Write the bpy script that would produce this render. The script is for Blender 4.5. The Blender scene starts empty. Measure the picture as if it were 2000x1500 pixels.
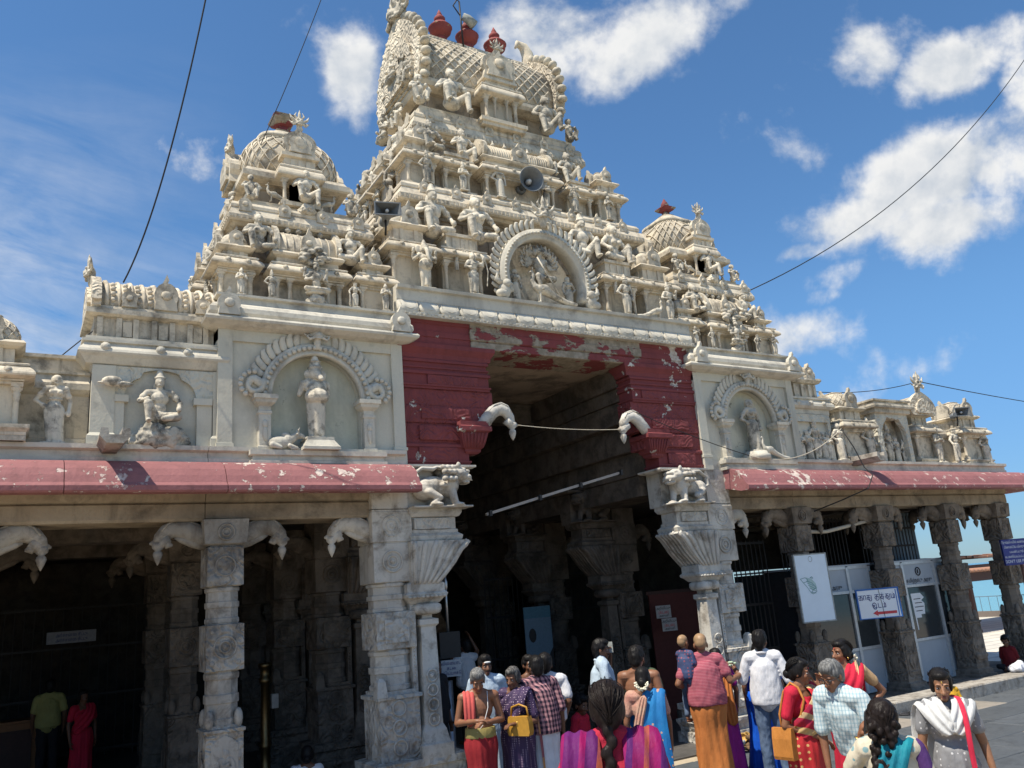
import bpy, math, random
import numpy as np
from mathutils import Vector, Matrix, noise as mnoise

R = math.radians
S = bpy.context.scene
COL = S.collection
rnd = random.Random(7)

# ---------------------------------------------------------------- camera
cam_d = bpy.data.cameras.new('camera')
cam = bpy.data.objects.new('camera', cam_d)
COL.objects.link(cam)
CAM_H = 2.3
PITCH, ROLL, YAW = R(14.6), R(4.75), R(31.6)
_fw = Vector((math.sin(YAW) * math.cos(PITCH), math.cos(YAW) * math.cos(PITCH), math.sin(PITCH)))
_r0 = Vector((math.cos(YAW), -math.sin(YAW), 0))
_u0 = _r0.cross(_fw)
_rr = _r0 * math.cos(ROLL) - _u0 * math.sin(ROLL)
_uu = _r0 * math.sin(ROLL) + _u0 * math.cos(ROLL)
cam.matrix_world = Matrix(((_rr.x, _uu.x, -_fw.x, 0), (_rr.y, _uu.y, -_fw.y, 0), (_rr.z, _uu.z, -_fw.z, CAM_H), (0, 0, 0, 1)))
cam_d.sensor_width = 36.0
cam_d.sensor_fit = 'HORIZONTAL'
cam_d.lens = 36.0 * 1620 / 2000
cam_d.clip_end = 20000
cam_d.clip_start = 0.05
S.camera = cam

# ---------------------------------------------------------------- light
SUN_DIR = Vector((-0.44, -0.075, 0.89)).normalized()      # towards the sun
sun_d = bpy.data.lights.new('sun', 'SUN')
sun_d.energy = 5.0
sun_d.angle = R(0.55)
sun_d.color = (1.0, 0.92, 0.78)
sun = bpy.data.objects.new('sun', sun_d)
COL.objects.link(sun)
sun.rotation_euler = SUN_DIR.to_track_quat('Z', 'Y').to_euler()
sun.location = (0, 0, 40)

W = bpy.data.worlds.new('World')
S.world = W
W.use_nodes = True
wn, wl = W.node_tree.nodes, W.node_tree.links
wn.clear()


class G:
    """small node-graph helper"""
    def __init__(s, tree):
        s.t = tree

    def n(s, kind, **kw):
        nd = s.t.nodes.new(kind)
        for k, v in kw.items():
            setattr(nd, k, v)
        return nd

    def put(s, sock, v):
        if isinstance(v, bpy.types.NodeSocket):
            s.t.links.new(v, sock)
        elif v is not None:
            if hasattr(sock, 'default_value'):
                try:
                    sock.default_value = v
                except Exception:
                    sock.default_value = (*v, 1.0) if len(v) == 3 else v

    def math(s, op, a, b=None, c=None, clamp=False):
        nd = s.n('ShaderNodeMath', operation=op, use_clamp=clamp)
        s.put(nd.inputs[0], a)
        s.put(nd.inputs[1], b)
        s.put(nd.inputs[2], c)
        return nd.outputs[0]

    def vmath(s, op, a, b=None):
        nd = s.n('ShaderNodeVectorMath', operation=op)
        s.put(nd.inputs[0], a)
        s.put(nd.inputs[1], b)
        return nd.outputs['Value'] if op in ('DOT_PRODUCT', 'LENGTH', 'DISTANCE') else nd.outputs[0]

    def noise(s, vec, scale, detail=4, rough=0.55, dist=0.0):
        nd = s.n('ShaderNodeTexNoise')
        s.put(nd.inputs['Vector'], vec)
        nd.inputs['Scale'].default_value = scale
        nd.inputs['Detail'].default_value = detail
        nd.inputs['Roughness'].default_value = rough
        nd.inputs['Distortion'].default_value = dist
        return nd.outputs['Fac']

    def mr(s, v, a, b, c=0.0, d=1.0, smooth=False):
        nd = s.n('ShaderNodeMapRange', clamp=True)
        if smooth:
            nd.interpolation_type = 'SMOOTHSTEP'
        s.put(nd.inputs[0], v)
        for i, x in enumerate((a, b, c, d)):
            s.put(nd.inputs[1 + i], x)
        return nd.outputs[0]

    def mix(s, fac, a, b, blend='MIX'):
        nd = s.n('ShaderNodeMix', data_type='RGBA', blend_type=blend)
        s.put(nd.inputs[0], fac)
        s.put(nd.inputs[6], (*a, 1) if isinstance(a, tuple) and len(a) == 3 else a)
        s.put(nd.inputs[7], (*b, 1) if isinstance(b, tuple) and len(b) == 3 else b)
        return nd.outputs[2]

    def comb(s, x, y, z=0.0):
        nd = s.n('ShaderNodeCombineXYZ')
        s.put(nd.inputs[0], x)
        s.put(nd.inputs[1], y)
        s.put(nd.inputs[2], z)
        return nd.outputs[0]

    def scale(s, v, sc):
        nd = s.n('ShaderNodeMapping')
        s.put(nd.inputs[0], v)
        nd.inputs['Scale'].default_value = sc
        return nd.outputs[0]


g = G(W.node_tree)
sky = g.n('ShaderNodeTexSky', sky_type='NISHITA')
sky.sun_disc = False
sky.sun_elevation = math.asin(SUN_DIR.z)
sky.sun_rotation = math.atan2(SUN_DIR.x, SUN_DIR.y)
sky.air_density = 1.0
sky.dust_density = 0.2
sky.ozone_density = 2.2
sky.altitude = 0
tc = g.n('ShaderNodeTexCoord').outputs['Generated']
# clouds live on the sky: directions seen on a plane tangent to the sky at a fixed bearing
SKA = Vector((math.sin(R(31.6)), math.cos(R(31.6)), 0.30)).normalized()
SKR = Vector((math.cos(R(31.6)), -math.sin(R(31.6)), 0))
SKU = SKR.cross(SKA)
da = g.vmath('DOT_PRODUCT', tc, tuple(SKA))
dinv = g.math('DIVIDE', 1.0, g.math('MAXIMUM', da, 0.08))
su = g.math('MULTIPLY', g.vmath('DOT_PRODUCT', tc, tuple(SKR)), dinv)
sv = g.math('MULTIPLY', g.vmath('DOT_PRODUCT', tc, tuple(SKU)), dinv)
P2 = g.comb(su, sv)


def sky_uv(px, py):
    d = _fw * 1620 + _rr * (px - 1000) + _uu * (750 - py)
    d.normalize()
    k = d.dot(SKA)
    return d.dot(SKR) / k, d.dot(SKU) / k


# (bearing of the cloud, half sizes in tangent units, tilt, weight)
CLOUDS = [((690, 150), 0.036, 0.062, -8, 1.0), ((700, 215), 0.022, 0.035, 0, .8),
          ((1080, 95), 0.10, 0.055, 8, 1.1), ((1210, 110), 0.085, 0.05, 25, 1.0), ((1300, 50), 0.085, 0.036, 14, .95), ((1010, 60), 0.05, 0.04, 0, .9),
          ((1400, 18), 0.06, 0.024, 14, .7),
          ((1690, 120), 0.046, 0.044, 30, 1.0), ((1850, 135), 0.066, 0.036, 12, 1.15), ((1950, 75), 0.06, 0.034, 30, 1.1), ((1995, 150), 0.03, 0.045, 0, .9),
          ((1800, 345), 0.10, 0.056, 12, 1.25), ((1940, 300), 0.08, 0.05, 12, 1.15), ((1690, 425), 0.10, 0.034, 18, 1.2), ((1830, 435), 0.09, 0.036, 4, 1.15), ((1590, 485), 0.055, 0.014, 8, 1.05),
          ((1620, 545), 0.055, 0.022, 20, .6), ((1600, 583), 0.030, 0.014, 10, .75), ((1570, 655), 0.06, 0.034, 12, 1.1), ((1512, 630), 0.03, 0.03, 0, .7)]


def cloud_field(P):
    tot = None
    for (px, py), a, b, tl, wgt in CLOUDS:
        u, v = sky_uv(px, py)
        t = R(tl)
        q = g.vmath('SUBTRACT', P, (u, v, 0))
        e1 = g.vmath('DOT_PRODUCT', q, (math.cos(t) / a, math.sin(t) / a, 0))
        e2 = g.vmath('DOT_PRODUCT', q, (-math.sin(t) / b, math.cos(t) / b, 0))
        d2 = g.math('ADD', g.math('MULTIPLY', e1, e1), g.math('MULTIPLY', e2, e2))
        m = g.math('MULTIPLY', g.math('DIVIDE', 1.0, g.math('ADD', 1.0, g.math('MULTIPLY', d2, d2))), wgt)
        tot = m if tot is None else g.math('MAXIMUM', tot, m)
    # elsewhere in the sky the same sort of scattered cumulus goes on
    far = g.mr(g.vmath('LENGTH', P), .78, 1.1)
    oth = g.math('MULTIPLY', far, g.mr(g.noise(tc, 2.3, 3, .5), .52, .62, 0, .9))
    return g.math('MAXIMUM', tot, oth)


def density(P):
    nz = g.noise(P, 6.5, 8, .58, .12)
    nb = g.noise(P, 24.0, 6, .6, .1)
    f = cloud_field(P)
    x = g.math('ADD', f, g.math('MULTIPLY', g.math('SUBTRACT', nz, .5), 3.5))
    x = g.math('ADD', x, g.math('MULTIPLY', g.math('SUBTRACT', nb, .5), .65))
    return x


den = density(P2)
cov = g.mr(den, .34, 1.22, 0, 1, True)
off = g.vmath('ADD', P2, (-.012, .020, 0))
nz_s = g.noise(off, 6.5, 6, .55, .12)
nz_0 = g.noise(P2, 6.5, 6, .55, .12)
lit = g.math('ADD', .74, g.math('MULTIPLY', g.math('SUBTRACT', nz_0, nz_s), 4.2), clamp=True)
thick = g.mr(den, 1.0, 1.8, 0, .42)
lit = g.math('SUBTRACT', lit, thick, clamp=True)
ccol = g.mix(lit, (.47, .55, .66), (1.0, .995, .98))
# thin high streaks to the left
dl = g.math('ADD', g.math('MULTIPLY', su, 2.2), g.math('MULTIPLY', sv, 6.0))
dm = g.math('ADD', g.math('MULTIPLY', su, -1.0), g.math('MULTIPLY', sv, .9))
wisp = g.noise(g.comb(dl, dm), 3.2, 6, .62, .4)
wm = g.mr(su, -.28, -.62)
wv = g.mr(sv, .42, .02)
wfac = g.math('MULTIPLY', g.math('MULTIPLY', g.mr(wisp, .34, .70), wm), g.math('MULTIPLY', wv, .85))
skyc = g.mix(1.0, sky.outputs[0], (.69, .99, 1.18), 'MULTIPLY')
skyc = g.mix(1.0, skyc, g.mix(g.mr(g.vmath('DOT_PRODUCT', tc, (0, 0, 1)), .0, .32, 0, 1, True), (.52, .56, .72), (1.0, 1.0, 1.0)), 'MULTIPLY')
bg1 = g.n('ShaderNodeBackground')
SKY_K = 0.100
g.put(bg1.inputs[0], skyc)
bg1.inputs[1].default_value = SKY_K
bg2 = g.n('ShaderNodeBackground')
g.put(bg2.inputs[0], ccol)
bg2.inputs[1].default_value = 0.70
ms = g.n('ShaderNodeMixShader')
up = g.mr(g.vmath('DOT_PRODUCT', tc, (0, 0, 1)), 0.0, .05)
fac = g.math('MULTIPLY', g.math('MAXIMUM', cov, wfac), up)
g.put(ms.inputs[0], fac)
g.put(ms.inputs[1], bg1.outputs[0])
g.put(ms.inputs[2], bg2.outputs[0])
wo = g.n('ShaderNodeOutputWorld')
g.put(wo.inputs[0], ms.outputs[0])

S.view_settings.view_transform = 'Standard'
S.view_settings.look = 'None'
S.view_settings.exposure = 0.42
S.view_settings.gamma = 1.0
S.view_settings.use_curve_mapping = False
S.render.engine = 'CYCLES'
S.cycles.use_denoising = True
S.cycles.max_bounces = 7
S.cycles.diffuse_bounces = 4
S.cycles.caustics_reflective = False
S.cycles.caustics_refractive = False

# ---------------------------------------------------------------- mesh helpers
TAU = math.tau


class MB:
    def __init__(s):
        s.v, s.f, s.sm, s.mi = [], [], [], []

    def add(s, v, f, smooth=False, mi=0):
        o = len(s.v)
        s.v.extend([tuple(p) for p in v])
        s.f.extend([tuple(i + o for i in q) for q in f])
        s.sm.extend([smooth] * len(f))
        s.mi.extend([mi] * len(f))
        return s

    def box(s, x0, x1, y0, y1, z0, z1, mi=0):
        if x0 > x1: x0, x1 = x1, x0
        v = [(x0, y0, z0), (x1, y0, z0), (x1, y1, z0), (x0, y1, z0), (x0, y0, z1), (x1, y0, z1), (x1, y1, z1), (x0, y1, z1)]
        return s.add(v, [(3, 2, 1, 0), (4, 5, 6, 7), (0, 1, 5, 4), (1, 2, 6, 5), (2, 3, 7, 6), (3, 0, 4, 7)], False, mi)

    def loft(s, rings, smooth=False, cap=True, mi=0, closed=True):
        n = len(rings[0])
        v = [p for r in rings for p in r]
        f = []
        for k in range(len(rings) - 1):
            for i in range(n if closed else n - 1):
                j = (i + 1) % n
                f.append((k * n + i, k * n + j, (k + 1) * n + j, (k + 1) * n + i))
        if cap:
            f.append(tuple(range(n - 1, -1, -1)))
            f.append(tuple((len(rings) - 1) * n + i for i in range(n)))
        return s.add(v, f, smooth, mi)

    def rl(s, cx, cy, hx, hy, prof, mi=0):
        """rectangular plan, profile [(z, offset)]"""
        return s.loft([[(cx - hx - o, cy - hy - o, z), (cx + hx + o, cy - hy - o, z), (cx + hx + o, cy + hy + o, z), (cx - hx - o, cy + hy + o, z)] for z, o in prof], False, True, mi)

    def ng(s, cx, cy, n, prof, rot=0.0, smooth=False, sx=1, sy=1, mi=0):
        """round or n-sided plan, profile [(z, radius)]"""
        return s.loft([[(cx + sx * r * math.cos(rot + TAU * i / n), cy + sy * r * math.sin(rot + TAU * i / n), z) for i in range(n)] for z, r in prof], smooth, True, mi)

    def sup(s, cx, cy, hx, hy, prof, n=20, e=0.55, mi=0):
        """superellipse plan (soft square), profile [(z, scale)]"""
        rings = []
        for z, k in prof:
            ring = []
            for i in range(n):
                a = TAU * (i + .5) / n
                c, d = math.cos(a), math.sin(a)
                ring.append((cx + k * hx * math.copysign(abs(c) ** e, c), cy + k * hy * math.copysign(abs(d) ** e, d), z))
            rings.append(ring)
        return s.loft(rings, True, True, mi)

    def lathe_y(s, cx, cz, prof, n=14, mi=0):
        """profile [(y, r)] turned about an axis along y"""
        return s.loft([[(cx + r * math.cos(-TAU * i / n), y, cz + r * math.sin(-TAU * i / n)) for i in range(n)] for y, r in prof], True, True, mi)

    def pz(s, pts, z0, z1, mi=0):
        return s.loft([[(x, y, z0) for x, y in pts], [(x, y, z1) for x, y in pts]], False, True, mi)

    def py(s, pts, y0, y1, mi=0):
        """outline in x,z pushed along y"""
        a = sum(pts[i][0] * pts[(i + 1) % len(pts)][1] - pts[(i + 1) % len(pts)][0] * pts[i][1] for i in range(len(pts)))
        if a < 0: pts = pts[::-1]
        return s.loft([[(x, y1, z) for x, z in pts], [(x, y0, z) for x, z in pts]], False, True, mi)

    def px(s, pts, x0, x1, smooth=False, mi=0):
        """outline in y,z pushed along x"""
        a = sum(pts[i][0] * pts[(i + 1) % len(pts)][1] - pts[(i + 1) % len(pts)][0] * pts[i][1] for i in range(len(pts)))
        if a < 0: pts = pts[::-1]
        return s.loft([[(x0, y, z) for y, z in pts], [(x1, y, z) for y, z in pts]], smooth, True, mi)

    def tube(s, pts, r, n=8, cap=True, smooth=True, mi=0, flat=1.0):
        pts = [Vector(p) for p in pts]
        rs = r if isinstance(r, (list, tuple)) else [r] * len(pts)
        rings = []
        prev = None
        for i, p in enumerate(pts):
            d = (pts[min(i + 1, len(pts) - 1)] - pts[max(i - 1, 0)])
            d = d.normalized() if d.length > 1e-9 else Vector((0, 0, 1))
            if prev is None:
                u = d.orthogonal().normalized()
            else:
                u = prev - d * prev.dot(d)
                u = u.normalized() if u.length > 1e-6 else d.orthogonal().normalized()
            prev = u
            w = d.cross(u)
            rings.append([p + (u * math.cos(TAU * k / n) + w * math.sin(TAU * k / n) * flat) * rs[i] for k in range(n)])
        return s.loft(rings, smooth, cap, mi)

    def ell(s, c, r, n=12, m=8, rot=None, mi=0):
        M = rot.to_matrix() if rot is not None else None
        if not isinstance(r, (tuple, list)): r = (r, r, r)
        rings = []
        for j in range(1, m):
            t = math.pi * j / m
            ring = []
            for i in range(n):
                a = TAU * i / n
                p = Vector((r[0] * math.sin(t) * math.cos(a), r[1] * math.sin(t) * math.sin(a), -r[2] * math.cos(t)))
                if M: p = M @ p
                ring.append((c[0] + p.x, c[1] + p.y, c[2] + p.z))
            rings.append(ring)
        o = len(s.v)
        s.loft(rings, True, False, mi)
        b, t = Vector((0, 0, -r[2])), Vector((0, 0, r[2]))
        if M: b, t = M @ b, M @ t
        ob = len(s.v)
        s.v += [tuple(Vector(c) + b), tuple(Vector(c) + t)]
        f = [(ob, o + (i + 1) % n, o + i) for i in range(n)] + [(ob + 1, o + (m - 2) * n + i, o + (m - 2) * n + (i + 1) % n) for i in range(n)]
        s.f += f
        s.sm += [True] * len(f)
        s.mi += [mi] * len(f)
        return s

    def cap(s, p0, p1, r0, r1, n=12):
        """tapered capsule"""
        p0, p1 = Vector(p0), Vector(p1)
        d = p1 - p0
        L = d.length
        if L < 1e-6:
            return s.ell(p0, r0, n)
        d /= L
        pts, rs = [], []
        for t in (-.97, -.75, -.4):
            pts.append(p0 + d * (t * r0)); rs.append(r0 * math.sqrt(1 - t * t))
        for t in (0, .5, 1):
            pts.append(p0 + d * (L * t)); rs.append(r0 + (r1 - r0) * t)
        for t in (.4, .75, .97):
            pts.append(p1 + d * (t * r1)); rs.append(r1 * math.sqrt(1 - t * t))
        return s.tube(pts, rs, n)

    def mesh(s, name, mats, origin=(0, 0, 0)):
        me = bpy.data.meshes.new(name)
        v = np.array(s.v, dtype=np.float64) - np.array(origin)
        me.from_pydata(v.tolist(), [], s.f)
        me.polygons.foreach_set('use_smooth', s.sm)
        if not isinstance(mats, (list, tuple)): mats = [mats]
        for m in mats: me.materials.append(m)
        if len(mats) > 1: me.polygons.foreach_set('material_index', s.mi)
        me.update()
        return me


ORG = {}


def link(name, me, parent=None, loc=None):
    o = bpy.data.objects.new(name, me)
    COL.objects.link(o)
    if parent is not None:
        o.parent = parent
    if loc is not None:
        o.location = loc
    return o


def tag(o, label, cat, group=None, kind=None):
    if label: o['label'] = label
    if cat: o['category'] = cat
    if group: o['group'] = group
    if kind: o['kind'] = kind
    return o


def root_org(o):
    while o.parent is not None: o = o.parent
    return ORG.get(o.name, Vector((0, 0, 0)))


def thing(name, label, cat, loc=(0, 0, 0), group=None, rz=0.0):
    o = bpy.data.objects.new(name, None)
    COL.objects.link(o)
    o.empty_display_size = .1
    o.location = loc
    o.rotation_euler = (0, 0, rz)
    ORG[o.name] = Vector(loc)
    return tag(o, label, cat, group)


def part(name, mb, mats, parent, local=False, label=None, kind=None):
    """mesh given in world coordinates (or local ones) becomes a child"""
    me = mb.mesh(name, mats, (0, 0, 0) if local else tuple(root_org(parent)))
    o = link(name, me, parent)
    if label: o['label'] = label
    if kind: o['kind'] = kind
    return o


def solo(name, mb, mats, label, cat, loc, group=None, kind=None):
    me = mb.mesh(name, mats, loc)
    o = link(name, me, None, loc)
    ORG[o.name] = Vector(loc)
    return tag(o, label, cat, group, kind)


def struct(name, mb, mats):
    o = link(name, mb.mesh(name, mats))
    ORG[o.name] = Vector((0, 0, 0))
    o['kind'] = 'structure'
    return o


def kids(o):
    return [c for c in o.children]


def copy_tree(o, parent=None):
    c = o.copy()
    COL.objects.link(c)
    if parent is not None:
        c.parent = parent
    for ch in kids(o):
        copy_tree(ch, c)
    return c


def dup(o, loc, label, rz=None, group=None, scale=None):
    c = copy_tree(o)
    c.location = loc
    ORG[c.name] = Vector(loc)
    if rz is not None: c.rotation_euler = (0, 0, rz)
    if scale is not None: c.scale = scale
    c['label'] = label
    if group: c['group'] = group
    return c


def blob(name, mb, voxel, mats, smooth=2, wrinkle=0.0, wscale=9.0, wst=(1, 1, 1)):
    """union of closed shapes -> one continuous surface"""
    me0 = mb.mesh(name + '_raw', [])
    ob = bpy.data.objects.new(name + '_raw', me0)
    COL.objects.link(ob)
    m = ob.modifiers.new('r', 'REMESH')
    m.mode = 'VOXEL'
    m.voxel_size = voxel
    m.use_smooth_shade = True
    if smooth:
        sm = ob.modifiers.new('s', 'SMOOTH')
        sm.factor = .5
        sm.iterations = smooth
    dg = bpy.context.evaluated_depsgraph_get()
    me = bpy.data.meshes.new_from_object(ob.evaluated_get(dg))
    bpy.data.objects.remove(ob)
    bpy.data.meshes.remove(me0)
    me.name = name
    n = len(me.vertices)
    if wrinkle:
        co = np.empty(n * 3); me.vertices.foreach_get('co', co); co = co.reshape(-1, 3)
        no = np.empty(n * 3); me.vertices.foreach_get('normal', no); no = no.reshape(-1, 3)
        d = np.array([mnoise.fractal(Vector((p[0] * wscale * wst[0], p[1] * wscale * wst[1], p[2] * wscale * wst[2])), .8, 2.0, 3) for p in co])
        co += no * (d * wrinkle)[:, None]
        me.vertices.foreach_set('co', co.ravel())
    me.polygons.foreach_set('use_smooth', [True] * len(me.polygons))
    me.materials.clear()
    if not isinstance(mats, (list, tuple)): mats = [mats]
    for q in mats: me.materials.append(q)
    me.update()
    return me
# ---------------------------------------------------------------- materials
MATS = {}


def mat(name, rough=.85, spec=.3):
    m = bpy.data.materials.new(name)
    m.use_nodes = True
    m.node_tree.nodes.clear()
    q = G(m.node_tree)
    b = q.n('ShaderNodeBsdfPrincipled')
    b.inputs['Roughness'].default_value = rough
    b.inputs['Specular IOR Level'].default_value = spec
    out = q.n('ShaderNodeOutputMaterial')
    m.node_tree.links.new(b.outputs[0], out.inputs[0])
    MATS[name] = m
    return m, q, b


def wpos(q):
    return q.n('ShaderNodeNewGeometry').outputs['Position']


def opos(q):
    return q.n('ShaderNodeTexCoord').outputs['Object']


def orand(q):
    return q.n('ShaderNodeObjectInfo').outputs['Random']


def bump(q, b, h, dist, strength=.6):
    nd = q.n('ShaderNodeBump')
    nd.inputs['Strength'].default_value = strength
    nd.inputs['Distance'].default_value = dist
    q.put(nd.inputs['Height'], h)
    q.put(b.inputs['Normal'], nd.outputs[0])
    return nd


def stucco(name, base, alt, dirt, lo=.52, hi=.72, dscale=1.7, rough=.9, bd=.006, streak=.5, var=0.0, upw=0.0):
    m, q, b = mat(name, rough, .2)
    p = wpos(q)
    n1 = q.noise(p, 1.1, 5, .6)
    n2 = q.noise(p, dscale * 2.3, 7, .68, .3)
    st = q.noise(q.scale(p, (5.0, 5.0, .7)), 1.6, 6, .62)
    c = q.mix(q.mr(n1, .36, .66), base, alt)
    big = q.noise(q.scale(p, (1, 1, .55)), .8, 5, .62, .4)
    c = q.mix(q.mr(big, .50, .64, 0, .62), c, tuple(x * .50 + .055 for x in dirt[:1] * 3) if base[0] < .3 else tuple(.5 * x for x in (base[0] * .98, base[1], base[2] * 1.04)))
    fine = q.noise(p, 34, 4, .6)
    c = q.mix(q.mr(fine, .3, .75, 0, .22), c, tuple(x * .62 for x in base))
    f = q.math('MULTIPLY', q.mr(n2, lo, hi), .75)
    f2 = q.math('MULTIPLY', q.mr(st, .54, .74), streak)
    f = q.math('MAXIMUM', f, f2)
    if var:
        r = orand(q)
        f = q.math('ADD', f, q.mr(r, .45, 1.0, 0, var), clamp=True)
        rr = q.noise(q.vmath('ADD', p, q.comb(r, r, r)), 4.5, 4, .6)
        f = q.math('MULTIPLY', f, q.mr(rr, .30, .62, .25, 1.0))
    if upw:
        # soot settles on faces turned to the sky
        nz = q.n('ShaderNodeSeparateXYZ')
        q.put(nz.inputs[0], q.n('ShaderNodeNewGeometry').outputs['True Normal'])
        f = q.math('MAXIMUM', f, q.math('MULTIPLY', q.mr(nz.outputs[2], .5, .95), q.mr(n2, .40, .60, 0, upw)))
    c = q.mix(f, c, dirt)
    q.put(b.inputs['Base Color'], c)
    h = q.math('ADD', q.noise(p, 28, 5, .65), q.math('MULTIPLY', q.noise(p, 6, 3, .5), 1.5))
    bump(q, b, h, bd, .7)
    return m


M_CREAM = stucco('cream_stucco', (.66, .575, .445), (.70, .62, .49), (.16, .14, .115), .49, .69, 1.5, streak=.70)
M_WALLD = stucco('grimy_stucco', (.40, .325, .235), (.48, .40, .30), (.12, .10, .08), .44, .64, 1.6, streak=.7)
M_CREAM2 = stucco('weathered_stucco', (.60, .53, .415), (.68, .61, .49), (.125, .112, .092), .46, .64, 1.9, streak=.7)
M_FIG = stucco('statue_stucco', (.66, .595, .48), (.70, .64, .53), (.095, .09, .08), .47, .58, 2.8, streak=.6, var=.42)
M_PANEL = stucco('panel_plaster', (.56, .54, .46), (.60, .56, .46), (.30, .28, .235), .56, .75, .8, streak=.25)
M_PALE = stucco('pale_cornice', (.62, .58, .49), (.56, .525, .445), (.22, .20, .175), .50, .70, 1.3, streak=.35)
M_STONE = stucco('limewashed_granite', (.36, .335, .295), (.44, .41, .365), (.12, .10, .082), .45, .62, 1.9, streak=.7, bd=.010)
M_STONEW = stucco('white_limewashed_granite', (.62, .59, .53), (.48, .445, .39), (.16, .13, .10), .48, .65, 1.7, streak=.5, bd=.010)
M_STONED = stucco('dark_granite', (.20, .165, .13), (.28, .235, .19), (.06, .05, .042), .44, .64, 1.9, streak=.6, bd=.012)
M_BEAM = stucco('beam_granite', (.31, .25, .18), (.38, .32, .24), (.10, .08, .06), .48, .68, 1.2, streak=.5, bd=.008)
M_INNER = stucco('dark_brown_granite', (.135, .108, .084), (.19, .155, .125), (.05, .042, .035), .42, .6, 1.5, streak=.5, bd=.012)  # darker brown granite for the inner pillars and beams
M_INNERD = stucco('shade_black_granite', (.050, .041, .033), (.07, .058, .048), (.02, .018, .016), .42, .6, 1.5, streak=.4, bd=.012)  # hall gloom put into the wall colour, so the pillars stand out
M_CEIL = stucco('ceiling_slab', (.42, .33, .25), (.34, .27, .205), (.09, .074, .06), .45, .62, .9, streak=.1)


def carved(src, name, k=.03, vs=9.0):
    """same stone with a fine shallow carved relief"""
    m = src.copy()
    m.name = name
    q = G(m.node_tree)
    b = [n for n in m.node_tree.nodes if n.type == 'BSDF_PRINCIPLED'][0]
    bn = [n for n in m.node_tree.nodes if n.type == 'BUMP'][0]
    p = wpos(q)
    vo = q.n('ShaderNodeTexVoronoi', feature='SMOOTH_F1')
    q.put(vo.inputs['Vector'], q.vmath('ADD', p, q.scale(q.comb(q.noise(p, 7, 3), q.noise(p, 8, 3), q.noise(p, 9, 3)), (.16, .16, .16))))
    vo.inputs['Scale'].default_value = vs
    wv = q.math('SINE', q.math('MULTIPLY', q.noise(p, 4.2, 1, .4), 46.0))
    h = q.math('ADD', q.math('MULTIPLY', vo.outputs['Distance'], 2.0), q.math('MULTIPLY', wv, .28))
    nd = q.n('ShaderNodeBump')
    nd.inputs['Strength'].default_value = .9
    nd.inputs['Distance'].default_value = k
    q.put(nd.inputs['Height'], h)
    q.put(nd.inputs['Normal'], bn.outputs[0])
    q.put(b.inputs['Normal'], nd.outputs[0])
    return m


M_CARVE = carved(M_STONE, 'carved_granite')
M_CARVEW = carved(M_STONEW, 'carved_white_granite', .022)
M_CARVED = carved(M_STONED, 'carved_dark_granite', .035)
M_CARVEI = carved(M_INNER, 'carved_dark_brown_granite', .035)
M_CARVEC = carved(M_CREAM, 'carved_stucco', .03, 11)
M_CARVEP = carved(M_PANEL, 'carved_panel', .02, 10)


def paint(name, red, red2, under, under2, lo, hi, sc, relief=0.0, st=(1, 1, 1), rough=.75):
    m, q, b = mat(name, rough, .3)
    p = wpos(q)
    ps = q.scale(p, st)
    n = q.noise(ps, sc, 9, .66, .15)
    n2 = q.noise(p, sc * .37, 3, .5)
    mask = q.math('ADD', n, q.math('MULTIPLY', q.math('SUBTRACT', n2, .5), .55))
    f = q.mr(mask, lo, hi)
    c1 = q.mix(q.mr(q.noise(p, 1.4, 6, .65), .35, .7), red, red2)
    c1 = q.mix(q.mr(q.noise(q.scale(p, (6, 6, .8)), 1.5, 5, .6), .5, .75, 0, .5), c1, tuple(x * .5 for x in red))
    c2 = q.mix(q.mr(q.noise(p, 12, 4, .6), .38, .62), under, under2)
    q.put(b.inputs['Base Color'], q.mix(f, c1, c2))
    h = q.math('SUBTRACT', q.math('ADD', q.noise(p, 26, 5, .6), q.math('MULTIPLY', q.noise(p, 5, 3), 1.2)), q.math('MULTIPLY', f, .9))
    bump(q, b, h, .008, .8)
    return m


M_RED = paint('flaking_red_paint', (.215, .050, .052), (.165, .042, .044), (.62, .58, .52), (.36, .30, .26), .632, .642, 3.6)
M_REDC = carved(M_RED, 'flaking_red_relief', .02, 8)
M_REDG = paint('worn_red_paint', (.225, .050, .052), (.175, .042, .044), (.22, .185, .135), (.33, .28, .22), .47, .49, 2.4, st=(.8, .8, 1.6))
M_EAVE = paint('faded_red_eave', (.295, .122, .125), (.24, .098, .10), (.56, .46, .42), (.42, .28, .26), .612, .645, 9.5)
M_EAVEW = paint('peeling_red_eave', (.295, .122, .125), (.24, .098, .10), (.60, .52, .46), (.50, .40, .36), .572, .597, 8.0)
M_POT = paint('red_pot_paint', (.27, .062, .055), (.21, .048, .044), (.50, .40, .25), (.40, .30, .20), .62, .66, 7)


def plain(name, col, rough=.6, spec=.4, metal=0.0, bumpd=0.0, var=.12, vs=20):
    m, q, b = mat(name, rough, spec)
    p = opos(q)
    c = q.mix(q.mr(q.noise(p, vs, 4, .6), .3, .7), tuple(x * (1 - var) for x in col), tuple(min(1, x * (1 + var)) for x in col))
    q.put(b.inputs['Base Color'], c)
    b.inputs['Metallic'].default_value = metal
    if bumpd:
        bump(q, b, q.noise(p, vs * 2, 4, .6), bumpd, .6)
    return m


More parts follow.
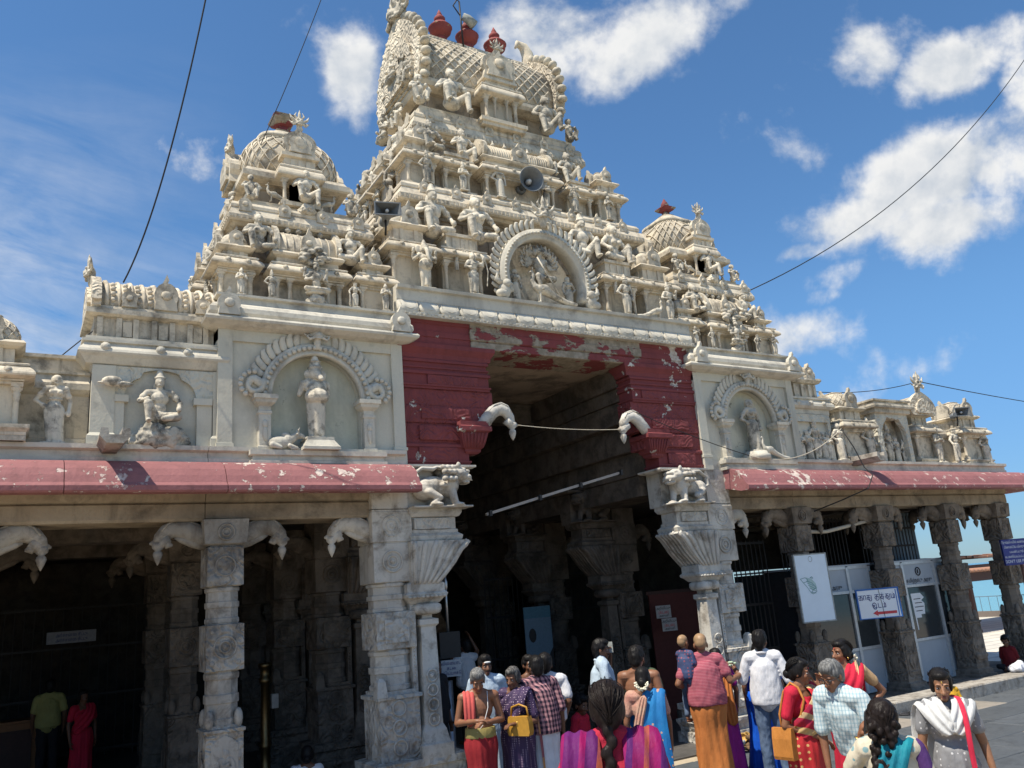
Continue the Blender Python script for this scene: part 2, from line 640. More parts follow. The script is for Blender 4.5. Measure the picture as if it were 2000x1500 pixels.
M_IRON = plain('black_iron', (.028, .026, .025), .55, .4, .3)
M_STEEL = plain('grey_steel', (.45, .46, .47), .35, .5, .8)
M_BRASS = plain('old_brass', (.22, .15, .07), .42, .5, 1.0)
M_ALU = plain('aluminium_frame', (.55, .57, .58), .4, .5, .35)
M_GLASS = plain('booth_glass', (.035, .042, .046), .12, .6)
M_WPANEL = plain('grey_white_panel', (.36, .40, .44), .5, .4, 0, 0, .05, 4)
M_HORN = plain('grey_horn', (.15, .16, .165), .5, .4, .2)
M_HORNW = plain('pale_horn', (.55, .55, .54), .5)
M_WIRE = plain('black_cable', (.015, .015, .016), .6)
M_ROPE = plain('pale_rope', (.5, .45, .36), .9)
M_SIGNW = plain('white_sign', (.74, .76, .78), .45, .4, 0, 0, .04, 3)
M_BOARD = plain('pale_blue_board', (.66, .74, .80), .4, .5, 0, 0, .04, 4)
M_BLUE = plain('sign_blue', (.02, .12, .38), .45)
M_DBLUE = plain('deep_blue', (.02, .03, .16), .45)
M_NAVY = plain('sign_navy', (.035, .045, .22), .4)
M_SRED = plain('arrow_red', (.55, .05, .06), .5)
M_INK = plain('black_ink', (.02, .02, .025), .6)
M_TEAL = plain('drawing_teal', (.16, .30, .30), .6)
M_WOODR = plain('red_brown_wood', (.06, .028, .022), .7)
M_TILE = plain('clay_tile', (.34, .18, .12), .8)
M_CORR = plain('corrugated_blue_sheet', (.16, .21, .25), .45, .5, .3)
M_TUBE = plain('lamp_batten', (.30, .27, .24), .6)
M_WHITE = plain('white_cloth', (.75, .75, .74), .9)
M_FOLI = plain('leaf_green', (.06, .16, .03), .6)
M_HUSK = plain('coconut_husk', (.16, .10, .055), .9, .2, 0, .004, .5, 18)
M_SHELL = plain('grey_shell', (.30, .31, .29), .85, .2, 0, .003, .35, 16)
M_PINKC = plain('pink_cloth', (.60, .10, .14), .9)
M_BANANA = plain('yellow_peel', (.55, .34, .10), .8)
M_DOOR = plain('dark_red_door', (.10, .025, .02), .7)
M_JAS = plain('jasmine', (.78, .74, .58), .9)


def ground_mat(name, a, bcol, dk):
    m, q, b = mat(name, .62, .4)
    p = wpos(q)
    c = q.mix(q.mr(q.noise(p, 1.3, 6, .65), .35, .68), a, bcol)
    c = q.mix(q.mr(q.noise(p, 9, 6, .7), .50, .70, 0, .7), c, dk)
    c = q.mix(q.mr(q.noise(p, 2.6, 7, .7, .3), .52, .62, 0, .6), c, dk)
    r = orand(q)
    c = q.mix(q.mr(r, 0, 1, 0, .35), c, dk)
    q.put(b.inputs['Base Color'], c)
    bump(q, b, q.noise(p, 40, 5, .65), .004, .7)
    return m


M_PAVE = ground_mat('dark_paving', (.085, .095, .105), (.115, .125, .135), (.045, .050, .055))
M_PAVEW = ground_mat('pale_paving', (.33, .29, .245), (.27, .245, .21), (.17, .155, .135))
M_SOIL = ground_mat('sandy_ground', (.50, .42, .31), (.44, .37, .27), (.36, .30, .22))
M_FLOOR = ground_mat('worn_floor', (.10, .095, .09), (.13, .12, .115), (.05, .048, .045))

m, q, b = mat('sea', .18, .5)
q.put(b.inputs['Base Color'], q.mix(q.mr(q.n('ShaderNodeSeparateXYZ').outputs[0], 0, 1), (.05, .33, .38), (.05, .33, .38)))
_p = wpos(q)
_d = q.vmath('LENGTH', _p)
q.put(b.inputs['Base Color'], q.mix(q.mr(_d, 90, 1500), (.14, .33, .35), (.05, .19, .29)))
bump(q, b, q.noise(q.scale(_p, (.25, .6, 1)), 1.0, 5, .6), .4, .5)
M_SEA = m

m, q, b = mat('lit_tiles', .7, .3)
_p = wpos(q)
bk = q.n('ShaderNodeTexBrick')
q.put(bk.inputs[0], _p)
bk.inputs['Scale'].default_value = 1.0
bk.inputs['Color1'].default_value = (.60, .56, .48, 1)
bk.inputs['Color2'].default_value = (.52, .49, .43, 1)
bk.inputs['Mortar'].default_value = (.33, .31, .28, 1)
bk.inputs['Brick Width'].default_value = 1.2
bk.inputs['Row Height'].default_value = .6
bk.inputs['Mortar Size'].default_value = .04
q.put(b.inputs['Base Color'], bk.outputs[0])
M_LITT = m


def skin_mat(name, c):
    m, q, b = mat(name, .48, .35)
    p = opos(q)
    q.put(b.inputs['Base Color'], q.mix(q.mr(q.noise(p, 14, 4, .6), .3, .7), tuple(x * .86 for x in c), tuple(x * 1.12 for x in c)))
    b.inputs['Subsurface Weight'].default_value = .06
    b.inputs['Subsurface Radius'].default_value = (.6, .25, .12)
    b.inputs['Subsurface Scale'].default_value = .01
    return m


M_SKIN = skin_mat('brown_skin', (.22, .10, .055))
M_SKIND = skin_mat('dark_brown_skin', (.15, .07, .04))
M_SKINL = skin_mat('light_brown_skin', (.27, .135, .075))
M_SCALP = skin_mat('shaved_scalp', (.32, .20, .11))


def hair_mat(name, c, grey=None):
    m, q, b = mat(name, .46, .14)
    p = opos(q)
    n = q.noise(q.scale(p, (60, 60, 7)), 1.0, 3, .6)
    hi = grey if grey else tuple(x * 1.5 + .004 for x in c)
    q.put(b.inputs['Base Color'], q.mix(q.mr(n, .45, .75), c, hi))
    bump(q, b, n, .006, .8)
    return m


M_HAIR = hair_mat('black_hair', (.010, .009, .009))
M_HAIRB = hair_mat('dark_brown_hair', (.013, .009, .008))
M_HAIRG = hair_mat('grey_hair', (.10, .10, .10), (.30, .30, .29))


def cloth(name, col, rough=.85, sheen=.0, bd=.011, alt=None, ns=16):
    m, q, b = mat(name, rough, .25)
    p = opos(q)
    a2 = alt if alt else tuple(x * .8 for x in col)
    q.put(b.inputs['Base Color'], q.mix(q.mr(q.noise(p, 5, 4, .6), .35, .7), col, a2))
    h = q.math('ADD', q.noise(q.scale(p, (2, 2, .6)), ns, 4, .6), q.math('MULTIPLY', q.noise(p, 160, 2), .12))
    bump(q, b, h, bd, .8)
    return m


def cloth_checks(name, base, line, dark, sc, w=.5, z=True):
    """woven checks in object space"""
    m, q, b = mat(name, .88, .2)
    p = opos(q)
    sp = q.n('ShaderNodeSeparateXYZ')
    q.put(sp.inputs[0], p)
    def stripe(v):
        f = q.math('FRACT', q.math('MULTIPLY', v, sc))
        return q.math('LESS_THAN', f, w)
    s1 = stripe(q.math('ADD', sp.outputs[0], q.math('MULTIPLY', sp.outputs[1], .8)))
    s2 = stripe(sp.outputs[2])
    c = q.mix(s1, base, line)
    c = q.mix(q.math('MULTIPLY', s2, .7), c, line)
    c = q.mix(q.math('MULTIPLY', s1, s2), c, dark)
    q.put(b.inputs['Base Color'], c)
    bump(q, b, q.noise(q.scale(p, (2, 2, .6)), 11, 5, .6), .013, .8)
    return m


def cloth_dots(name, base, dot, sc, r, base2=None):
    m, q, b = mat(name, .7, .35)
    p = opos(q)
    vo = q.n('ShaderNodeTexVoronoi')
    vo.inputs['Randomness'].default_value = .12
    vo.inputs['Scale'].default_value = sc
    q.put(vo.inputs['Vector'], p)
    bc = q.mix(q.mr(q.noise(p, 4, 4, .6), .35, .7), base, base2 if base2 else tuple(x * .7 for x in base))
    q.put(b.inputs['Base Color'], q.mix(q.math('LESS_THAN', vo.outputs['Distance'], r), bc, dot))
    bump(q, b, q.noise(q.scale(p, (2, 2, .5)), 11, 5, .6), .014, .8)
    return m


def cloth_bands(name, axis, bands, rough=.6, bd=.012):
    """stripes along an axis in object space: [(position, colour)] from low to high"""
    m, q, b = mat(name, rough, .12)
    p = opos(q)
    v = q.vmath('DOT_PRODUCT', p, axis)
    v = q.math('ADD', v, q.math('MULTIPLY', q.math('SUBTRACT', q.noise(p, 3, 2), .5), .03))
    ra = q.n('ShaderNodeValToRGB')
    ra.color_ramp.interpolation = 'CONSTANT'
    lo, hi = bands[0][0], bands[-1][0] + .001
    q.put(ra.inputs[0], q.mr(v, lo, hi))
    els = ra.color_ramp.elements
    while len(els) < len(bands): els.new(.5)
    for e, (x, c) in zip(els, bands):
        e.position = min(.999, (x - lo) / (hi - lo))
        e.color = (*c, 1)
    c = q.mix(q.mr(q.noise(p, 9, 4, .6), .4, .7, 0, .35), ra.outputs[0], (.12, .03, .16))
    q.put(b.inputs['Base Color'], c)
    bump(q, b, q.noise(q.scale(p, (2, 2, .6)), 12, 4, .6), bd, .8)
    return m
# ---------------------------------------------------------------- ground, sea, sky line
CX = 7.05


def mx(x): return 2 * CX - x


mb = MB(); mb.pz([(-60, -60), (36.5, -60), (36.5, 60), (-60, 60)], -.6, -.012)
struct('ground', mb, M_SOIL)
mb = MB(); mb.pz([(-9000, -9000), (9000, -9000), (9000, 9000), (-9000, 9000)], -6.2, -6.0)
struct('sea', mb, M_SEA)
# paving slabs in front of the hall, each a stone of its own
pav = struct('pavement', MB().box(1.5, 19.2, 4.9, 9.34, -.012, -.004), M_PAVE)
slab_me = {}
ys = [4.9, 5.62, 6.4, 7.1, 7.86, 8.58, 9.34]
for r_ in range(6):
    x = 1.5 - rnd.random() * .5
    while x < 19.0:
        w = rnd.choice((.9, 1.05, 1.2))
        key = (w, r_)
        if key not in slab_me:
            mb = MB(); mb.rl(0, 0, w / 2 - .008, (ys[r_ + 1] - ys[r_]) / 2 - .008, [(-.02, 0), (.0, 0), (.006, -.008)])
            slab_me[key] = mb.mesh('slab', M_PAVE)
        o = link('slab', slab_me[key], pav, (x + w / 2, (ys[r_] + ys[r_ + 1]) / 2, rnd.uniform(-.002, .003)))
        if rnd.random() < .12:
            me = slab_me[key].copy(); me.materials[0] = M_PAVEW; o.data = me
        x += w
# the raised landing the photographer and the women in front stand on
land = struct('landing', MB().pz([(-3, -3), (7.2, -3), (7.2, 2.75), (4.9, 3.22), (3.7, 3.62), (.6, 3.95), (-3, 4.1)], -.01, .36), M_PAVEW)
# hall floor and the plinth of the right wing
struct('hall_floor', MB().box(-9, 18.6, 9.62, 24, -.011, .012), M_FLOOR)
pl = struct('plinth', MB().box(10.45, 18.75, 9.50, 13.6, -.01, .17), M_STONED)
x = 10.42
for i in range(8):
    w = (.95, 1.1, 1.2, .9, 1.15, 1.0, 1.05, 1.1)[i]
    mb = MB(); mb.rl(x + w / 2, 9.52, w / 2 - .006, .24, [(0, 0), (.19, 0), (.21, -.015)])
    part('kerb_stone', mb, M_STONE, pl); x += w

# ---------------------------------------------------------------- small ornaments
def nasi_pts(w, h, n=12):
    """little horseshoe gable with a pointed top"""
    pts = [(-w * .5, 0), (w * .5, 0)]
    for i in range(n + 1):
        a = -.55 + (math.pi + 1.1) * i / n
        k = w * .52
        z = h * .40 + math.sin(a) * h * .36
        pts.append((k * math.cos(a), z))
        if i == n // 2: pts += [(w * .10, h * .84), (0, h), (-w * .10, h * .84)]
    return pts


def nasi(mb, x, y, z, w, h, face='y', t=.05):
    P = nasi_pts(w, h)
    if face == 'y':
        mb.py([(x + a, z + b) for a, b in P], y - t, y + t * .4)
        mb.lathe_y(x, z + h * .40, [(y - t * 1.6, w * .10), (y - t * 1.5, w * .2), (y - t, w * .24)], 10)
    else:
        s = -1 if face == '-x' else 1
        mb.px([(y + a, z + b) for a, b in P], x - t, x + t * .4) if s < 0 else mb.px([(y + a, z + b) for a, b in P], x - t * .4, x + t)


def rosette(mb, x, y, z, r):
    mb.lathe_y(x, z, [(y - .035, r * .25), (y - .03, r * .55), (y - .018, r * .6), (y - .02, r * .85), (y, r)], 10)


def kapota(z0, z1, over):
    """curved cornice profile"""
    h = z1 - z0
    return [(z0, .0), (z0 + h * .06, over * .5), (z0 + h * .12, over * .93), (z0 + h * .22, over), (z0 + h * .34, over * .97),
            (z0 + h * .55, over * .80), (z0 + h * .74, over * .52), (z0 + h * .80, over * .46), (z0 + h * .81, over * .56), (z0 + h * .93, over * .56), (z0 + h, over * .40)]


def colonnette(mb, x, y, z0, z1, r):
    h = z1 - z0
    mb.rl(x, y, r * 1.2, r * 1.2, [(z0, 0), (z0 + h * .09, 0), (z0 + h * .11, -r * .3)])
    mb.ng(x, y, 8, [(z0 + h * .10, r * .95), (z0 + h * .22, r * .8), (z0 + h * .66, r * .72), (z0 + h * .69, r * .95), (z0 + h * .72, r * .75), (z0 + h * .78, r * 1.15), (z0 + h * .82, r * .8), (z0 + h * .88, r * 1.55), (z0 + h * .91, r * 1.6)], .39, True)
    mb.rl(x, y, r * 1.5, r * 1.5, [(z0 + h * .91, 0), (z0 + h, 0)])


def dome_prof(z0, z1):
    h = z1 - z0
    return [(z0, .86), (z0 + h * .05, 1.0), (z0 + h * .16, 1.06), (z0 + h * .34, 1.05), (z0 + h * .52, .94), (z0 + h * .68, .76), (z0 + h * .80, .54), (z0 + h * .86, .40), (z0 + h * .87, .46), (z0 + h * .91, .46), (z0 + h * .93, .30), (z0 + h, .05)]


def lattice_dome(mb, cx, cy, hx, hy, z0, z1, n=9, r=.008, e=.55):
    """raised net over a soft-square dome"""
    h = z1 - z0
    prof = [(t, np.interp(t, [0, .05, .16, .34, .52, .68, .80, .86], [.86, 1.0, 1.06, 1.05, .94, .76, .54, .40])) for t in np.linspace(.04, .86, 9)]
    for k in range(2 * n):
        for sg in (1, -1):
            pts = []
            for i, (t, s) in enumerate(prof):
                a = TAU * k / (2 * n) + sg * t * 1.5
                c, d = math.cos(a), math.sin(a)
                pts.append((cx + s * hx * 1.01 * math.copysign(abs(c) ** e, c), cy + s * hy * 1.01 * math.copysign(abs(d) ** e, d), z0 + h * t))
            mb.tube(pts, r, 4, False)


def kuta(root, cx, cy, w, z0, zc, zn, zt, cols='fl', name='domed_shrine', mat_=None, net=False, nsz=1.0):
    """square shrine: plinth, wall, corner columns, cornice, neck, dome"""
    M = mat_ or M_CREAM
    hw = w / 2
    mb = MB()
    mb.rl(cx, cy, hw * .86, hw * .86, [(z0, .03), (z0 + .05, .03), (z0 + .06, .05), (z0 + .09, .05), (z0 + .10, 0)])
    mb.rl(cx, cy, hw * .66, hw * .66, [(z0 + .08, 0), (zc, 0)])
    mb.rl(cx, cy, hw * .80, hw * .80, [(zc - .05, 0), (zc - .02, .0), (zc - .02, .03), (zc, .03)])
    mb.rl(cx, cy, hw * .80, hw * .80, kapota(zc, zc + .17, .13))
    mb.rl(cx, cy, hw * .62, hw * .62, [(zc + .15, 0), (zn, 0)])
    # little windows in the neck
    for k in (-.30, .30):
        mb.box(cx + k * hw - .03, cx + k * hw + .03, cy - hw * .62 - .02, cy - hw * .6, zc + .19, zn - .02)
        mb.box(cx - hw * .62 - .02, cx - hw * .6, cy + k * hw - .03, cy + k * hw + .03, zc + .19, zn - .02)
    mb.rl(cx, cy, hw * .66, hw * .66, [(zn - .02, 0), (zn + .0, .05), (zn + .03, .08), (zn + .06, .06), (zn + .07, .03)])
    b = part(name, mb, M, root)
    for s in (-1, 1):
        rosm = MB(); rosette(rosm, cx + s * hw * .5, cy - hw * .80 - .105, zc + .075, .045)
        part('rosette', rosm, M_CREAM2, b)
    mb = MB(); mb.sup(cx, cy, hw * .68, hw * .68, dome_prof(zn + .05, zt))
    d = part('dome', mb, M_CREAM2, b)
    if net:
        nm = MB(); lattice_dome(nm, cx, cy, hw * .68, hw * .68, zn + .05, zt, 7, .008)
        part('lattice', nm, M_CREAM, b)
    for fc in ('y', '-x'):
        nm = MB(); nasi(nm, cx - (hw * .72 if fc == '-x' else 0), cy - (hw * .72 if fc == 'y' else 0), zn + .06, w * .36 * nsz, (zt - zn) * .88, fc, .04)
        part('gable', nm, M_CREAM2, b)
    spots = []
    q = hw * .72
    if 'f' in cols: spots += [(cx - q, cy - q), (cx + q, cy - q)]
    if 'l' in cols: spots += [(cx - q, cy + q)]
    for (x, y) in spots:
        cm = MB(); colonnette(cm, x, y, z0 + .09, zc - .03, .038)
        part('column', cm, M_CREAM, b)
    return b


def bay(root, cx, cy, w, d, z0, zc, zt, name='pilastered_shrine', arch=False):
    """shallow shrine bay: columns under a cornice with a block on top"""
    mb = MB()
    mb.rl(cx, cy, w * .44, d / 2, [(z0, .02), (z0 + .05, .02), (z0 + .06, .05), (z0 + .09, .05), (z0 + .10, 0)])
    mb.rl(cx, cy + d * .2, w * .36, d * .3, [(z0 + .08, 0), (zc, 0)])
    mb.rl(cx, cy, w * .40, d * .42, [(zc - .05, 0), (zc - .02, 0), (zc - .02, .03), (zc, .03)])
    mb.rl(cx, cy, w * .40, d * .42, kapota(zc, zc + .17, .12))
    mb.rl(cx, cy, w * .33, d * .40, [(zc + .15, 0), (zt - .05, 0), (zt - .05, .035), (zt, .035)])
    for k in (-.18, .0, .18):
        mb.box(cx + k * w - .025, cx + k * w + .025, cy - d * .40 - .015, cy - d * .38, zc + .18, zt - .07)
    b = part(name, mb, M_CREAM, root)
    for s in (-1, 1):
        cm = MB(); colonnette(cm, cx + s * w * .36, cy - d * .36, z0 + .09, zc - .03, .036)
        part('column', cm, M_CREAM, b)
        rm = MB(); rosette(rm, cx + s * w * .25, cy - d * .42 - .10, zc + .075, .04)
        part('rosette', rm, M_CREAM2, b)
    if arch:
        am = MB()
        for k in range(13):
            a = math.pi * k / 12
            am.ell((cx + .0 + .15 * math.cos(a), cy - d * .5 - .02, zc - .06 + .17 * math.sin(a)), (.03, .03, .03), 8, 5)
        am.box(cx - .175, cx - .125, cy - d * .5 - .04, cy - d * .5, zc - .20, zc - .05)
        am.box(cx + .125, cx + .175, cy - d * .5 - .04, cy - d * .5, zc - .20, zc - .05)
        part('arch', am, M_CREAM2, b)
    return b


def horseshoe(hy, z0, z1, n=14):
    """barrel roof section in (y, z)"""
    h = z1 - z0
    T = [(0, .88), (.06, 1.0), (.18, 1.07), (.34, 1.06), (.5, .98), (.65, .84), (.78, .64), (.88, .42), (.94, .25), (1.0, .08)]
    R_ = [(-hy * s, z0 + h * t) for t, s in T]
    return R_ + [(-y, z) for y, z in reversed(R_)]


def shala(root, cx, cy, w, d, z0, zc, zn, zt, ncol=2, ribs=12, name='barrel_shrine', finials=4, wall=True, lattice=False):
    """oblong shrine with a barrel roof along x"""
    mb = MB()
    hw, hd = w / 2, d / 2
    if wall:
        mb.rl(cx, cy, hw * .92, hd * .9, [(z0, .02), (z0 + .05, .02), (z0 + .06, .05), (z0 + .09, .05), (z0 + .10, 0)])
        mb.rl(cx, cy + hd * .3, hw * .84, hd * .5, [(z0 + .08, 0), (zc, 0)])
    mb.rl(cx, cy, hw * .92, hd * .84, [(zc - .05, 0), (zc - .02, 0), (zc - .02, .03), (zc, .03)])
    mb.rl(cx, cy, hw * .92, hd * .84, kapota(zc, zc + .17, .12))
    mb.rl(cx, cy, hw * .86, hd * .7, [(zc + .15, 0), (zn, 0)])
    mb.rl(cx, cy, hw * .88, hd * .72, [(zn - .02, 0), (zn, .05), (zn + .03, .07), (zn + .06, .05), (zn + .07, .02)])
    b = part(name, mb, M_CREAM, root)
    rm = MB()
    prof = [(cy + y, z) for y, z in horseshoe(hd * .74, zn + .05, zt)]
    rm.px(prof, cx - hw * .86, cx + hw * .86, True)
    for k in range(ribs + 1):
        x = cx - hw * .80 + hw * 1.6 * k / ribs
        rm.tube([(x, y * 1.0 + (y - cy) * .012, z) for y, z in prof], .011, 4, False)
    part('barrel_roof', rm, M_CREAM2, b)
    for s in (-1, 1):
        em = MB()
        em.px([(cy + (y - cy) * 1.18, zn + .03 + (z - zn) * 1.14) for y, z in prof], cx + s * hw * .86 - .035, cx + s * hw * .86 + .035)
        em.px([(cy + (y - cy) * .9, zn + .06 + (z - zn) * .86) for y, z in prof], cx + s * hw * .86 - .05, cx + s * hw * .86 + .05)
        part('end_gable', em, M_CREAM2, b)
    em = MB()
    nasi(em, cx, cy - hd * .80, zn + .05, w * .20, (zt - zn) * .95, 'y', .045)
    part('gable', em, M_CREAM2, b)
    for k in range(finials):
        fm = MB(); x = cx + hw * .62 * (2 * (k + .5) / finials - 1)
        fm.ng(x, cy, 8, [(zt - .02, .02), (zt + .02, .018), (zt + .03, .04), (zt + .055, .045), (zt + .08, .02), (zt + .11, .012), (zt + .14, .002)], 0, True)
        part('finial', fm, M_CREAM2, b)
    for k in range(ncol):
        for s in (-1, 1):
            cm = MB(); colonnette(cm, cx + s * hw * (.86 - .34 * k), cy - hd * .72, z0 + .09, zc - .03, .036)
            part('column', cm, M_CREAM, b)
    for s in (-.7, -.25, .25, .7):
        qm = MB(); rosette(qm, cx + s * hw, cy - hd * .84 - .10, zc + .075, .04)
        part('rosette', qm, M_CREAM2, b)
    return b


def ledge(root, cx, cy, hx, hy, z0, z1, over, n_ant=6, name='cornice'):
    """big tier cornice with a block band below and small gables along its top"""
    mb = MB()
    h = z1 - z0
    mb.rl(cx, cy, hx, hy, [(z0, -.02), (z0 + .03, .03), (z0 + .03, over * .7), (z0 + .05, over), (z0 + h * .36, over), (z0 + h * .38, over * .94), (z0 + h * .60, over * .62), (z0 + h * .72, over * .46), (z0 + h * .73, over * .58), (z0 + h * .86, over * .58), (z0 + h, over * .3)])
    c = part(name, mb, M_CREAM, root)
    db = MB()
    zz = z0 + .05 + (h * .36 - .05) * .5
    bh = (h * .36 - .05) * .30
    k = int(2 * (hx + over) / .075)
    for i in range(k):
        x = cx - hx - over + (i + .5) * 2 * (hx + over) / k
        db.box(x - .022, x + .022, cy - hy - over - .012, cy - hy - over + .01, zz - bh, zz + bh)
    k2 = int(2 * (hy + over) / .075)
    for i in range(k2):
        y = cy - hy - over + (i + .5) * 2 * (hy + over) / k2
        db.box(cx - hx - over - .012, cx - hx - over + .01, y - .022, y + .022, zz - bh, zz + bh)
    part('dentil_band', db, M_CREAM2, c, kind='stuff')
    for i in range(n_ant):
        x = cx - hx * .86 + hx * 1.72 * i / (n_ant - 1)
        am = MB(); nasi(am, x, cy - hy - over * .5, z0 + h * .55, .17, .25, 'y', .035)
        part('gable', am, M_CREAM2, c)
    for i in range(3):
        y = cy - hy * .8 + hy * 1.6 * i / 2
        am = MB(); nasi(am, cx - hx - over * .5, y, z0 + h * .55, .17, .25, '-x', .035)
        part('gable', am, M_CREAM2, c)
    return c


def core(root, cx, cy, hx, hy, z0, z1, name='tower_wall'):
    mb = MB()
    mb.rl(cx, cy, hx, hy, [(z0, .05), (z0 + .06, .05), (z0 + .07, .0), (z0 + .13, 0), (z0 + .14, .025), (z0 + .17, .025), (z0 + .18, 0), (z1 - .14, 0), (z1 - .13, .03), (z1 - .08, .03), (z1 - .07, .06), (z1, .06)])
    # shallow pilasters
    n = max(3, int(hx * 2 / .42))
    for i in range(n + 1):
        x = cx - hx + .04 + (2 * hx - .08) * i / n
        mb.box(x - .035, x + .035, cy - hy - .022, cy - hy + .01, z0 + .18, z1 - .14)
    n = max(3, int(hy * 2 / .42))
    for i in range(n + 1):
        y = cy - hy + .04 + (2 * hy - .08) * i / n
        mb.box(cx - hx - .022, cx - hx + .01, y - .035, y + .035, z0 + .18, z1 - .14)
    return part(name, mb, M_WALLD, root)


# ---------------------------------------------------------------- main tower
TY = 12.1
mt = thing('gateway_tower', 'tall cream temple gateway tower with red pots on its barrel roof', 'temple tower', (CX, TY, 6.5))
# base cornice with a row of scallops
mb = MB()
mb.px([(9.85, 6.2), (9.85, 6.265), (9.90, 6.275), (9.95, 6.29), (9.945, 6.43), (9.925, 6.45), (9.93, 6.60), (9.88, 6.61), (9.87, 6.655), (10.4, 6.66), (10.4, 6.2)], 4.36, 9.74)
cor = part('scalloped_cornice', mb, M_PALE, mt)
nsc = 17
sw = (9.74 - 4.36) / nsc
sc_mb = MB()
rings = []
for j in range(9):
    t = j / 8
    y = -.025 - .085 * math.sin(math.pi * .66 * t)
    z = .172 - .215 * t
    rings.append([(sw * (.5 - k / 10) * .985, y * (1 - .34 * abs(k / 5 - 1) ** 7), z + t * t * .06 * abs(k / 5 - 1) ** 2.4) for k in range(11)])
for r_ in rings: r_ += [(-sw * .49, .03, r_[-1][2]), (sw * .49, .03, r_[0][2])]
sc_mb.loft(rings, True)
sc_mb.tube([(-sw * .40, -.04, .15), (-sw * .40, -.085, .10), (-sw * .38, -.095, .055), (0, -.112, .022), (sw * .38, -.095, .055), (sw * .40, -.085, .10), (sw * .40, -.04, .15)], .006, 4, False)
sc_me = sc_mb.mesh('scallop', M_PALE)
for i in range(nsc):
    link('scallop', sc_me, cor, (4.36 + sw * (i + .5) - CX, 9.955 - TY, 6.275 - 6.5))
mb = MB()
for i in range(96):
    x = 4.38 + (9.72 - 4.38) * (i + .5) / 96
    mb.box(x - .018, x + .018, 9.838, 9.86, 6.213 + (.018 if i % 2 else 0), 6.233 + (.018 if i % 2 else 0))
part('dentil_band', mb, M_PALE, cor, kind='stuff')
core(mt, CX, TY, 2.42, 1.62, 6.63, 7.52)
core(mt, CX, TY, 2.08, 1.42, 7.50, 8.28)
for s in (-1, 1):
    kuta(mt, CX + s * 2.32, 10.47, .76, 6.64, 7.28, 7.70, 8.12)
    bay(mt, CX + s * 1.48, 10.36, .80, .5, 6.64, 7.28, 7.70, arch=True)
for y in (11.45, 12.3, 13.15):
    kuta(mt, CX - 2.36, y, .62, 6.64, 7.28, 7.66, 8.05)
    bay(mt, CX - 2.42, y + .43, .34, .4, 6.64, 7.28, 7.62)
ledge(mt, CX, TY, 2.24, 1.60, 8.24, 8.62, .12, 8)
core(mt, CX, TY, 1.96, 1.28, 8.58, 9.34)
core(mt, CX, TY, 1.50, .84, 9.32, 10.02)
for s in (-1, 1):
    kuta(mt, CX + s * 1.86, 10.86, .58, 8.60, 9.12, 9.46, 9.80)
    bay(mt, CX + s * 1.22, 10.80, .56, .42, 8.60, 9.10, 9.38)
shala(mt, CX - .05, 10.80, 1.5, .58, 8.60, 9.12, 9.40, 9.78, 2, 26)
for y in (11.6, 12.35, 13.05):
    kuta(mt, CX - 1.92, y, .52, 8.60, 9.12, 9.44, 9.76)
ledge(mt, CX, TY, 1.66, .97, 9.98, 10.36, .09, 6)
# neck and barrel roof
core(mt, CX, TY, 1.26, .66, 10.34, 11.12, 'neck_wall')
mb = MB()
mb.rl(CX, TY, 1.50, .90, [(10.34, .1), (10.44, .1), (10.45, .06), (10.52, .06), (10.53, -.05)])
part('neck_ledge', mb, M_CREAM, mt)
mb = MB()
mb.rl(CX, TY, 1.40, .82, [(11.02, -.12), (11.04, .05), (11.10, .09), (11.16, .09), (11.17, .05), (11.22, .02)])
part('roof_cornice', mb, M_CREAM, mt)
rz0, rz1 = 11.18, 12.62
prof = [(TY + y, z) for y, z in horseshoe(.80, rz0, rz1)]
mb = MB(); mb.px(prof, CX - 1.30, CX + 1.30, True)
roof = part('barrel_roof', mb, M_CREAM2, mt)


def prof_at(t):
    n = len(prof) // 2
    ts = np.array([(z - rz0) / (rz1 - rz0) for _, z in prof[:n]])
    return float(np.interp(t, ts, [y for y, _ in prof[:n]]))


mb = MB()
N = 13
for k in range(-7, N + 7):
    for sg in (1, -1):
        pts = []
        for i in range(15):
            t = .04 + .84 * i / 14
            x = -1.25 + 2.5 * k / N + sg * t * 1.25
            if abs(x) > 1.25:
                if len(pts) > 1: mb.tube(pts, .017, 5, False)
                pts = []
                continue
            pts.append((CX + x, prof_at(t) - .008, rz0 + (rz1 - rz0) * t))
        if len(pts) > 1: mb.tube(pts, .017, 5, False)
part('lattice', mb, M_CREAM, roof)
mb = MB()
mb.rl(CX, TY, 1.22, .15, [(12.50, 0), (12.56, .03), (12.60, .05), (12.66, .04), (12.70, 0)])
ridge = part('ridge_moulding', mb, M_CREAM2, mt)
mb = MB()
for i in range(34):
    x = CX - 1.22 + 2.44 * (i + .5) / 34
    mb.ell((x, TY - .19, 12.60), (.03, .025, .045), 6, 5)
part('ridge_petals', mb, M_CREAM2, ridge, kind='stuff')


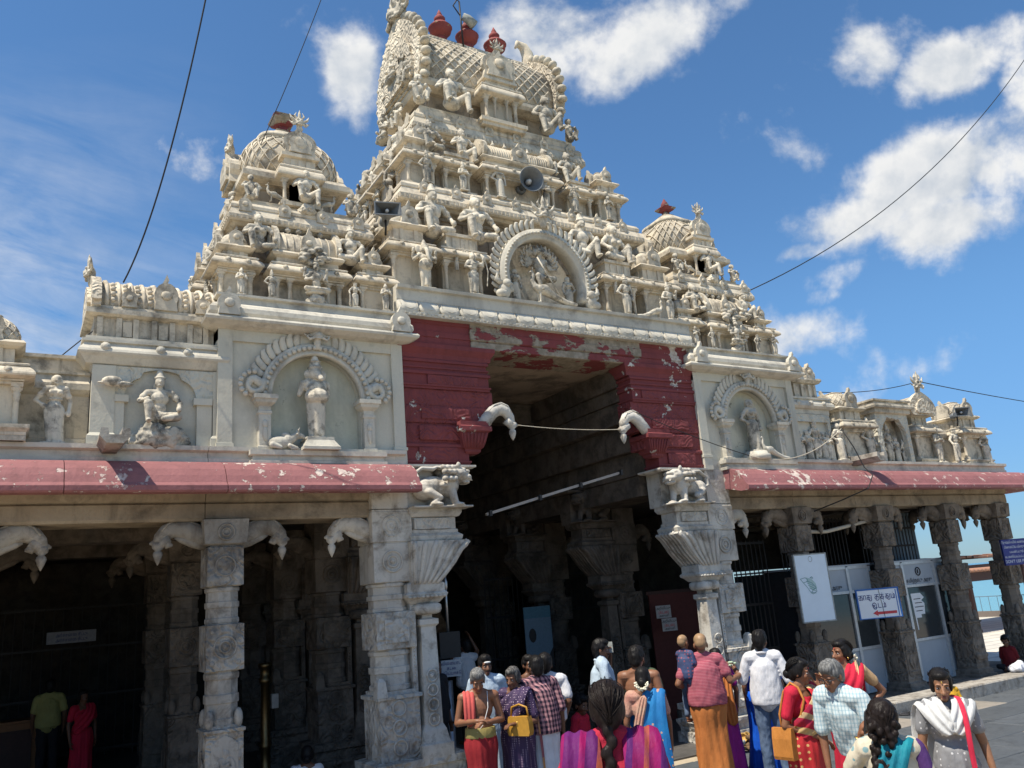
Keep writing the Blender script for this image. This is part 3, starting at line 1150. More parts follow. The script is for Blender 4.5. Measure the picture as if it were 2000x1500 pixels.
def end_gable(root, x, s, hy, z0, z1, leaf_n=22, th=.10):
    """big horseshoe gable closing a barrel roof, with a scalloped flame border"""
    pr = [(TY + y * 1.0, z) for y, z in horseshoe(hy, z0, z1)]
    mb = MB()
    mb.px(pr, x - th, x + th)
    inner = [(TY + (y - TY) * .74, z0 + .06 + (z - z0) * .74) for y, z in pr]
    mb.px(inner, x + s * th, x + s * (th + .05))
    inner2 = [(TY + (y - TY) * .46, z0 + .10 + (z - z0) * .46) for y, z in pr]
    mb.px(inner2, x + s * (th + .04), x + s * (th + .10))
    gb = part('end_gable', mb, M_CARVEC, root)
    # flame border
    L = [Vector((0, y, z)) for y, z in pr]
    cum = [0]
    for a, b in zip(L[:-1], L[1:]): cum.append(cum[-1] + (b - a).length)
    for k in range(leaf_n):
        d = cum[-1] * (k + .5) / leaf_n
        y = float(np.interp(d, cum, [p.y for p in L])); z = float(np.interp(d, cum, [p.z for p in L]))
        v = Vector((0, y - TY, z - (z0 + (z1 - z0) * .4))).normalized()
        lm = MB()
        ang = math.atan2(v.z, v.y)
        q = Matrix.Rotation(ang - math.pi / 2, 3, 'X').to_quaternion()
        lm.ell((x, y + v.y * .06, z + v.z * .06), (th * .95, .075, .105), 8, 6, q)
        part('flame_leaf', lm, M_CREAM2, gb)
    return gb


end_gable(mt, CX - 1.42, -1, .92, 11.16, 12.86)
end_gable(mt, CX + 1.42, 1, .90, 11.16, 12.80, 20)
# central porch of the neck
mb = MB()
mb.rl(CX - .0, 11.22, .40, .20, [(10.36, .04), (10.42, .04), (10.43, .07), (10.50, .07), (10.51, 0), (10.52, -.12), (11.0, -.12)])
mb.rl(CX, 11.20, .36, .18, kapota(10.98, 11.20, .10))
mb.rl(CX, 11.20, .30, .16, [(11.18, 0), (11.30, 0), (11.31, .05), (11.36, .05)])
porch = part('porch', mb, M_CREAM, mt)
for x in (-.30, -.12, .12, .30):
    cm = MB(); colonnette(cm, CX + x, 11.06, 10.50, 11.0, .042 if abs(x) > .2 else .03)
    part('column', cm, M_CREAM, porch)
mb = MB()
nasi(mb, CX, 11.06, 11.36, .66, .72, 'y', .06)
pg = part('gable', mb, M_CREAM2, porch)
mb = MB(); mb.py([(CX + a * .8, 11.40 + b * .76) for a, b in nasi_pts(.66, .72)], 10.97, 11.01); mb.lathe_y(CX, 11.67, [(10.93, .03), (10.94, .09), (10.97, .11)], 12)
part('gable_face', mb, M_CREAM, porch)
# red pots
for i, x in enumerate((6.49, 7.07, 7.70)):
    mb = MB()
    z = 12.76
    mb.ng(x, TY, 18, [(z - .02, .10), (z + .03, .12), (z + .05, .07), (z + .09, .07), (z + .12, .15), (z + .18, .205), (z + .25, .215), (z + .27, .235), (z + .29, .215), (z + .35, .165), (z + .385, .09), (z + .41, .07), (z + .44, .10), (z + .49, .112), (z + .53, .085), (z + .555, .045), (z + .585, .055), (z + .62, .04), (z + .70, .004)], 0, True)
    part('roof_pot', mb, M_POT, mt)
# plume ornament at the far end
mb = MB()
x0 = 8.48
mb.tube([(x0 + .02, TY, 12.62), (x0 - .0, TY, 12.85), (x0 - .02, TY, 13.05), (x0 - .10, TY, 13.20), (x0 - .24, TY, 13.24), (x0 - .30, TY, 13.12)], [.17, .15, .12, .10, .07, .02], 12)
mb.tube([(x0 + .05, TY, 12.62), (x0 + .12, TY, 12.85), (x0 + .26, TY, 12.98), (x0 + .36, TY, 13.14)], [.16, .14, .09, .015], 12)
mb.ell((x0 + .16, TY - .02, 12.78), (.16, .13, .16))
part('plume_crest', mb, M_CREAM, mt)


# ---------------------------------------------------------------- flanking towers
def side_tower(cx, name, label, mirror=False):
    cy = 11.3
    t = thing(name, label, 'temple tower', (cx, cy, 6.1))
    core(t, cx, cy, .98, .98, 6.12, 6.86)
    core(t, cx, cy, .80, .80, 6.84, 7.46)
    for s in (-1, 1):
        kuta(t, cx + s * .94, cy - .94, .50, 6.20, 6.68, 6.96, 7.26, name='domed_shrine')
        kuta(t, cx - .94, cy + s * .94 if s > 0 else cy, .50, 6.20, 6.68, 6.96, 7.26, cols='f') if s > 0 else None
    shala(t, cx, cy - .98, .98, .46, 6.20, 6.66, 6.95, 7.36, 2, 8)
    # the same oblong shrine on the side face is a domed one
    kuta(t, cx - 1.0, cy + .02, .52, 6.20, 6.66, 6.98, 7.34)
    ledge(t, cx, cy, .92, .92, 7.42, 7.74, .09, 4)
    core(t, cx, cy, .58, .58, 7.70, 8.30)
    mb = MB()
    mb.rl(cx, cy, .80, .80, [(7.72, .04), (7.82, .04), (7.83, .0), (7.88, 0), (7.89, -.1)])
    part('neck_ledge', mb, M_CREAM, t)
    mb = MB()
    mb.rl(cx, cy, .70, .70, [(8.24, -.10), (8.26, .04), (8.28, .07), (8.36, .07), (8.37, .04), (8.44, .0)])
    part('roof_cornice', mb, M_CREAM, t)
    # porch
    mb = MB()
    mb.rl(cx, cy - .72, .26, .16, kapota(8.26, 8.46, .08))
    mb.rl(cx, cy - .72, .22, .14, [(8.44, 0), (8.60, 0), (8.61, .05), (8.66, .05)])
    for k in (-.11, 0, .11):
        mb.box(cx + k - .03, cx + k + .03, cy - .875, cy - .855, 8.47, 8.58)
    mb.rl(cx, cy - .72, .26, .14, [(7.86, .02), (7.92, .02), (7.93, -.14), (8.26, -.14)])
    pc = part('porch', mb, M_CREAM, t)
    for s in (-1, 1):
        cm = MB(); colonnette(cm, cx + s * .22, cy - .84, 7.90, 8.27, .034)
        part('column', cm, M_CREAM, pc)
    gm = MB(); nasi(gm, cx, cy - .84, 8.64, .46, .52, 'y', .05)
    part('gable', gm, M_CREAM2, pc)
    gm = MB(); gm.py([(cx + a * .7, 8.69 + b * .66) for a, b in nasi_pts(.46, .52)], cy - .91, cy - .88); part('gable_face', gm, M_CREAM, pc)
    gm = MB(); gm.px([(cy + a, 8.40 + b) for a, b in nasi_pts(.56, .60)], cx - .84, cx - .50); gm.px([(cy + a * .7, 8.46 + b * .7) for a, b in nasi_pts(.56, .60)], cx - .88, cx - .83)
    part('gable', gm, M_CREAM2, t)
    gm = MB(); gm.px([(cy + a, 8.44 + b) for a, b in nasi_pts(.5, .6)], cx + .78, cx + .86)
    part('gable', gm, M_CREAM2, t)
    mb = MB(); mb.sup(cx, cy, .655, .655, [(8.40, .84), (8.46, .98), (8.60, 1.06), (8.78, 1.05), (8.96, .94), (9.10, .78), (9.18, .62), (9.19, .68), (9.26, .66), (9.27, .58), (9.36, .44), (9.44, .28), (9.46, .10)], 24, .5)
    d = part('dome', mb, M_CREAM2, t)
    lm = MB()
    tt = [(z, s) for z, s in ((8.46, .99), (8.60, 1.07), (8.70, 1.07), (8.80, 1.05), (8.90, 1.0), (9.0, .91), (9.10, .79), (9.17, .65))]
    for k in range(22):
        for sg in (1, -1):
            pts = []
            for z, s in tt:
                a = TAU * k / 22 + sg * (z - 8.46) * 1.15
                c, e_ = math.cos(a), math.sin(a)
                pts.append((cx + s * .66 * math.copysign(abs(c) ** .5, c), cy + s * .66 * math.copysign(abs(e_) ** .5, e_), z))
            lm.tube(pts, .011, 4, False)
    part('lattice', lm, M_CREAM, d)
    mb = MB()
    if not mirror:
        mb.rl(cx, cy, .07, .07, [(9.42, .04), (9.50, .06), (9.51, .0), (9.60, -.01), (9.64, .06), (9.70, .10), (9.73, .11), (9.74, .06), (9.78, .08), (9.80, .03)])
    else:
        mb.rl(cx, cy, .06, .06, [(9.42, .04), (9.50, .05), (9.51, .0), (9.57, -.01), (9.60, .05), (9.64, .09), (9.66, .09), (9.68, .03)])
        mb.ng(cx, cy, 8, [(9.66, .07), (9.71, .09), (9.77, .07), (9.82, .04), (9.88, .005)], 0, True)
    part('finial_base', mb, M_REDG, t)
    return t


st_l = side_tower(3.2, 'flanking_tower', 'smaller square cream tower left of the main tower, with a netted dome')
st_r = side_tower(10.9, 'flanking_tower', 'smaller square cream tower right of the main tower, in front of the clouds', True)


# ---------------------------------------------------------------- arched niche panels
def arch_pts(cx, zs, r, n=20, k=1.0, dip=.0):
    return [(cx + r * math.cos(math.pi * i / n), zs + k * r * math.sin(math.pi * i / n) - (dip if i == n // 2 else 0)) for i in range(n + 1)]


LEAF = {}


def flame_ring(root, cx, y, zs, r, n, sz, k=1.0, gap=0.13, mats=None, a0=0.0, a1=math.pi):
    """flame leaves standing round an arch"""
    key = (round(sz, 3), mats.name)
    if key not in LEAF:
        lm = MB()
        lm.tube([(-sz * .10, 0, -sz * .1), (-sz * .16, 0, sz * .25), (-sz * .10, -.01, sz * .62), (sz * .06, -.03, sz * .92), (sz * .22, -.045, sz * .92)], [sz * .16, sz * .26, sz * .25, sz * .16, sz * .05], 7)
        lm.v = [(x, y * .45, z) for x, y, z in lm.v]
        LEAF[key] = lm.mesh('flame_leaf', mats)
    o0 = root_org(root)
    for i in range(n):
        a = a0 + (a1 - a0) * (i + .5) / n
        if abs(a - math.pi / 2) < gap: continue
        s = -1 if a < math.pi / 2 else 1
        o = link('flame_leaf', LEAF[key], root, Vector((cx + r * math.cos(a), y, zs + k * r * math.sin(a))) - o0)
        o.rotation_euler = (0, -(a - math.pi / 2) - s * -.15, 0)
        o.scale = (s, 1, 1)


def niche_panel(cx, label):
    """square panel left or right of the gate with a flame arch"""
    t = thing('niche_panel', label, 'wall niche', (cx, 10.0, 4.1))
    x0, x1 = cx - 1.21, cx + 1.19
    mb = MB()
    # wall with an arched recess open to the sill
    op = arch_pts(cx, 4.95, .585, 22, 1.0)
    out = [(x1 - .16, 4.26), (x1 - .16, 5.78), (x0 + .17, 5.78), (x0 + .17, 4.26), (cx - .585, 4.26)] + [(x, z) for x, z in reversed(op)] + [(cx + .585, 4.26)]
    mb.py(out, 9.975, 10.10)
    part('wall', mb, M_PANEL, t)
    mb = MB(); mb.box(x0 + .012, x1 - .012, 10.46, 12.4, 4.09, 5.9); part('core', mb, M_CREAM, t)
    mb = MB(); mb.box(x0 + .1, x1 - .1, 10.101, 10.458, 4.2, 5.79)
    part('niche_back', mb, M_PANELB, t)
    mb = MB()
    for a, b in ((x0, x0 + .17), (x1 - .16, x1)):
        mb.box(a, b, 9.93, 10.45, 4.12, 5.80)
        mb.rl((a + b) / 2, 10.18, (b - a) / 2, .25, [(4.115, .004), (4.32, .004), (4.321, .015), (4.36, .015), (4.365, 0)])
    mb.box(x0, x1, 9.935, 10.45, 5.64, 5.80)
    part('frame', mb, M_PANEL, t)
    mb = MB()
    mb.box(x0, x1, 9.955, 10.45, 4.10, 4.26)
    mb.rl(cx, 9.95, .83, .12, [(4.10, .03), (4.14, .03), (4.15, 0), (4.20, -.01), (4.21, .03), (4.27, .03)])
    part('sill', mb, M_PALE, t)
    mb = MB()
    mb.rl((x0 + x1) / 2, 10.3, (x1 - x0) / 2, .38, [(5.78, .0), (5.80, .10), (5.84, .18), (5.87, .19), (5.90, .17), (5.905, .10), (5.96, .13), (6.02, .125), (6.07, .09), (6.10, .04), (6.11, .0), (6.20, -.02), (6.21, .03), (6.24, .03)])
    c = part('cornice', mb, M_PALE, t)
    for s in (-1, 1):
        gm = MB(); nasi(gm, cx + s * 1.12, 9.78, 5.91, .26, .36, 'y', .05)
        part('gable', gm, M_PALE, c)
    # arch ring: flat band, bead row, flame leaves
    am = MB()
    ring = []
    for i in range(25):
        a = math.pi * i / 24
        ca, sa = math.cos(a), math.sin(a)
        ring.append([(cx + r * ca, y, 4.95 + r * sa) for r, y in ((.575, 9.99), (.575, 9.90), (.60, 9.875), (.63, 9.90), (.70, 9.88), (.73, 9.90), (.73, 9.99))])
    am.loft(ring, True)
    arch = part('arch', am, M_PALE, t)
    bm = MB()
    for i in range(30):
        a = math.pi * (i + .5) / 30
        bm.ell((cx + .665 * math.cos(a), 9.875, 4.95 + .665 * math.sin(a)), (.033, .03, .033), 8, 5)
    part('bead_row', bm, M_PALE, arch, kind='stuff')
    flame_ring(arch, cx, 9.93, 4.95, .72, 26, .19, 1.0, .20, M_PALE)
    for s in (-1, 1):
        vm = MB()
        vm.tube([(cx + s * (.66 + .22 * k + .05 * math.sin(k * 3)), 9.90, 4.99 + .05 * math.cos(k * 3) + .16 * math.sin(k * 3.0)) for k in [i / 8 for i in range(9)]], [.05, .055, .06, .06, .055, .05, .04, .03, .015], 8)
        vm.tube([(cx + s * (.80 + (.13 - .010 * k) * math.cos(k * .62 + 2.6)), 9.88, 5.09 + (.13 - .010 * k) * math.sin(k * .62 + 2.6)) for k in range(12)], [.045 - .0025 * k for k in range(12)], 7)
        for k in range(7): vm.ell((cx + s * (.80 + .16 * math.cos(-.9 + k * .42)), 9.87, 5.09 + .16 * math.sin(-.9 + k * .42)), (.035, .03, .035), 6, 5)
        part('scroll', vm, M_PALE, arch)
        cm = MB()
        x = cx + s * .665
        cm.rl(x, 9.93, .07, .05, [(4.27, .02), (4.32, .02), (4.33, 0), (4.72, 0), (4.73, .012), (4.76, .012), (4.77, 0), (4.82, .0), (4.86, .05), (4.90, .06), (4.905, .075), (4.96, .075)])
        cm.ell((x, 9.875, 4.60), (.035, .02, .05), 8, 6)
        cm.ell((x, 9.875, 4.48), (.03, .02, .10), 8, 6)
        part('column', cm, M_PALE, t)
    return t


M_PANELB = stucco('niche_plaster', (.55, .55, .44), (.60, .58, .48), (.10, .095, .085), .60, .66, 1.5, streak=.15)
np_l = niche_panel(3.21, 'square niche panel left of the red gate, with a flame arch')
np_r = niche_panel(10.89, 'square niche panel right of the red gate, with a flame arch')

# ---------------------------------------------------------------- red gate wall
gw = thing('gate_wall', 'flaking red painted wall of corbelled blocks over the entrance', 'gate wall', (CX, 10.3, 4.1))
lay = [(5.84, 6.20, 5.50, 9.975, 'm'), (5.64, 5.84, 5.83, 9.955, 'c'), (5.46, 5.64, 5.74, 9.985, 'p'), (5.20, 5.46, 5.75, 9.96, 'p'),
       (4.96, 5.20, 5.79, 9.985, 'r'), (4.72, 4.96, 5.74, 9.965, 'r'), (4.44, 4.72, 5.62, 9.985, 'r'), (4.14, 4.44, 5.36, 9.97, 'p')]
for s in (-1, 1):
    for z0, z1, xi, y, kd in lay:
        mb = MB()
        X = (lambda v: v) if s < 0 else mx
        xa, xb = sorted((X(4.37), X(xi)))
        h = z1 - z0
        cxx, hx = (xa + xb) / 2, (xb - xa) / 2
        hy = (10.32 - y) / 2
        if kd == 'm':
            pf = [(z0, 0), (z0 + h * .3, 0), (z0 + h * .32, .012), (z0 + h * .55, .012), (z0 + h * .57, -.004), (z1 - .06, -.004), (z1 - .05, .01), (z1, .01)]
        elif kd == 'c':
            pf = [(z0, -.03), (z0 + h * .3, -.02), (z0 + h * .55, .01), (z0 + h * .7, .03), (z1, .03)]
        elif kd == 'p':
            pf = [(z0, .0), (z0 + .03, .0), (z0 + .035, .015), (z0 + .06, .015), (z0 + .065, -.01), (z1 - .06, -.01), (z1 - .055, .015), (z1 - .02, .015), (z1, 0)]
        else:
            pf = [(z0, -.005), (z0 + .012, .0), (z1 - .012, 0), (z1, -.005)]
        mb.rl(cxx, (y + 10.32) / 2, hx, hy, pf)
        part('block', mb, M_REDC if kd == 'r' else M_RED, gw)
    # recessed/raised panels
    for xa, xb, za, zb in ((4.78, 5.55, 5.26, 5.40), (4.66, 5.40, 4.77, 4.93), (4.62, 5.30, 4.48, 4.68), (4.60, 5.16, 4.20, 4.38)):
        a, b = sorted(((xa, xb) if s < 0 else (mx(xa), mx(xb))))
        pm = MB(); pm.rl((a + b) / 2, 9.965, (b - a) / 2, .012, [(za, 0), (za + .01, .006), (zb - .01, .006), (zb, 0)])
        part('carved_panel', pm, M_REDC, gw)
    # hanging fluted capital under the corbels
    fm = MB()
    x = 5.40 if s < 0 else mx(5.40)
    fm.rl(x, 10.05, .12, .11, [(4.30, -.03), (4.33, .0), (4.36, .0), (4.38, .03), (4.46, .06), (4.58, .09), (4.60, .13), (4.66, .13), (4.68, .10), (4.74, .10)])
    for k in range(7):
        xx = x - .17 + .34 * k / 6
        fm.tube([(xx * .72 + x * .28, 9.915, 4.38), (xx * .9 + x * .1, 9.87, 4.48), (xx, 9.845, 4.58)], .016, 5)
    part('fluted_capital', fm, M_RED, gw)
    # scroll arm with a bud
    am = MB()
    sx = 1 if s < 0 else -1
    bx = 5.60 if s < 0 else mx(5.60)
    P = [(-.06, 4.66, .09), (.05, 4.80, .095), (.15, 4.90, .095), (.26, 4.945, .09), (.365, 4.915, .082), (.425, 4.83, .07), (.45, 4.75, .05)]
    am.tube([(bx + sx * a, 9.93, z) for a, z, _ in P], [r for *_, r in P], 12, True, True, 0, .95)
    am.tube([(bx + sx * .36, 9.93, 4.80), (bx + sx * .44, 9.93, 4.735), (bx + sx * .55, 9.93, 4.72)], [.075, .07, .012], 8)
    for q_ in (-.06, 0, .06): am.tube([(bx + sx * a, 9.93 + q_, z + r * (1.0 - 20 * q_ * q_)) for a, z, r in P[1:6]], .011, 4)
    am.ng(bx + sx * .45, 9.93, 10, [(4.50, .004), (4.54, .03), (4.60, .05), (4.64, .05), (4.66, .03), (4.69, .06), (4.75, .07)], 0, True)
    part('scroll_arm', am, M_STONEW, gw)
# lintel over the opening, paint mostly gone
mb = MB(); mb.rl(CX, 10.3, 1.56, .355, [(5.82, -.02), (5.83, 0), (5.93, 0), (5.94, -.02), (5.96, .01), (6.08, .014), (6.09, 0), (6.20, .0)])
part('lintel', mb, M_REDG, gw)
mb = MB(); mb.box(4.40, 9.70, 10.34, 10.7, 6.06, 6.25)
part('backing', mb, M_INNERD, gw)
for a, b in ((4.22, 4.44), (9.50, 10.12)):
    mb = MB(); mb.box(a, b, 10.03, 10.5, 3.56, 4.5); part('backing', mb, M_STONEW, gw)

# ---------------------------------------------------------------- passage behind the gate
pas = thing('passage_roof', 'dark stone passage roof behind the red gate', 'ceiling', (CX, 14, 5.8))
y = 10.34
k = 0
while y < 19.5:
    w = (1.2, 1.05, 1.3, 1.1)[k % 4]
    mb = MB(); mb.box(5.0, 9.1, y + .006, y + w - .006, 5.85 + .012 * (k % 3), 6.05)
    part('ceiling_slab', mb, M_CEIL, pas); y += w; k += 1
for s in (-1, 1):
    x0 = 5.34 if s < 0 else mx(5.34)
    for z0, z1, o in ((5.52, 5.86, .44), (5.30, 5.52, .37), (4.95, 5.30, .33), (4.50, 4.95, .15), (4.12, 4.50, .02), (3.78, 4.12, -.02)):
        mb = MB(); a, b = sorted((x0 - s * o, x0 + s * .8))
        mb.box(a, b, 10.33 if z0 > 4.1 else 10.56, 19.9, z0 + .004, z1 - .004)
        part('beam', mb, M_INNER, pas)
mb = MB()
for k in range(3):
    mb.rl(CX, 13.1 + k * 2.4, 2.0, .16, [(5.50, -.03), (5.53, 0), (5.80, 0), (5.85, .05)])
part('cross_beam', mb, M_INNER, pas)

# ---------------------------------------------------------------- wings: eaves, beams, parapet bases, roofs
EAVE = [(10.02, 4.125), (9.90, 4.125), (9.78, 4.105), (9.67, 4.06), (9.58, 3.99), (9.52, 3.91), (9.475, 3.825), (9.44, 3.80), (9.425, 3.785), (9.425, 3.735), (9.445, 3.715), (9.6, 3.715), (9.9, 3.79), (10.02, 3.79)]


def wing(name, label, x0, x1, joints, end_hip=False):
    t = thing(name, label, 'temple hall', ((x0 + x1) / 2, 10.2, 3.5))
    js = [x0] + joints + [x1]
    for i, (a, b) in enumerate(zip(js[:-1], js[1:])):
        mb = MB()
        last = end_hip and i == len(js) - 2
        if not last:
            mb.px(EAVE, a + .004, b - .004, False)
        else:
            # eave turns the corner
            L = [[(a + .004, y, z) for y, z in EAVE], [(b + (10.02 - y), y, z) for y, z in EAVE]]
            mb.loft(L, False)
            mb.loft([[(b + (10.02 - y), y, z) for y, z in EAVE], [(b + (10.02 - y), 16.0, z) for y, z in EAVE]], False)
        part('eave_stone', mb, M_EAVEW if (b > 3.0 and a < 4.4) or 9.9 < a < 11.9 else M_EAVE, t)
    jb = [x0 + (x1 - x0) * k / 5 for k in range(6)]
    for a, b in zip(jb[:-1], jb[1:]):
        mb = MB()
        mb.px([(10.06, 3.47), (10.04, 3.50), (10.04, 3.66), (10.07, 3.68), (10.02, 3.70), (10.0, 3.79), (10.6, 3.79), (10.6, 3.47)], a + .004, b - .004)
        part('beam', mb, M_BEAM, t)
        mb = MB()
        mb.px([(9.90, 4.11), (9.90, 4.17), (9.925, 4.175), (9.93, 4.24), (9.90, 4.25), (9.87, 4.26), (9.87, 4.31), (10.5, 4.31), (10.5, 4.11)], a + .003, b - .003)
        part('ledge_stone', mb, M_PALE, t)
    return t


wl = wing('hall_wing', 'left hall wing with a faded red eave over dark pillars', -8.0, 4.37, [-5.5, -3.2, -1.2, .42, 2.02], False)
wr = wing('hall_wing', 'right hall wing with a faded red eave ending at a corner by the sea', 10.06, 18.45, [11.95, 13.9, 16.2], True)
# roof slabs over the halls, cross beams
for t, x0, x1, y1 in ((wl, -8.0, 4.9, 20.0), (wr, 9.4, 18.4, 15.9)):
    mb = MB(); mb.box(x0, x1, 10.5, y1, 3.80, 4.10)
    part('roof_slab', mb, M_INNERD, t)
for t, xs in ((wl, (-5.2, -2.8, -.4, 2.1)), (wr, (11.9, 14.15, 16.3, 18.1))):
    for x in xs:
        mb = MB(); mb.rl(x, 13.2 if t is wr else 15.3, .2, 2.6 if t is wr else 4.7, [(3.46, 0), (3.79, 0)])
        part('cross_beam', mb, M_INNER, t)
    for y in (12.3, 14.6):
        mb = MB(); mb.rl((xs[0] + xs[-1]) / 2, y, (xs[-1] - xs[0]) / 2 + .3, .17, [(3.46, 0), (3.78, 0)])
        part('cross_beam', mb, M_INNER, t)
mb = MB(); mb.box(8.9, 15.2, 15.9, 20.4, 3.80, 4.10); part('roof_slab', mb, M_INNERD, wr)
# dark back and side walls of the hall
bw = thing('back_wall', 'dark stone wall closing the back of the hall', 'wall', (4, 20.2, 0))
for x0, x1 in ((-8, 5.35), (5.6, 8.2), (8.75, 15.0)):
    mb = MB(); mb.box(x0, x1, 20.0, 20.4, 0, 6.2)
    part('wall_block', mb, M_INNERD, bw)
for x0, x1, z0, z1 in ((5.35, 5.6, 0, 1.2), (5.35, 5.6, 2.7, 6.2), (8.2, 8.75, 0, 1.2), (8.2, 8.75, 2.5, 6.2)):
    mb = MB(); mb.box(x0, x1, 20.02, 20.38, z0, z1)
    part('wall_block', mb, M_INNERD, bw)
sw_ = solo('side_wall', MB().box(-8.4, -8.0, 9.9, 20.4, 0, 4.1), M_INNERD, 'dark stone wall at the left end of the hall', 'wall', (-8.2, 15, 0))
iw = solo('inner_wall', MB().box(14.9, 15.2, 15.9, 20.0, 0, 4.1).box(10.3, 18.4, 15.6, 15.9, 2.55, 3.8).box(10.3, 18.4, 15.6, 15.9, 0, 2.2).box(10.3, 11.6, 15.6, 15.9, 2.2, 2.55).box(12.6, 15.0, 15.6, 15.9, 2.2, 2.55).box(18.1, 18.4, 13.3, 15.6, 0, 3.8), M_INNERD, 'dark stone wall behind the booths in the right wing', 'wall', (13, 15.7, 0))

# ---------------------------------------------------------------- parapet of the left wing
lp = thing('parapet_wall', 'low cream parapet wall with mouldings behind the standing lady statue', 'parapet', (.2, 10.3, 4.3))
mb = MB()
mb.px([(10.26, 4.31), (10.20, 4.33), (10.20, 4.42), (10.25, 4.43), (10.28, 4.45), (10.28, 4.93), (10.24, 4.95), (10.20, 4.99), (10.20, 5.06), (10.23, 5.10), (10.25, 5.16), (10.22, 5.17), (10.22, 5.20), (10.30, 5.21), (10.32, 5.36), (10.28, 5.37), (10.28, 5.41), (10.6, 5.42), (10.6, 4.31)], -8, .66)
part('wall', mb, M_CREAM2, lp)
shl = thing('barrel_roofed_shrine', 'cream barrel roofed shrine block on the left parapet with a relief panel', 'shrine', (1.3, 10.3, 4.3))
mb = MB(); mb.box(.68, 2.0, 10.06, 10.9, 4.31, 5.24)
part('wall', mb, M_PANEL, shl)
for a, b in ((.66, .90), (1.96, 2.0)):
    mb = MB(); mb.rl((a + b) / 2, 10.05, (b - a) / 2, .06, [(4.31, .03), (4.42, .03), (4.46, .0), (5.18, .0), (5.24, .0)]); part('pilaster', mb, M_PANEL, shl)
for a, b, c_, d_ in ((.90, 1.0, .90, 1.04), (1.78, 1.95, 1.74, 1.95)):
    mb = MB(); mb.box(a, b, 10.0, 10.06, 4.31, 4.82); mb.box(c_, d_, 9.97, 10.06, 4.82, 4.90); part('pilaster', mb, M_PANEL, shl)
# trefoil arch plate with leaf relief
op = []
for i in range(31):
    u = i / 30
    a = math.pi * u
    r = .37 + .035 * abs(math.sin(1.5 * math.pi * (u * 2 - 1) if True else 0))
    z = 4.86 + (.30 + (.06 if .33 < u < .67 else 0)) * math.sin(a) ** .7 if 0 < i < 30 else 4.86
    op.append((1.385 + .385 * math.cos(a), z))
out = [(1.96, 4.86), (1.96, 5.24), (.90, 5.24), (.90, 4.86), (1.0, 4.86)] + list(reversed(op)) + [(1.77, 4.86)]
mb = MB(); mb.py(out, 10.005, 10.07)
part('trefoil_arch', mb, M_CARVEP, shl)
mb = MB()
mb.rl(1.32, 10.5, .68, .45, [(5.20, -.02), (5.24, .0), (5.26, .05), (5.33, .10), (5.36, .13), (5.38, .14), (5.41, .13), (5.46, .09), (5.50, .07), (5.505, .10), (5.54, .10), (5.55, .06), (5.58, .06), (5.59, .0)])
c = part('cornice', mb, M_PALE, shl)
for x in (.78, 1.36, 1.66):
    qm = MB(); rosette(qm, x, 9.93, 5.44, .055); part('rosette', qm, M_PALE, c)
mb = MB()
mb.rl(1.32, 10.5, .66, .40, [(5.56, 0), (5.84, 0), (5.85, .05), (5.87, .09), (5.93, .09), (5.94, .05), (5.98, .04)])
for x in (.72, .92, 1.10, 1.30, 1.50, 1.70, 1.88):
    mb.box(x - .03, x + .03, 10.06, 10.11, 5.60, 5.84)
for x in (1.01, 1.40, 1.79):
    mb.box(x - .05, x + .05, 10.075, 10.11, 5.62, 5.80)
part('neck', mb, M_CREAM2, shl)
pr = [(10.5 + y, z) for y, z in horseshoe(.40, 5.96, 6.42)]
mb = MB(); mb.px(pr, .70, 2.0, True)
rf = part('barrel_roof', mb, M_CREAM2, shl)
mb = MB()
for k in range(10):
    x = .78 + 1.2 * k / 9
    mb.tube([(x, y * 1.0, z + .004) for y, z in pr], .022 if k % 2 else .03, 5, False)
    for j in range(5):
        y, z = pr[1 + j]
        mb.ell((x + .065, y - .005, z + .02), (.03, .02, .03), 6, 5)
part('roof_ribs', mb, M_CREAM, rf)
for x, w, h in ((1.02, .17, .26), (1.42, .26, .46), (1.84, .17, .26)):
    gm = MB(); nasi(gm, x, 10.08, 5.98, w, h, 'y', .05); part('gable', gm, M_CREAM2, shl)
mb = MB(); mb.px([(10.5 + (y - 10.5) * 1.22, 5.93 + (z - 5.96) * 1.2) for y, z in pr], .62, .72)
mb.px([(10.5 + (y - 10.5) * .8, 5.97 + (z - 5.96) * .8) for y, z in pr], .58, .63)
part('end_gable', mb, M_CARVEC, shl)
ks = thing('domed_parapet_shrine', 'small netted dome shrine on the parapet at the left edge', 'shrine', (-.36, 10.2, 4.3))
kuta(ks, -.36, 10.22, .86, 4.31, 4.98, 5.36, 5.80, cols='f', net=True)
mb = MB(); mb.rl(-.36, 10.2, .42, .4, [(4.31, 0), (4.36, 0), (4.38, -.02), (4.44, .03), (4.48, .03)]); part('plinth', mb, M_CREAM2, ks)

# ---------------------------------------------------------------- parapet of the right wing
rp = thing('parapet_wall', 'low cream parapet wall on the right wing running out to the sea end', 'parapet', (15, 10.4, 4.3))
mb = MB()
mb.px([(10.30, 4.31), (10.30, 4.9), (10.26, 4.92), (10.24, 5.0), (10.27, 5.10), (10.27, 5.22), (10.6, 5.24), (10.6, 4.31)], 12.0, 18.2)
part('wall', mb, M_CREAM2, rp)
sr = thing('barrel_roofed_shrine', 'cream barrel roofed block on the right parapet above a five figure relief', 'shrine', (12.55, 10.3, 4.3))
mb = MB(); mb.box(12.06, 13.06, 10.06, 10.9, 4.31, 5.18); part('wall', mb, M_PANEL, sr)
mb = MB(); mb.box(12.06, 12.12, 10.0, 10.06, 4.31, 5.18); mb.box(12.98, 13.06, 10.0, 10.06, 4.31, 5.18); mb.box(12.12, 12.98, 9.99, 10.06, 5.04, 5.18)
part('frame', mb, M_CARVEP, sr)
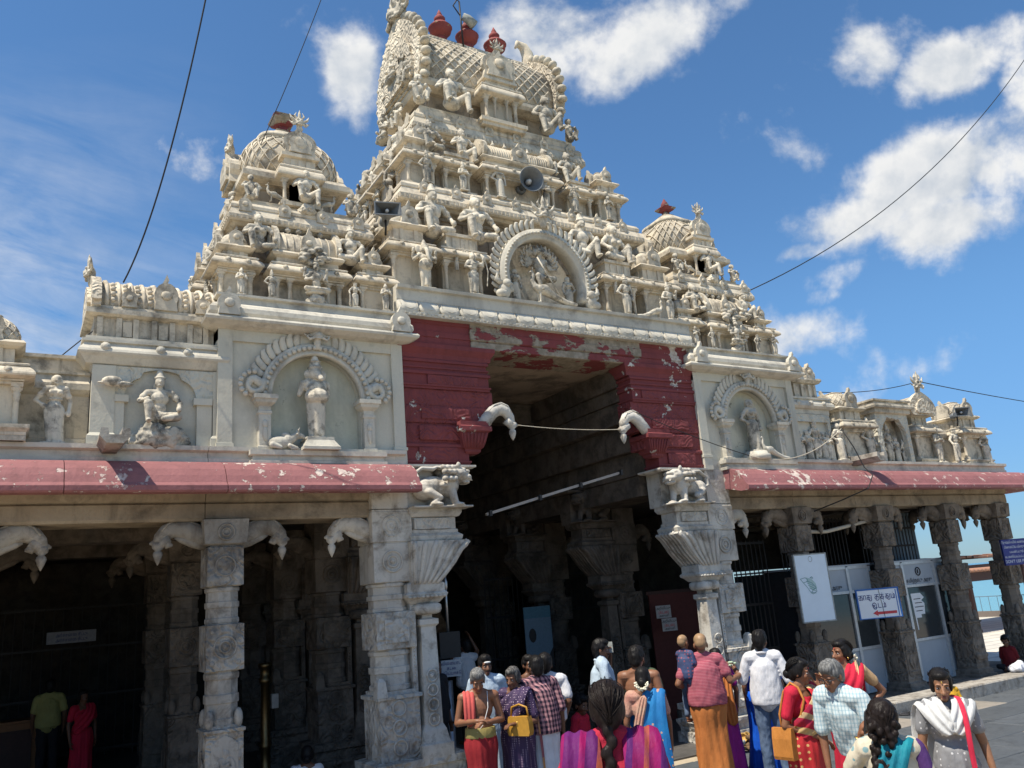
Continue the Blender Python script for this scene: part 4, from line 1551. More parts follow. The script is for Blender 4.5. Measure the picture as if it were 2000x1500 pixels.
mb = MB(); mb.rl(12.56, 10.5, .52, .45, [(5.16, 0), (5.20, .03), (5.28, .03), (5.29, .08), (5.33, .12), (5.38, .11), (5.43, .07), (5.46, .06), (5.465, .09), (5.50, .09), (5.51, .04), (5.53, .0)])
c = part('cornice', mb, M_PALE, sr)
for x in (12.2, 12.55, 12.9):
    qm = MB(); rosette(qm, x, 9.94, 5.38, .05); part('rosette', qm, M_PALE, c)
mb = MB(); mb.rl(12.5, 10.5, .46, .38, [(5.50, 0), (5.80, 0), (5.81, .06), (5.86, .10), (5.90, .09), (5.91, .04)])
for x in (12.15, 12.35, 12.55, 12.75, 12.9): mb.box(x - .03, x + .03, 10.08, 10.13, 5.54, 5.78)
part('neck', mb, M_CREAM2, sr)
pr = [(10.5 + y, z) for y, z in horseshoe(.36, 5.88, 6.22)]
mb = MB(); mb.px(pr, 12.05, 12.9, True)
for k in range(6): mb.tube([(12.1 + .75 * k / 5, y, z) for y, z in pr], .02, 5, False)
part('barrel_roof', mb, M_CREAM2, sr)
mb = MB(); mb.px([(10.5 + (y - 10.5) * 1.15, 5.88 + (z - 5.88) * 1.12) for y, z in pr], 12.86, 12.95); part('end_gable', mb, M_CREAM2, sr)
for x, w, h in ((12.45, .3, .36), (12.78, .22, .30)):
    mb = MB(); nasi(mb, x, 10.1, 5.90, w, h, 'y', .06); part('gable', mb, M_CREAM2, sr)
for cx, lab, net in ((13.75, 'small netted dome shrine on the right parapet beside the five figure relief', True),
                     (17.62, 'netted dome shrine at the sea end of the right parapet, horn speaker beside it', True)):
    k_ = thing('domed_parapet_shrine', lab, 'shrine', (cx, 10.25, 4.3))
    kuta(k_, cx, 10.35, .96, 4.31, 4.93, 5.32, 5.76, cols='fl', net=net, mat_=M_CREAM2)
k_ = thing('gabled_parapet_shrine', 'shrine with a tall carved end gable and crest on the right parapet', 'shrine', (16.0, 10.3, 4.3))
kuta(k_, 16.0, 10.35, .80, 4.31, 4.93, 5.30, 5.34, cols='fl', mat_=M_CREAM2)
mb = MB(); pr = [(10.5 + y, z) for y, z in horseshoe(.34, 5.32, 5.74)]
mb.loft([[(16.0 + (y - 10.5), 10.02, z) for y, z in pr], [(16.0 + (y - 10.5), 11.2, z) for y, z in pr]], True)
part('barrel_roof', mb, M_CREAM2, k_)
mb = MB(); mb.py([(16.0 + (y - 10.5) * 1.2, 5.30 + (z - 5.32) * 1.2) for y, z in pr], 9.95, 10.03); mb.py([(16.0 + (y - 10.5) * .75, 5.34 + (z - 5.32) * .75) for y, z in pr], 9.91, 9.955)
part('gable', mb, M_CARVEC, k_)
n2 = thing('cusped_niche', 'box niche with a cusped arch and grey figures on the right parapet', 'wall niche', (14.9, 10.2, 4.3))
mb = MB(); op = arch_pts(14.92, 4.86, .38, 16, .9)
op = [(x, z + (.05 if i % 5 == 0 and 0 < i < 16 else 0)) for i, (x, z) in enumerate(op)]
mb.py([(15.42, 4.31), (15.42, 5.30), (14.40, 5.30), (14.40, 4.31), (14.54, 4.31)] + list(reversed(op)) + [(15.30, 4.31)], 9.98, 10.08)
part('arch_plate', mb, M_CARVEP, n2)
mb = MB(); mb.box(14.40, 15.42, 10.24, 10.7, 4.31, 5.30); mb.box(14.40, 14.46, 10.08, 10.24, 4.31, 5.3); mb.box(15.36, 15.42, 10.08, 10.24, 4.31, 5.3); mb.box(14.46, 15.36, 10.08, 10.24, 5.2, 5.3)
part('niche_back', mb, M_CREAM2, n2)
mb = MB(); mb.rl(14.91, 10.36, .52, .40, [(5.28, 0), (5.30, .04), (5.38, .04), (5.385, .10), (5.42, .11), (5.46, .10), (5.465, .04), (5.52, .03), (5.525, .07), (5.56, .07)])
part('cornice', mb, M_CREAM2, n2)
# ---------------------------------------------------------------- carved figures (each pose one continuous surface)
def fig(pose):
    m = MB()
    c, e = m.cap, m.ell
    def torso(z=.0, lean=0.0, x=0.0, y=0.0, female=False):
        hp, ws, ch = .44 + z, .52 + z, .62 + z
        e((x, y, hp), (.098, .07, .07)); e((x + lean * .3, y, ws), (.066, .055, .08)); e((x + lean * .6, y, ch), (.095, .066, .085))
        c((x + lean - .095, y, .68 + z), (x + lean + .095, y, .68 + z), .042, .042)
        m.tube([(x + lean * .8 + .062 * math.cos(a), y - .01 + .060 * math.sin(a), .675 + z - .03 * max(0, -math.sin(a))) for a in [TAU * i / 14 for i in range(15)]], .010, 5)
        m.tube([(x + lean * .3 + .082 * math.cos(a), y + .066 * math.sin(a), .545 + z) for a in [TAU * i / 14 for i in range(15)]], .009, 5)
        if female:
            for s in (-1, 1): e((x + lean * .6 + s * .042, y - .055, .625 + z), .038)
        return Vector((x + lean, y, .70 + z))
    def head(p, crown='tall', big=1.0, ears=True):
        x, y, z = p
        c((x, y, z - .02), (x, y - .005, z + .05), .034, .032)
        hz = z + .085
        e((x, y - .008, hz), (.05 * big, .056 * big, .066 * big))
        e((x, y - .058 * big, hz - .012), (.012, .016, .016)); e((x, y - .04 * big, hz - .045), (.026, .02, .018))
        if ears:
            for s in (-1, 1): e((x + s * .052 * big, y, hz - .02), (.014, .02, .036))
        if crown == 'tall':
            c((x, y + .005, hz + .035), (x, y + .012, hz + .15), .056, .026); e((x, y, hz + .045), (.066, .066, .016)); e((x, y + .01, hz + .10), (.05, .05, .013)); e((x, y + .012, hz + .165), .018)
        elif crown == 'bun':
            e((x, y + .015, hz + .022), (.06, .062, .052)); e((x + .01, y + .03, hz + .085), (.038, .038, .034))
        elif crown == 'hair':
            e((x, y + .022, hz + .01), (.066, .062, .068)); e((x, y + .05, hz - .05), (.055, .035, .07))
        elif crown == 'flat':
            e((x, y, hz + .045), (.075, .075, .022)); e((x, y + .02, hz + .02), (.058, .058, .05))
    def arm(sh, el, ha, r=.03):
        sh, el, ha = Vector(sh), Vector(el), Vector(ha); c(sh, el, r * 1.15, r * .92); c(el, ha, r * .9, r * .66); e(ha, (r * .95, r * .95, r * 1.15)); e(el, r * 1.02); c(sh.lerp(el, .5), sh.lerp(el, .56), r * 1.32, r * 1.32); c(el.lerp(ha, .80), el.lerp(ha, .86), r * .98, r * .98)
    def legs(dx=0.0, skirt=True, z=0.0):
        for s in (-1, 1):
            c((s * .052, 0, .42 + z), (s * .058 + dx * .5, -.012, .23 + z), .062, .044); c((s * .058 + dx * .5, -.012, .23 + z), (s * .06 + dx, .01, .045 + z), .042, .027)
            e((s * .064 + dx, -.03, .03 + z), (.03, .06, .022))
        if skirt:
            c((0, -.035, .42 + z), (dx, -.03, .10 + z), .03, .04)
            c((-.01, .0, .38 + z), (dx, .0, .12 + z), .07, .055)
        e((0, 0, .465 + z), (.105, .075, .022)); 
    def base(w=.13, h=.03, d=.10): m.box(-w, w, -d, d, 0, h)
    if pose in ('hip', 'raise', 'pray', 'club', 'lady', 'cross', 'bow', 'drum'):
        base()
        fe = pose == 'lady'
        legs(.015 if pose in ('hip', 'lady') else 0)
        p = torso(0, .012, female=fe)
        head(p, {'hip': 'tall', 'raise': 'tall', 'pray': 'bun', 'club': 'flat', 'lady': 'hair', 'cross': 'tall', 'bow': 'bun', 'drum': 'hair'}[pose])
        L, Rr = (-.105 + .012, 0, .68), (.105 + .012, 0, .68)
        if pose in ('hip', 'lady'):
            arm(L, (-.20, .02, .54), (-.11, -.03, .465)); arm(Rr, (.165, .02, .52), (.15, -.03, .37))
        elif pose == 'raise':
            arm(L, (-.19, -.02, .56), (-.17, -.09, .71)); arm(Rr, (.19, .0, .55), (.13, -.10, .50))
        elif pose in ('pray', 'cross', 'drum'):
            k = .60 if pose != 'cross' else .56
            arm(L, (-.155, -.05, .53), (-.02 if pose == 'pray' else .05, -.11, k)); arm(Rr, (.165, -.05, .53), (.03 if pose == 'pray' else -.05, -.11, k + .0))
            if pose == 'drum': e((0, -.12, .5), (.1, .06, .06))
        elif pose == 'club':
            arm(L, (-.19, .0, .56), (-.2, -.08, .44)); arm(Rr, (.19, .0, .56), (.11, -.08, .60)); c((-.2, -.09, .06), (-.2, -.08, .46), .045, .02)
        elif pose == 'bow':
            arm(L, (-.17, -.04, .56), (-.10, -.12, .52)); arm(Rr, (.2, -.02, .62), (.2, -.08, .76)); m.tube([(.24, -.07, .2), (.28, -.07, .5), (.22, -.07, .8)], .012, 6)
        if fe: c((0, .0, .44), (.02, 0, .05), .095, .10)
    elif pose == 'ganesh':
        base(.15, .03, .12)
        legs(0, True)
        e((0, -.03, .48), (.135, .125, .12)); e((0, 0, .62), (.11, .08, .08)); c((-.1, 0, .67), (.1, 0, .67), .045, .045)
        e((0, -.02, .78), (.082, .085, .085)); m.tube([(0, -.09, .78), (.0, -.13, .70), (.0, -.15, .60), (.02, -.16, .53), (.06, -.16, .50)], [.04, .038, .032, .026, .02], 8)
        for s in (-1, 1):
            e((s * .11, .01, .78), (.065, .02, .085)); arm((s * .11, 0, .67), (s * .21, .0, .57), (s * .17, -.1, .60)); arm((s * .10, .02, .68), (s * .22, .03, .62), (s * .22, -.02, .76))
        c((0, 0, .84), (0, .0, .96), .07, .025)
    elif pose == 'stout':
        base(.15, .03, .12)
        legs(0, True)
        c((0, -.02, .42), (.01, -.01, .06), .10, .085)
        e((0, -.05, .50), (.14, .13, .10)); e((.0, -.02, .60), (.125, .10, .09)); c((-.10, .0, .66), (.10, 0, .66), .05, .05); c((-.13, .02, .66), (-.17, .04, .54), .045, .03); c((.13, .02, .66), (.15, .04, .56), .045, .03)
        e((0, -.02, .77), (.075, .08, .08)); c((.01, -.07, .75), (.03, -.13, .69), .045, .03)
        for s in (-1, 1): e((s * .09, .0, .77), (.04, .02, .055))
        c((0, 0, .83), (0, .01, .96), .08, .04); e((0, 0, .85), (.09, .09, .018)); e((0, .0, .92), (.07, .07, .016))
    elif pose == 'dance':
        base(.16)
        c((-.05, 0, .42), (-.13, -.10, .28), .062, .046); c((-.13, -.10, .28), (-.04, -.06, .12), .044, .03); e((-.03, -.08, .10), (.03, .055, .022))
        c((.05, 0, .42), (.07, -.03, .22), .062, .046); c((.07, -.03, .22), (.06, .01, .04), .044, .03); e((.07, -.02, .03), (.03, .06, .022)); e((0, 0, .45), (.11, .08, .05))
        p = torso(0, -.02); head(p)
        for s in (-1, 1):
            arm((s * .105 - .02, 0, .68), (s * .22, 0, .62), (s * .20, -.07, .75)); arm((s * .1 - .02, 0, .68), (s * .19, -.02, .55), (s * .10, -.11, .56))
    elif pose in ('seat', 'seat2', 'seatw'):
        # seated, one knee up, hands on the knees; z=0 at the seat
        e((0, .02, .12), (.19, .15, .13))
        c((-.08, .0, .14), (-.20, -.20, .33), .095, .075); c((-.20, -.20, .33), (-.19, -.22, .02), .07, .045); e((-.19, -.27, .02), (.045, .09, .03))
        if pose == 'seat2':
            c((.08, .0, .14), (.24, -.19, .22), .095, .075); c((.24, -.19, .22), (.23, -.25, -.15), .07, .045); e((.23, -.30, -.17), (.045, .085, .03))
        else:
            c((.08, .0, .14), (.29, -.10, .13), .095, .08); c((.29, -.10, .13), (.05, -.24, .06), .07, .05)
        e((0, .02, .29), (.125, .10, .14)); e((0, .01, .47), (.165, .11, .14)); c((-.17, .01, .57), (.17, .01, .57), .065, .065)
        if pose == 'seatw':
            for s in (-1, 1): e((s * .07, -.09, .47), .062)
        c((0, .0, .60), (0, -.01, .70), .055, .052)
        e((0, -.02, .76), (.082, .092, .105)); e((0, -.105, .745), (.018, .026, .026)); e((0, -.08, .69), (.04, .03, .03))
        if pose == 'seat':
            c((0, 0, .83), (0, .01, .95), .088, .05); e((0, -.005, .83), (.105, .105, .025)); e((0, .06, .70), (.1, .05, .12))
        else:
            e((0, .03, .79), (.1, .1, .10)); e((0, .06, .90), (.06, .06, .05)); e((0, .08, .68), (.085, .05, .11))
        arm((-.20, 0, .57), (-.31, .0, .42), (-.21, -.20, .40), .048)
        arm((.20, 0, .57), (.34, .0, .40), (.27 if pose == 'seat2' else .30, -.18, .28 if pose == 'seat2' else .24), .048)
    elif pose == 'squat':
        e((0, .02, .14), (.17, .14, .14))
        for s in (-1, 1):
            c((s * .08, 0, .16), (s * .19, -.16, .36), .095, .075); c((s * .19, -.16, .36), (s * .13, -.16, .05), .07, .05); e((s * .13, -.2, .03), (.05, .09, .035))
            arm((s * .19, 0, .58), (s * .29, -.06, .42), (s * .10, -.20, .46), .046)
        e((0, .01, .38), (.15, .12, .2)); c((-.16, .01, .57), (.16, .01, .57), .065, .065)
        c((0, 0, .6), (0, -.01, .7), .055, .05); e((0, -.02, .77), (.085, .092, .105)); e((0, -.105, .755), (.02, .026, .026)); e((0, .04, .80), (.105, .10, .105)); e((0, -.09, .70), (.045, .03, .04))
    elif pose == 'lotus':
        m.ell((0, 0, .05), (.27, .20, .06)); e((0, .02, .14), (.17, .14, .10))
        for s in (-1, 1):
            c((s * .08, 0, .14), (s * .26, -.10, .13), .08, .065); c((s * .26, -.10, .13), (-s * .04, -.19, .12), .06, .04)
            arm((s * .16, 0, .54), (s * .25, -.02, .38), (s * .15, -.16, .36), .042); arm((s * .15, .03, .55), (s * .27, .04, .48), (s * .26, -.02, .66), .036)
        e((0, .01, .30), (.11, .09, .14)); e((0, 0, .46), (.14, .10, .12)); c((-.14, .0, .55), (.14, .0, .55), .055, .055)
        c((0, 0, .58), (0, -.01, .66), .045, .043); e((0, -.02, .71), (.068, .075, .085)); e((0, -.09, .70), (.016, .02, .02)); c((0, 0, .77), (0, .02, .95), .072, .03); e((0, 0, .79), (.088, .088, .02)); e((0, 0, .87), (.07, .07, .016))
    elif pose == 'peacock':
        # faces -x, tail trailing to +x
        m.tube([(-.30, 0, .78), (-.20, 0, .82), (-.16, 0, .74), (-.20, 0, .58), (-.14, 0, .44), (.02, 0, .36), (.20, 0, .34), (.45, 0, .22), (.80, 0, .10), (1.1, 0, .08)], [.012, .045, .05, .055, .085, .13, .12, .09, .07, .05], 10)
        for s in (-1, 1): c((-.02, s * .05, .3), (-.02, s * .05, .03), .035, .022); e((-.05, s * .05, .02), (.06, .025, .02)); e((.08, s * .10, .38), (.17, .035, .10))
        m.tube([(-.17, 0, .86), (-.15, 0, .95)], [.012, .02], 6)
    elif pose == 'bull':
        # lying, head to +x
        e((0, 0, .22), (.36, .18, .20)); e((.22, 0, .30), (.17, .16, .19)); c((.30, 0, .32), (.50, 0, .46), .14, .10); e((.58, 0, .44), (.15, .09, .09)); e((.70, 0, .40), (.06, .06, .055))
        e((.16, 0, .46), (.12, .09, .08))
        for s in (-1, 1):
            m.tube([(.53, s * .06, .52), (.52, s * .11, .60), (.56, s * .12, .68)], [.03, .025, .008], 6); e((.47, s * .13, .47), (.03, .07, .03))
            c((.25, s * .14, .12), (.45, s * .16, .05), .07, .05); c((.45, s * .16, .05), (.30, s * .17, .03), .05, .035); c((-.25, s * .15, .14), (-.02, s * .18, .06), .09, .055)
        m.tube([(-.35, .05, .25), (-.42, .1, .12), (-.35, .15, .03)], [.03, .02, .025], 6)
    elif pose == 'lion':
        # crouching mythical lion, head to +x, back carved against a block
        e((-.10, 0, .50), (.30, .16, .26)); e((-.30, -.04, .42), (.22, .17, .26)); e((.22, -.02, .56), (.20, .20, .32))
        e((.38, -.06, .78), (.20, .20, .20)); e((.54, -.08, .70), (.13, .15, .10)); e((.56, -.08, .84), (.08, .12, .06)); e((.53, -.08, .58), (.10, .12, .05))
        for s in (-1, 1): e((.46, -.06 + s * .12, .88), (.05, .05, .04)); e((.34, -.06 + s * .15, .97), (.05, .03, .08)); m.tube([(.60, -.08 + s * .08, .66), (.66, -.08 + s * .09, .60)], [.03, .01], 6)
        for k in range(26):
            a, b = TAU * (k % 9) / 9, (k // 9)
            e((.26 - .10 * b + .04 * math.cos(a), -.06 + .20 * math.cos(a), .72 + .24 * math.sin(a)), (.065, .06, .07), 7, 5)
        c((-.28, -.13, .34), (-.10, -.20, .20), .12, .08); c((-.10, -.20, .20), (-.22, -.20, .07), .07, .055); e((-.14, -.22, .05), (.12, .07, .05))
        c((.22, -.12, .40), (.26, -.16, .10), .085, .065); e((.32, -.18, .05), (.12, .075, .05)); c((.30, .05, .40), (.40, .0, .10), .08, .06); e((.46, -.02, .05), (.1, .07, .05))
        m.tube([(-.46, -.06, .45), (-.58, -.08, .52), (-.56, -.08, .75), (-.36, -.08, .92), (-.12, -.08, .90), (.0, -.08, .98)], [.06, .055, .05, .05, .06, .03], 8)
        m.box(-.62, .62, -.20, .12, -.02, .03)
    elif pose == 'kirti':
        # lion mask with horns and leaf ears
        e((0, 0, .42), (.20, .14, .18)); e((0, -.10, .34), (.13, .10, .08)); e((0, -.15, .40), (.045, .05, .045))
        for s in (-1, 1):
            e((s * .09, -.11, .50), (.055, .05, .045)); m.tube([(s * .10, -.02, .56), (s * .20, -.03, .70), (s * .12, -.04, .88)], [.05, .045, .01], 7)
            m.tube([(s * .18, 0, .46), (s * .34, -.02, .56), (s * .42, -.02, .74)], [.07, .06, .012], 7); m.tube([(s * .12, -.10, .28), (s * .26, -.08, .22), (s * .34, -.06, .30), (s * .28, -.06, .38)], [.05, .05, .04, .025], 7)
            m.tube([(s * .18, 0, .36), (s * .36, 0, .36), (s * .46, 0, .44)], [.05, .04, .01], 7)
        m.tube([(0, 0, .55), (0, -.03, .76), (0, -.05, .98)], [.09, .07, .012], 8); e((0, -.13, .25), (.10, .06, .03)); c((0, .02, .40), (0, .05, .02), .14, .10)
    elif pose == 'six':
        # many armed deity seated on the peacock
        e((0, .0, .20), (.17, .13, .11)); c((-.07, -.02, .20), (-.16, -.16, .20), .08, .06); c((-.16, -.16, .20), (-.12, -.18, -.10), .055, .04); e((-.12, -.21, -.11), (.04, .07, .03))
        c((.07, -.02, .20), (.25, -.10, .19), .08, .065); c((.25, -.10, .19), (.02, -.19, .17), .055, .04)
        e((0, 0, .36), (.10, .08, .12)); e((0, 0, .50), (.14, .09, .12)); c((-.13, 0, .58), (.13, 0, .58), .055, .055)
        for k, x in enumerate((-.20, -.11, -.035, .05, .13, .20)):
            y = .0 if k in (0, 5) else -.04 if k in (1, 4) else -.07
            z = .73 + (.03 if k in (2, 3) else .0)
            e((x, y, z), (.046, .055, .062), 8, 6); c((x, y + .01, z + .05), (x, y + .03, z + .15), .045, .02, 8); e((x, y - .055, z - .01), (.012, .016, .015), 6, 4)
        c((0, 0, .58), (0, 0, .70), .06, .06)
        for k in range(6):
            for s in (-1, 1):
                a = -.5 + k * .33
                el = Vector((s * (.16 + .12 * math.cos(a)), .05, .52 + .16 * math.sin(a))); ha = el + Vector((s * .12 * math.cos(a + .5), -.05, .12 * math.sin(a + .5)))
                c((s * .13, .02, .57), el, .032, .028, 8); c(el, ha, .026, .02, 8); e(ha, .03, 8, 6); m.tube([ha, ha + Vector((s * .06 * math.cos(a + .8), .0, .11 + .03 * math.sin(a)))], [.014, .03], 6)
    elif pose == 'rock':
        for k in range(9):
            a = k * 2.4
            e((.26 * math.cos(a) * (k / 9), .10 * math.sin(a), .10 + .02 * (k % 4)), (.24 - .012 * k, .17, .15 + .02 * (k % 3)), 9, 6)
    return m


VOX = {'lion': .018, 'kirti': .018, 'peacock': .012, 'bull': .014, 'six': .010, 'seat': .011, 'seat2': .011, 'seatw': .011, 'squat': .012, 'lotus': .011, 'rock': .02}
FIG = {}


def figure(pose, mats=None):
    mats = mats or M_FIG
    k = (pose, mats.name)
    if k not in FIG:
        base = [v for kk, v in FIG.items() if kk[0] == pose]
        if base:
            me = base[0].copy(); me.materials[0] = mats
        else:
            me = blob('statue_' + pose, fig(pose), VOX.get(pose, .0080), mats, 1, .055 if pose == 'rock' else 0, 7)
        FIG[k] = me
    return FIG[k]


def statue(pose, x, y, z, h, label, rz=0.0, group='stucco figures on the temple', mats=None, name='statue', sx=1.0, cat='statue', sc=None):
    o = link(name, figure(pose, mats), None, (x, y, z))
    o.scale = sc or (h * sx, h * abs(sx), h)
    o.rotation_euler = (0, 0, rz)
    ORG[o.name] = Vector((x, y, z))
    return tag(o, label, cat, group)


def relief(pose, x, y, z, h, parent, dep=.45, rz=0.0, mats=None, name='relief_figure', sx=1.0):
    """flattened figure carved on a wall: a part"""
    o = link(name, figure(pose, mats), parent, Vector((x, y, z)) - root_org(parent))
    o.scale = (h * sx, h * dep, h)
    o.rotation_euler = (0, 0, rz)
    return o


# ---------------------------------------------------------------- pillars
def ring_y(mb, x, y, z, r, t=.012):
    mb.tube([(x + r * math.cos(a), y, z + r * math.sin(a)) for a in [TAU * i / 16 for i in range(17)]], t, 5, False)


def bracket_arm(parent, x, y, z, s, mats, axis='x', k=1.0):
    """curved corbel arm ending in a beak with a hanging bud"""
    P = [(-.06, -.10, .10), (.06, -.07, .12), (.17, -.015, .125), (.28, .035, .12), (.39, .045, .105), (.48, .005, .092), (.545, -.065, .075), (.575, -.14, .055)]
    am = MB()
    f = (lambda a, b: (x + s * a * k, y, z + b * k)) if axis == 'x' else (lambda a, b: (x, y + s * a * k, z + b * k))
    am.tube([f(a, b) for a, b, _ in P], [r * k for *_, r in P], 10, True, True, 0, 1.1)
    am.tube([f(.47, -.05), f(.55, -.12), f(.66, -.125)], [.085 * k, .08 * k, .012], 8)
    am.tube([f(.49, -.10), f(.45, -.15), f(.40, -.15)], [.06 * k, .05 * k, .012], 7)
    for q in (-.5, 0, .5): am.tube([(lambda v: (v[0], v[1] + q * .16 * k, v[2]))(f(a, b + r * (1.02 - abs(q) * .25))) for a, b, r in P[1:-1]], .013 * k, 4)
    bx, by, bz = f(.565, -.12)
    am.ng(bx, by, 8, [(bz - .26 * k, .004), (bz - .20 * k, .035 * k), (bz - .14 * k, .055 * k), (bz - .11 * k, .05 * k), (bz - .09 * k, .03 * k), (bz - .06 * k, .065 * k), (bz, .075 * k)], 0, True)
    am.tube([f(.0, -.17), f(.16, -.13), f(.30, -.08), f(.38, -.06)], [.07 * k, .065 * k, .05 * k, .02 * k], 8)
    return part('scroll_arm', am, mats, parent, label=None)


def octo(mb, x, y, z0, z1, r, bands=1):
    h = z1 - z0
    pr = [(z0, r)]
    pr += [(z0 + h * .04, r), (z0 + h * .06, r * 1.04), (z0 + h * .16, r * 1.04), (z0 + h * .18, r * .97)]
    pr += [(z0 + h * .42, r * .97), (z0 + h * .43, r * 1.05), (z0 + h * .57, r * 1.05), (z0 + h * .58, r * .97)]
    pr += [(z0 + h * .82, r * .97), (z0 + h * .84, r * 1.05), (z0 + h * .92, r * 1.07), (z0 + h * .95, r), (z1, r)]
    mb.ng(x, y, 8, pr, math.pi / 8)


def wing_pillar(x, y, label, M, MC, w=.36, arms=(-1, 1), yarm=True, base='hip', group='carved pillars of the hall', zb=0.0):
    t = thing('stone_pillar', label, 'pillar', (x, y, zb), group)
    h = w / 2
    mb = MB()
    mb.rl(x, y, h, h, [(zb, .10), (zb + .22, .10), (zb + .23, .06), (zb + .30, .06), (zb + .32, .02), (zb + .38, .02)])
    part('base', mb, M, t)
    mb = MB(); mb.rl(x, y, h, h, [(zb + .36, .03), (zb + .42, .02), (1.16, .02), (1.17, .04), (1.20, .04), (1.21, .0), (1.24, .0)])
    lo = part('carved_block', mb, MC, t)
    fm = MB(); fm.py([(x + a, zb + .44 + b) for a, b in ((-h * .8, 0), (h * .8, 0), (h * .8, .60), (h * .45, .66), (0, .70), (-h * .45, .66), (-h * .8, .60))], y - h - .028, y - h - .015)
    part('panel', fm, M, lo)
    relief(base, x, y - h - .03, zb + .48, .60, lo, .30, 0, M)
    relief('club', x - h - .03, y, zb + .48, .60, lo, .30, -math.pi / 2, M)
    mb = MB()
    for i in range(4):
        # leaf corners above the carved block
        cx_, cy_ = (-1, 1)[i % 2], (-1, 1)[i // 2]
        mb.ell((x + cx_ * h * .86, y + cy_ * h * .86, 1.30), (.05, .05, .11), 8, 6)
    octo(mb, x, y, 1.20, 1.82, h * 1.02)
    part('shaft', mb, M, t)
    mb = MB(); mb.rl(x, y, h, h, [(1.80, -.01), (1.81, .025), (2.30, .025), (2.31, -.01)])
    sq = part('square_block', mb, MC, t)
    rm = MB(); ring_y(rm, x, y - h - .028, 2.06, .12); ring_y(rm, x, y - h - .028, 2.06, .06); rm.ell((x, y - h - .02, 2.06), (.03, .02, .03), 8, 6)
    for a in (-1, 1):
        for b in (-1, 1): rm.ell((x + a * .14, y - h - .025, 2.06 + b * .17), (.03, .012, .03), 6, 5)
    part('medallion', rm, M, sq)
    mb = MB(); octo(mb, x, y, 2.30, 2.74, h * 1.02); part('shaft', mb, M, t)
    mb = MB(); mb.rl(x, y, h, h, [(2.72, -.01), (2.73, .02), (3.16, .02), (3.17, -.01), (3.19, -.01)])
    ub = part('square_block', mb, MC, t)
    rm = MB(); ring_y(rm, x, y - h - .022, 2.95, .11); rm.ell((x, y - h - .015, 2.95), (.05, .02, .05), 8, 6); part('medallion', rm, M, ub)
    mb = MB(); mb.rl(x, y, h * 1.12, h * 1.05, [(3.18, -.02), (3.20, .03), (3.44, .05), (3.475, .05)])
    cp = part('capital', mb, M, t)
    rm = MB(); ring_y(rm, x, y - h * 1.05 - .05, 3.33, .09); ring_y(rm, x, y - h * 1.05 - .05, 3.33, .045); part('medallion', rm, M, cp)
    for s in arms: bracket_arm(cp, x + s * h * .9, y, 3.36, s, M, 'x', .95)
    if yarm: bracket_arm(cp, x, y + h, 3.36, 1, M, 'y', .9)
    return t


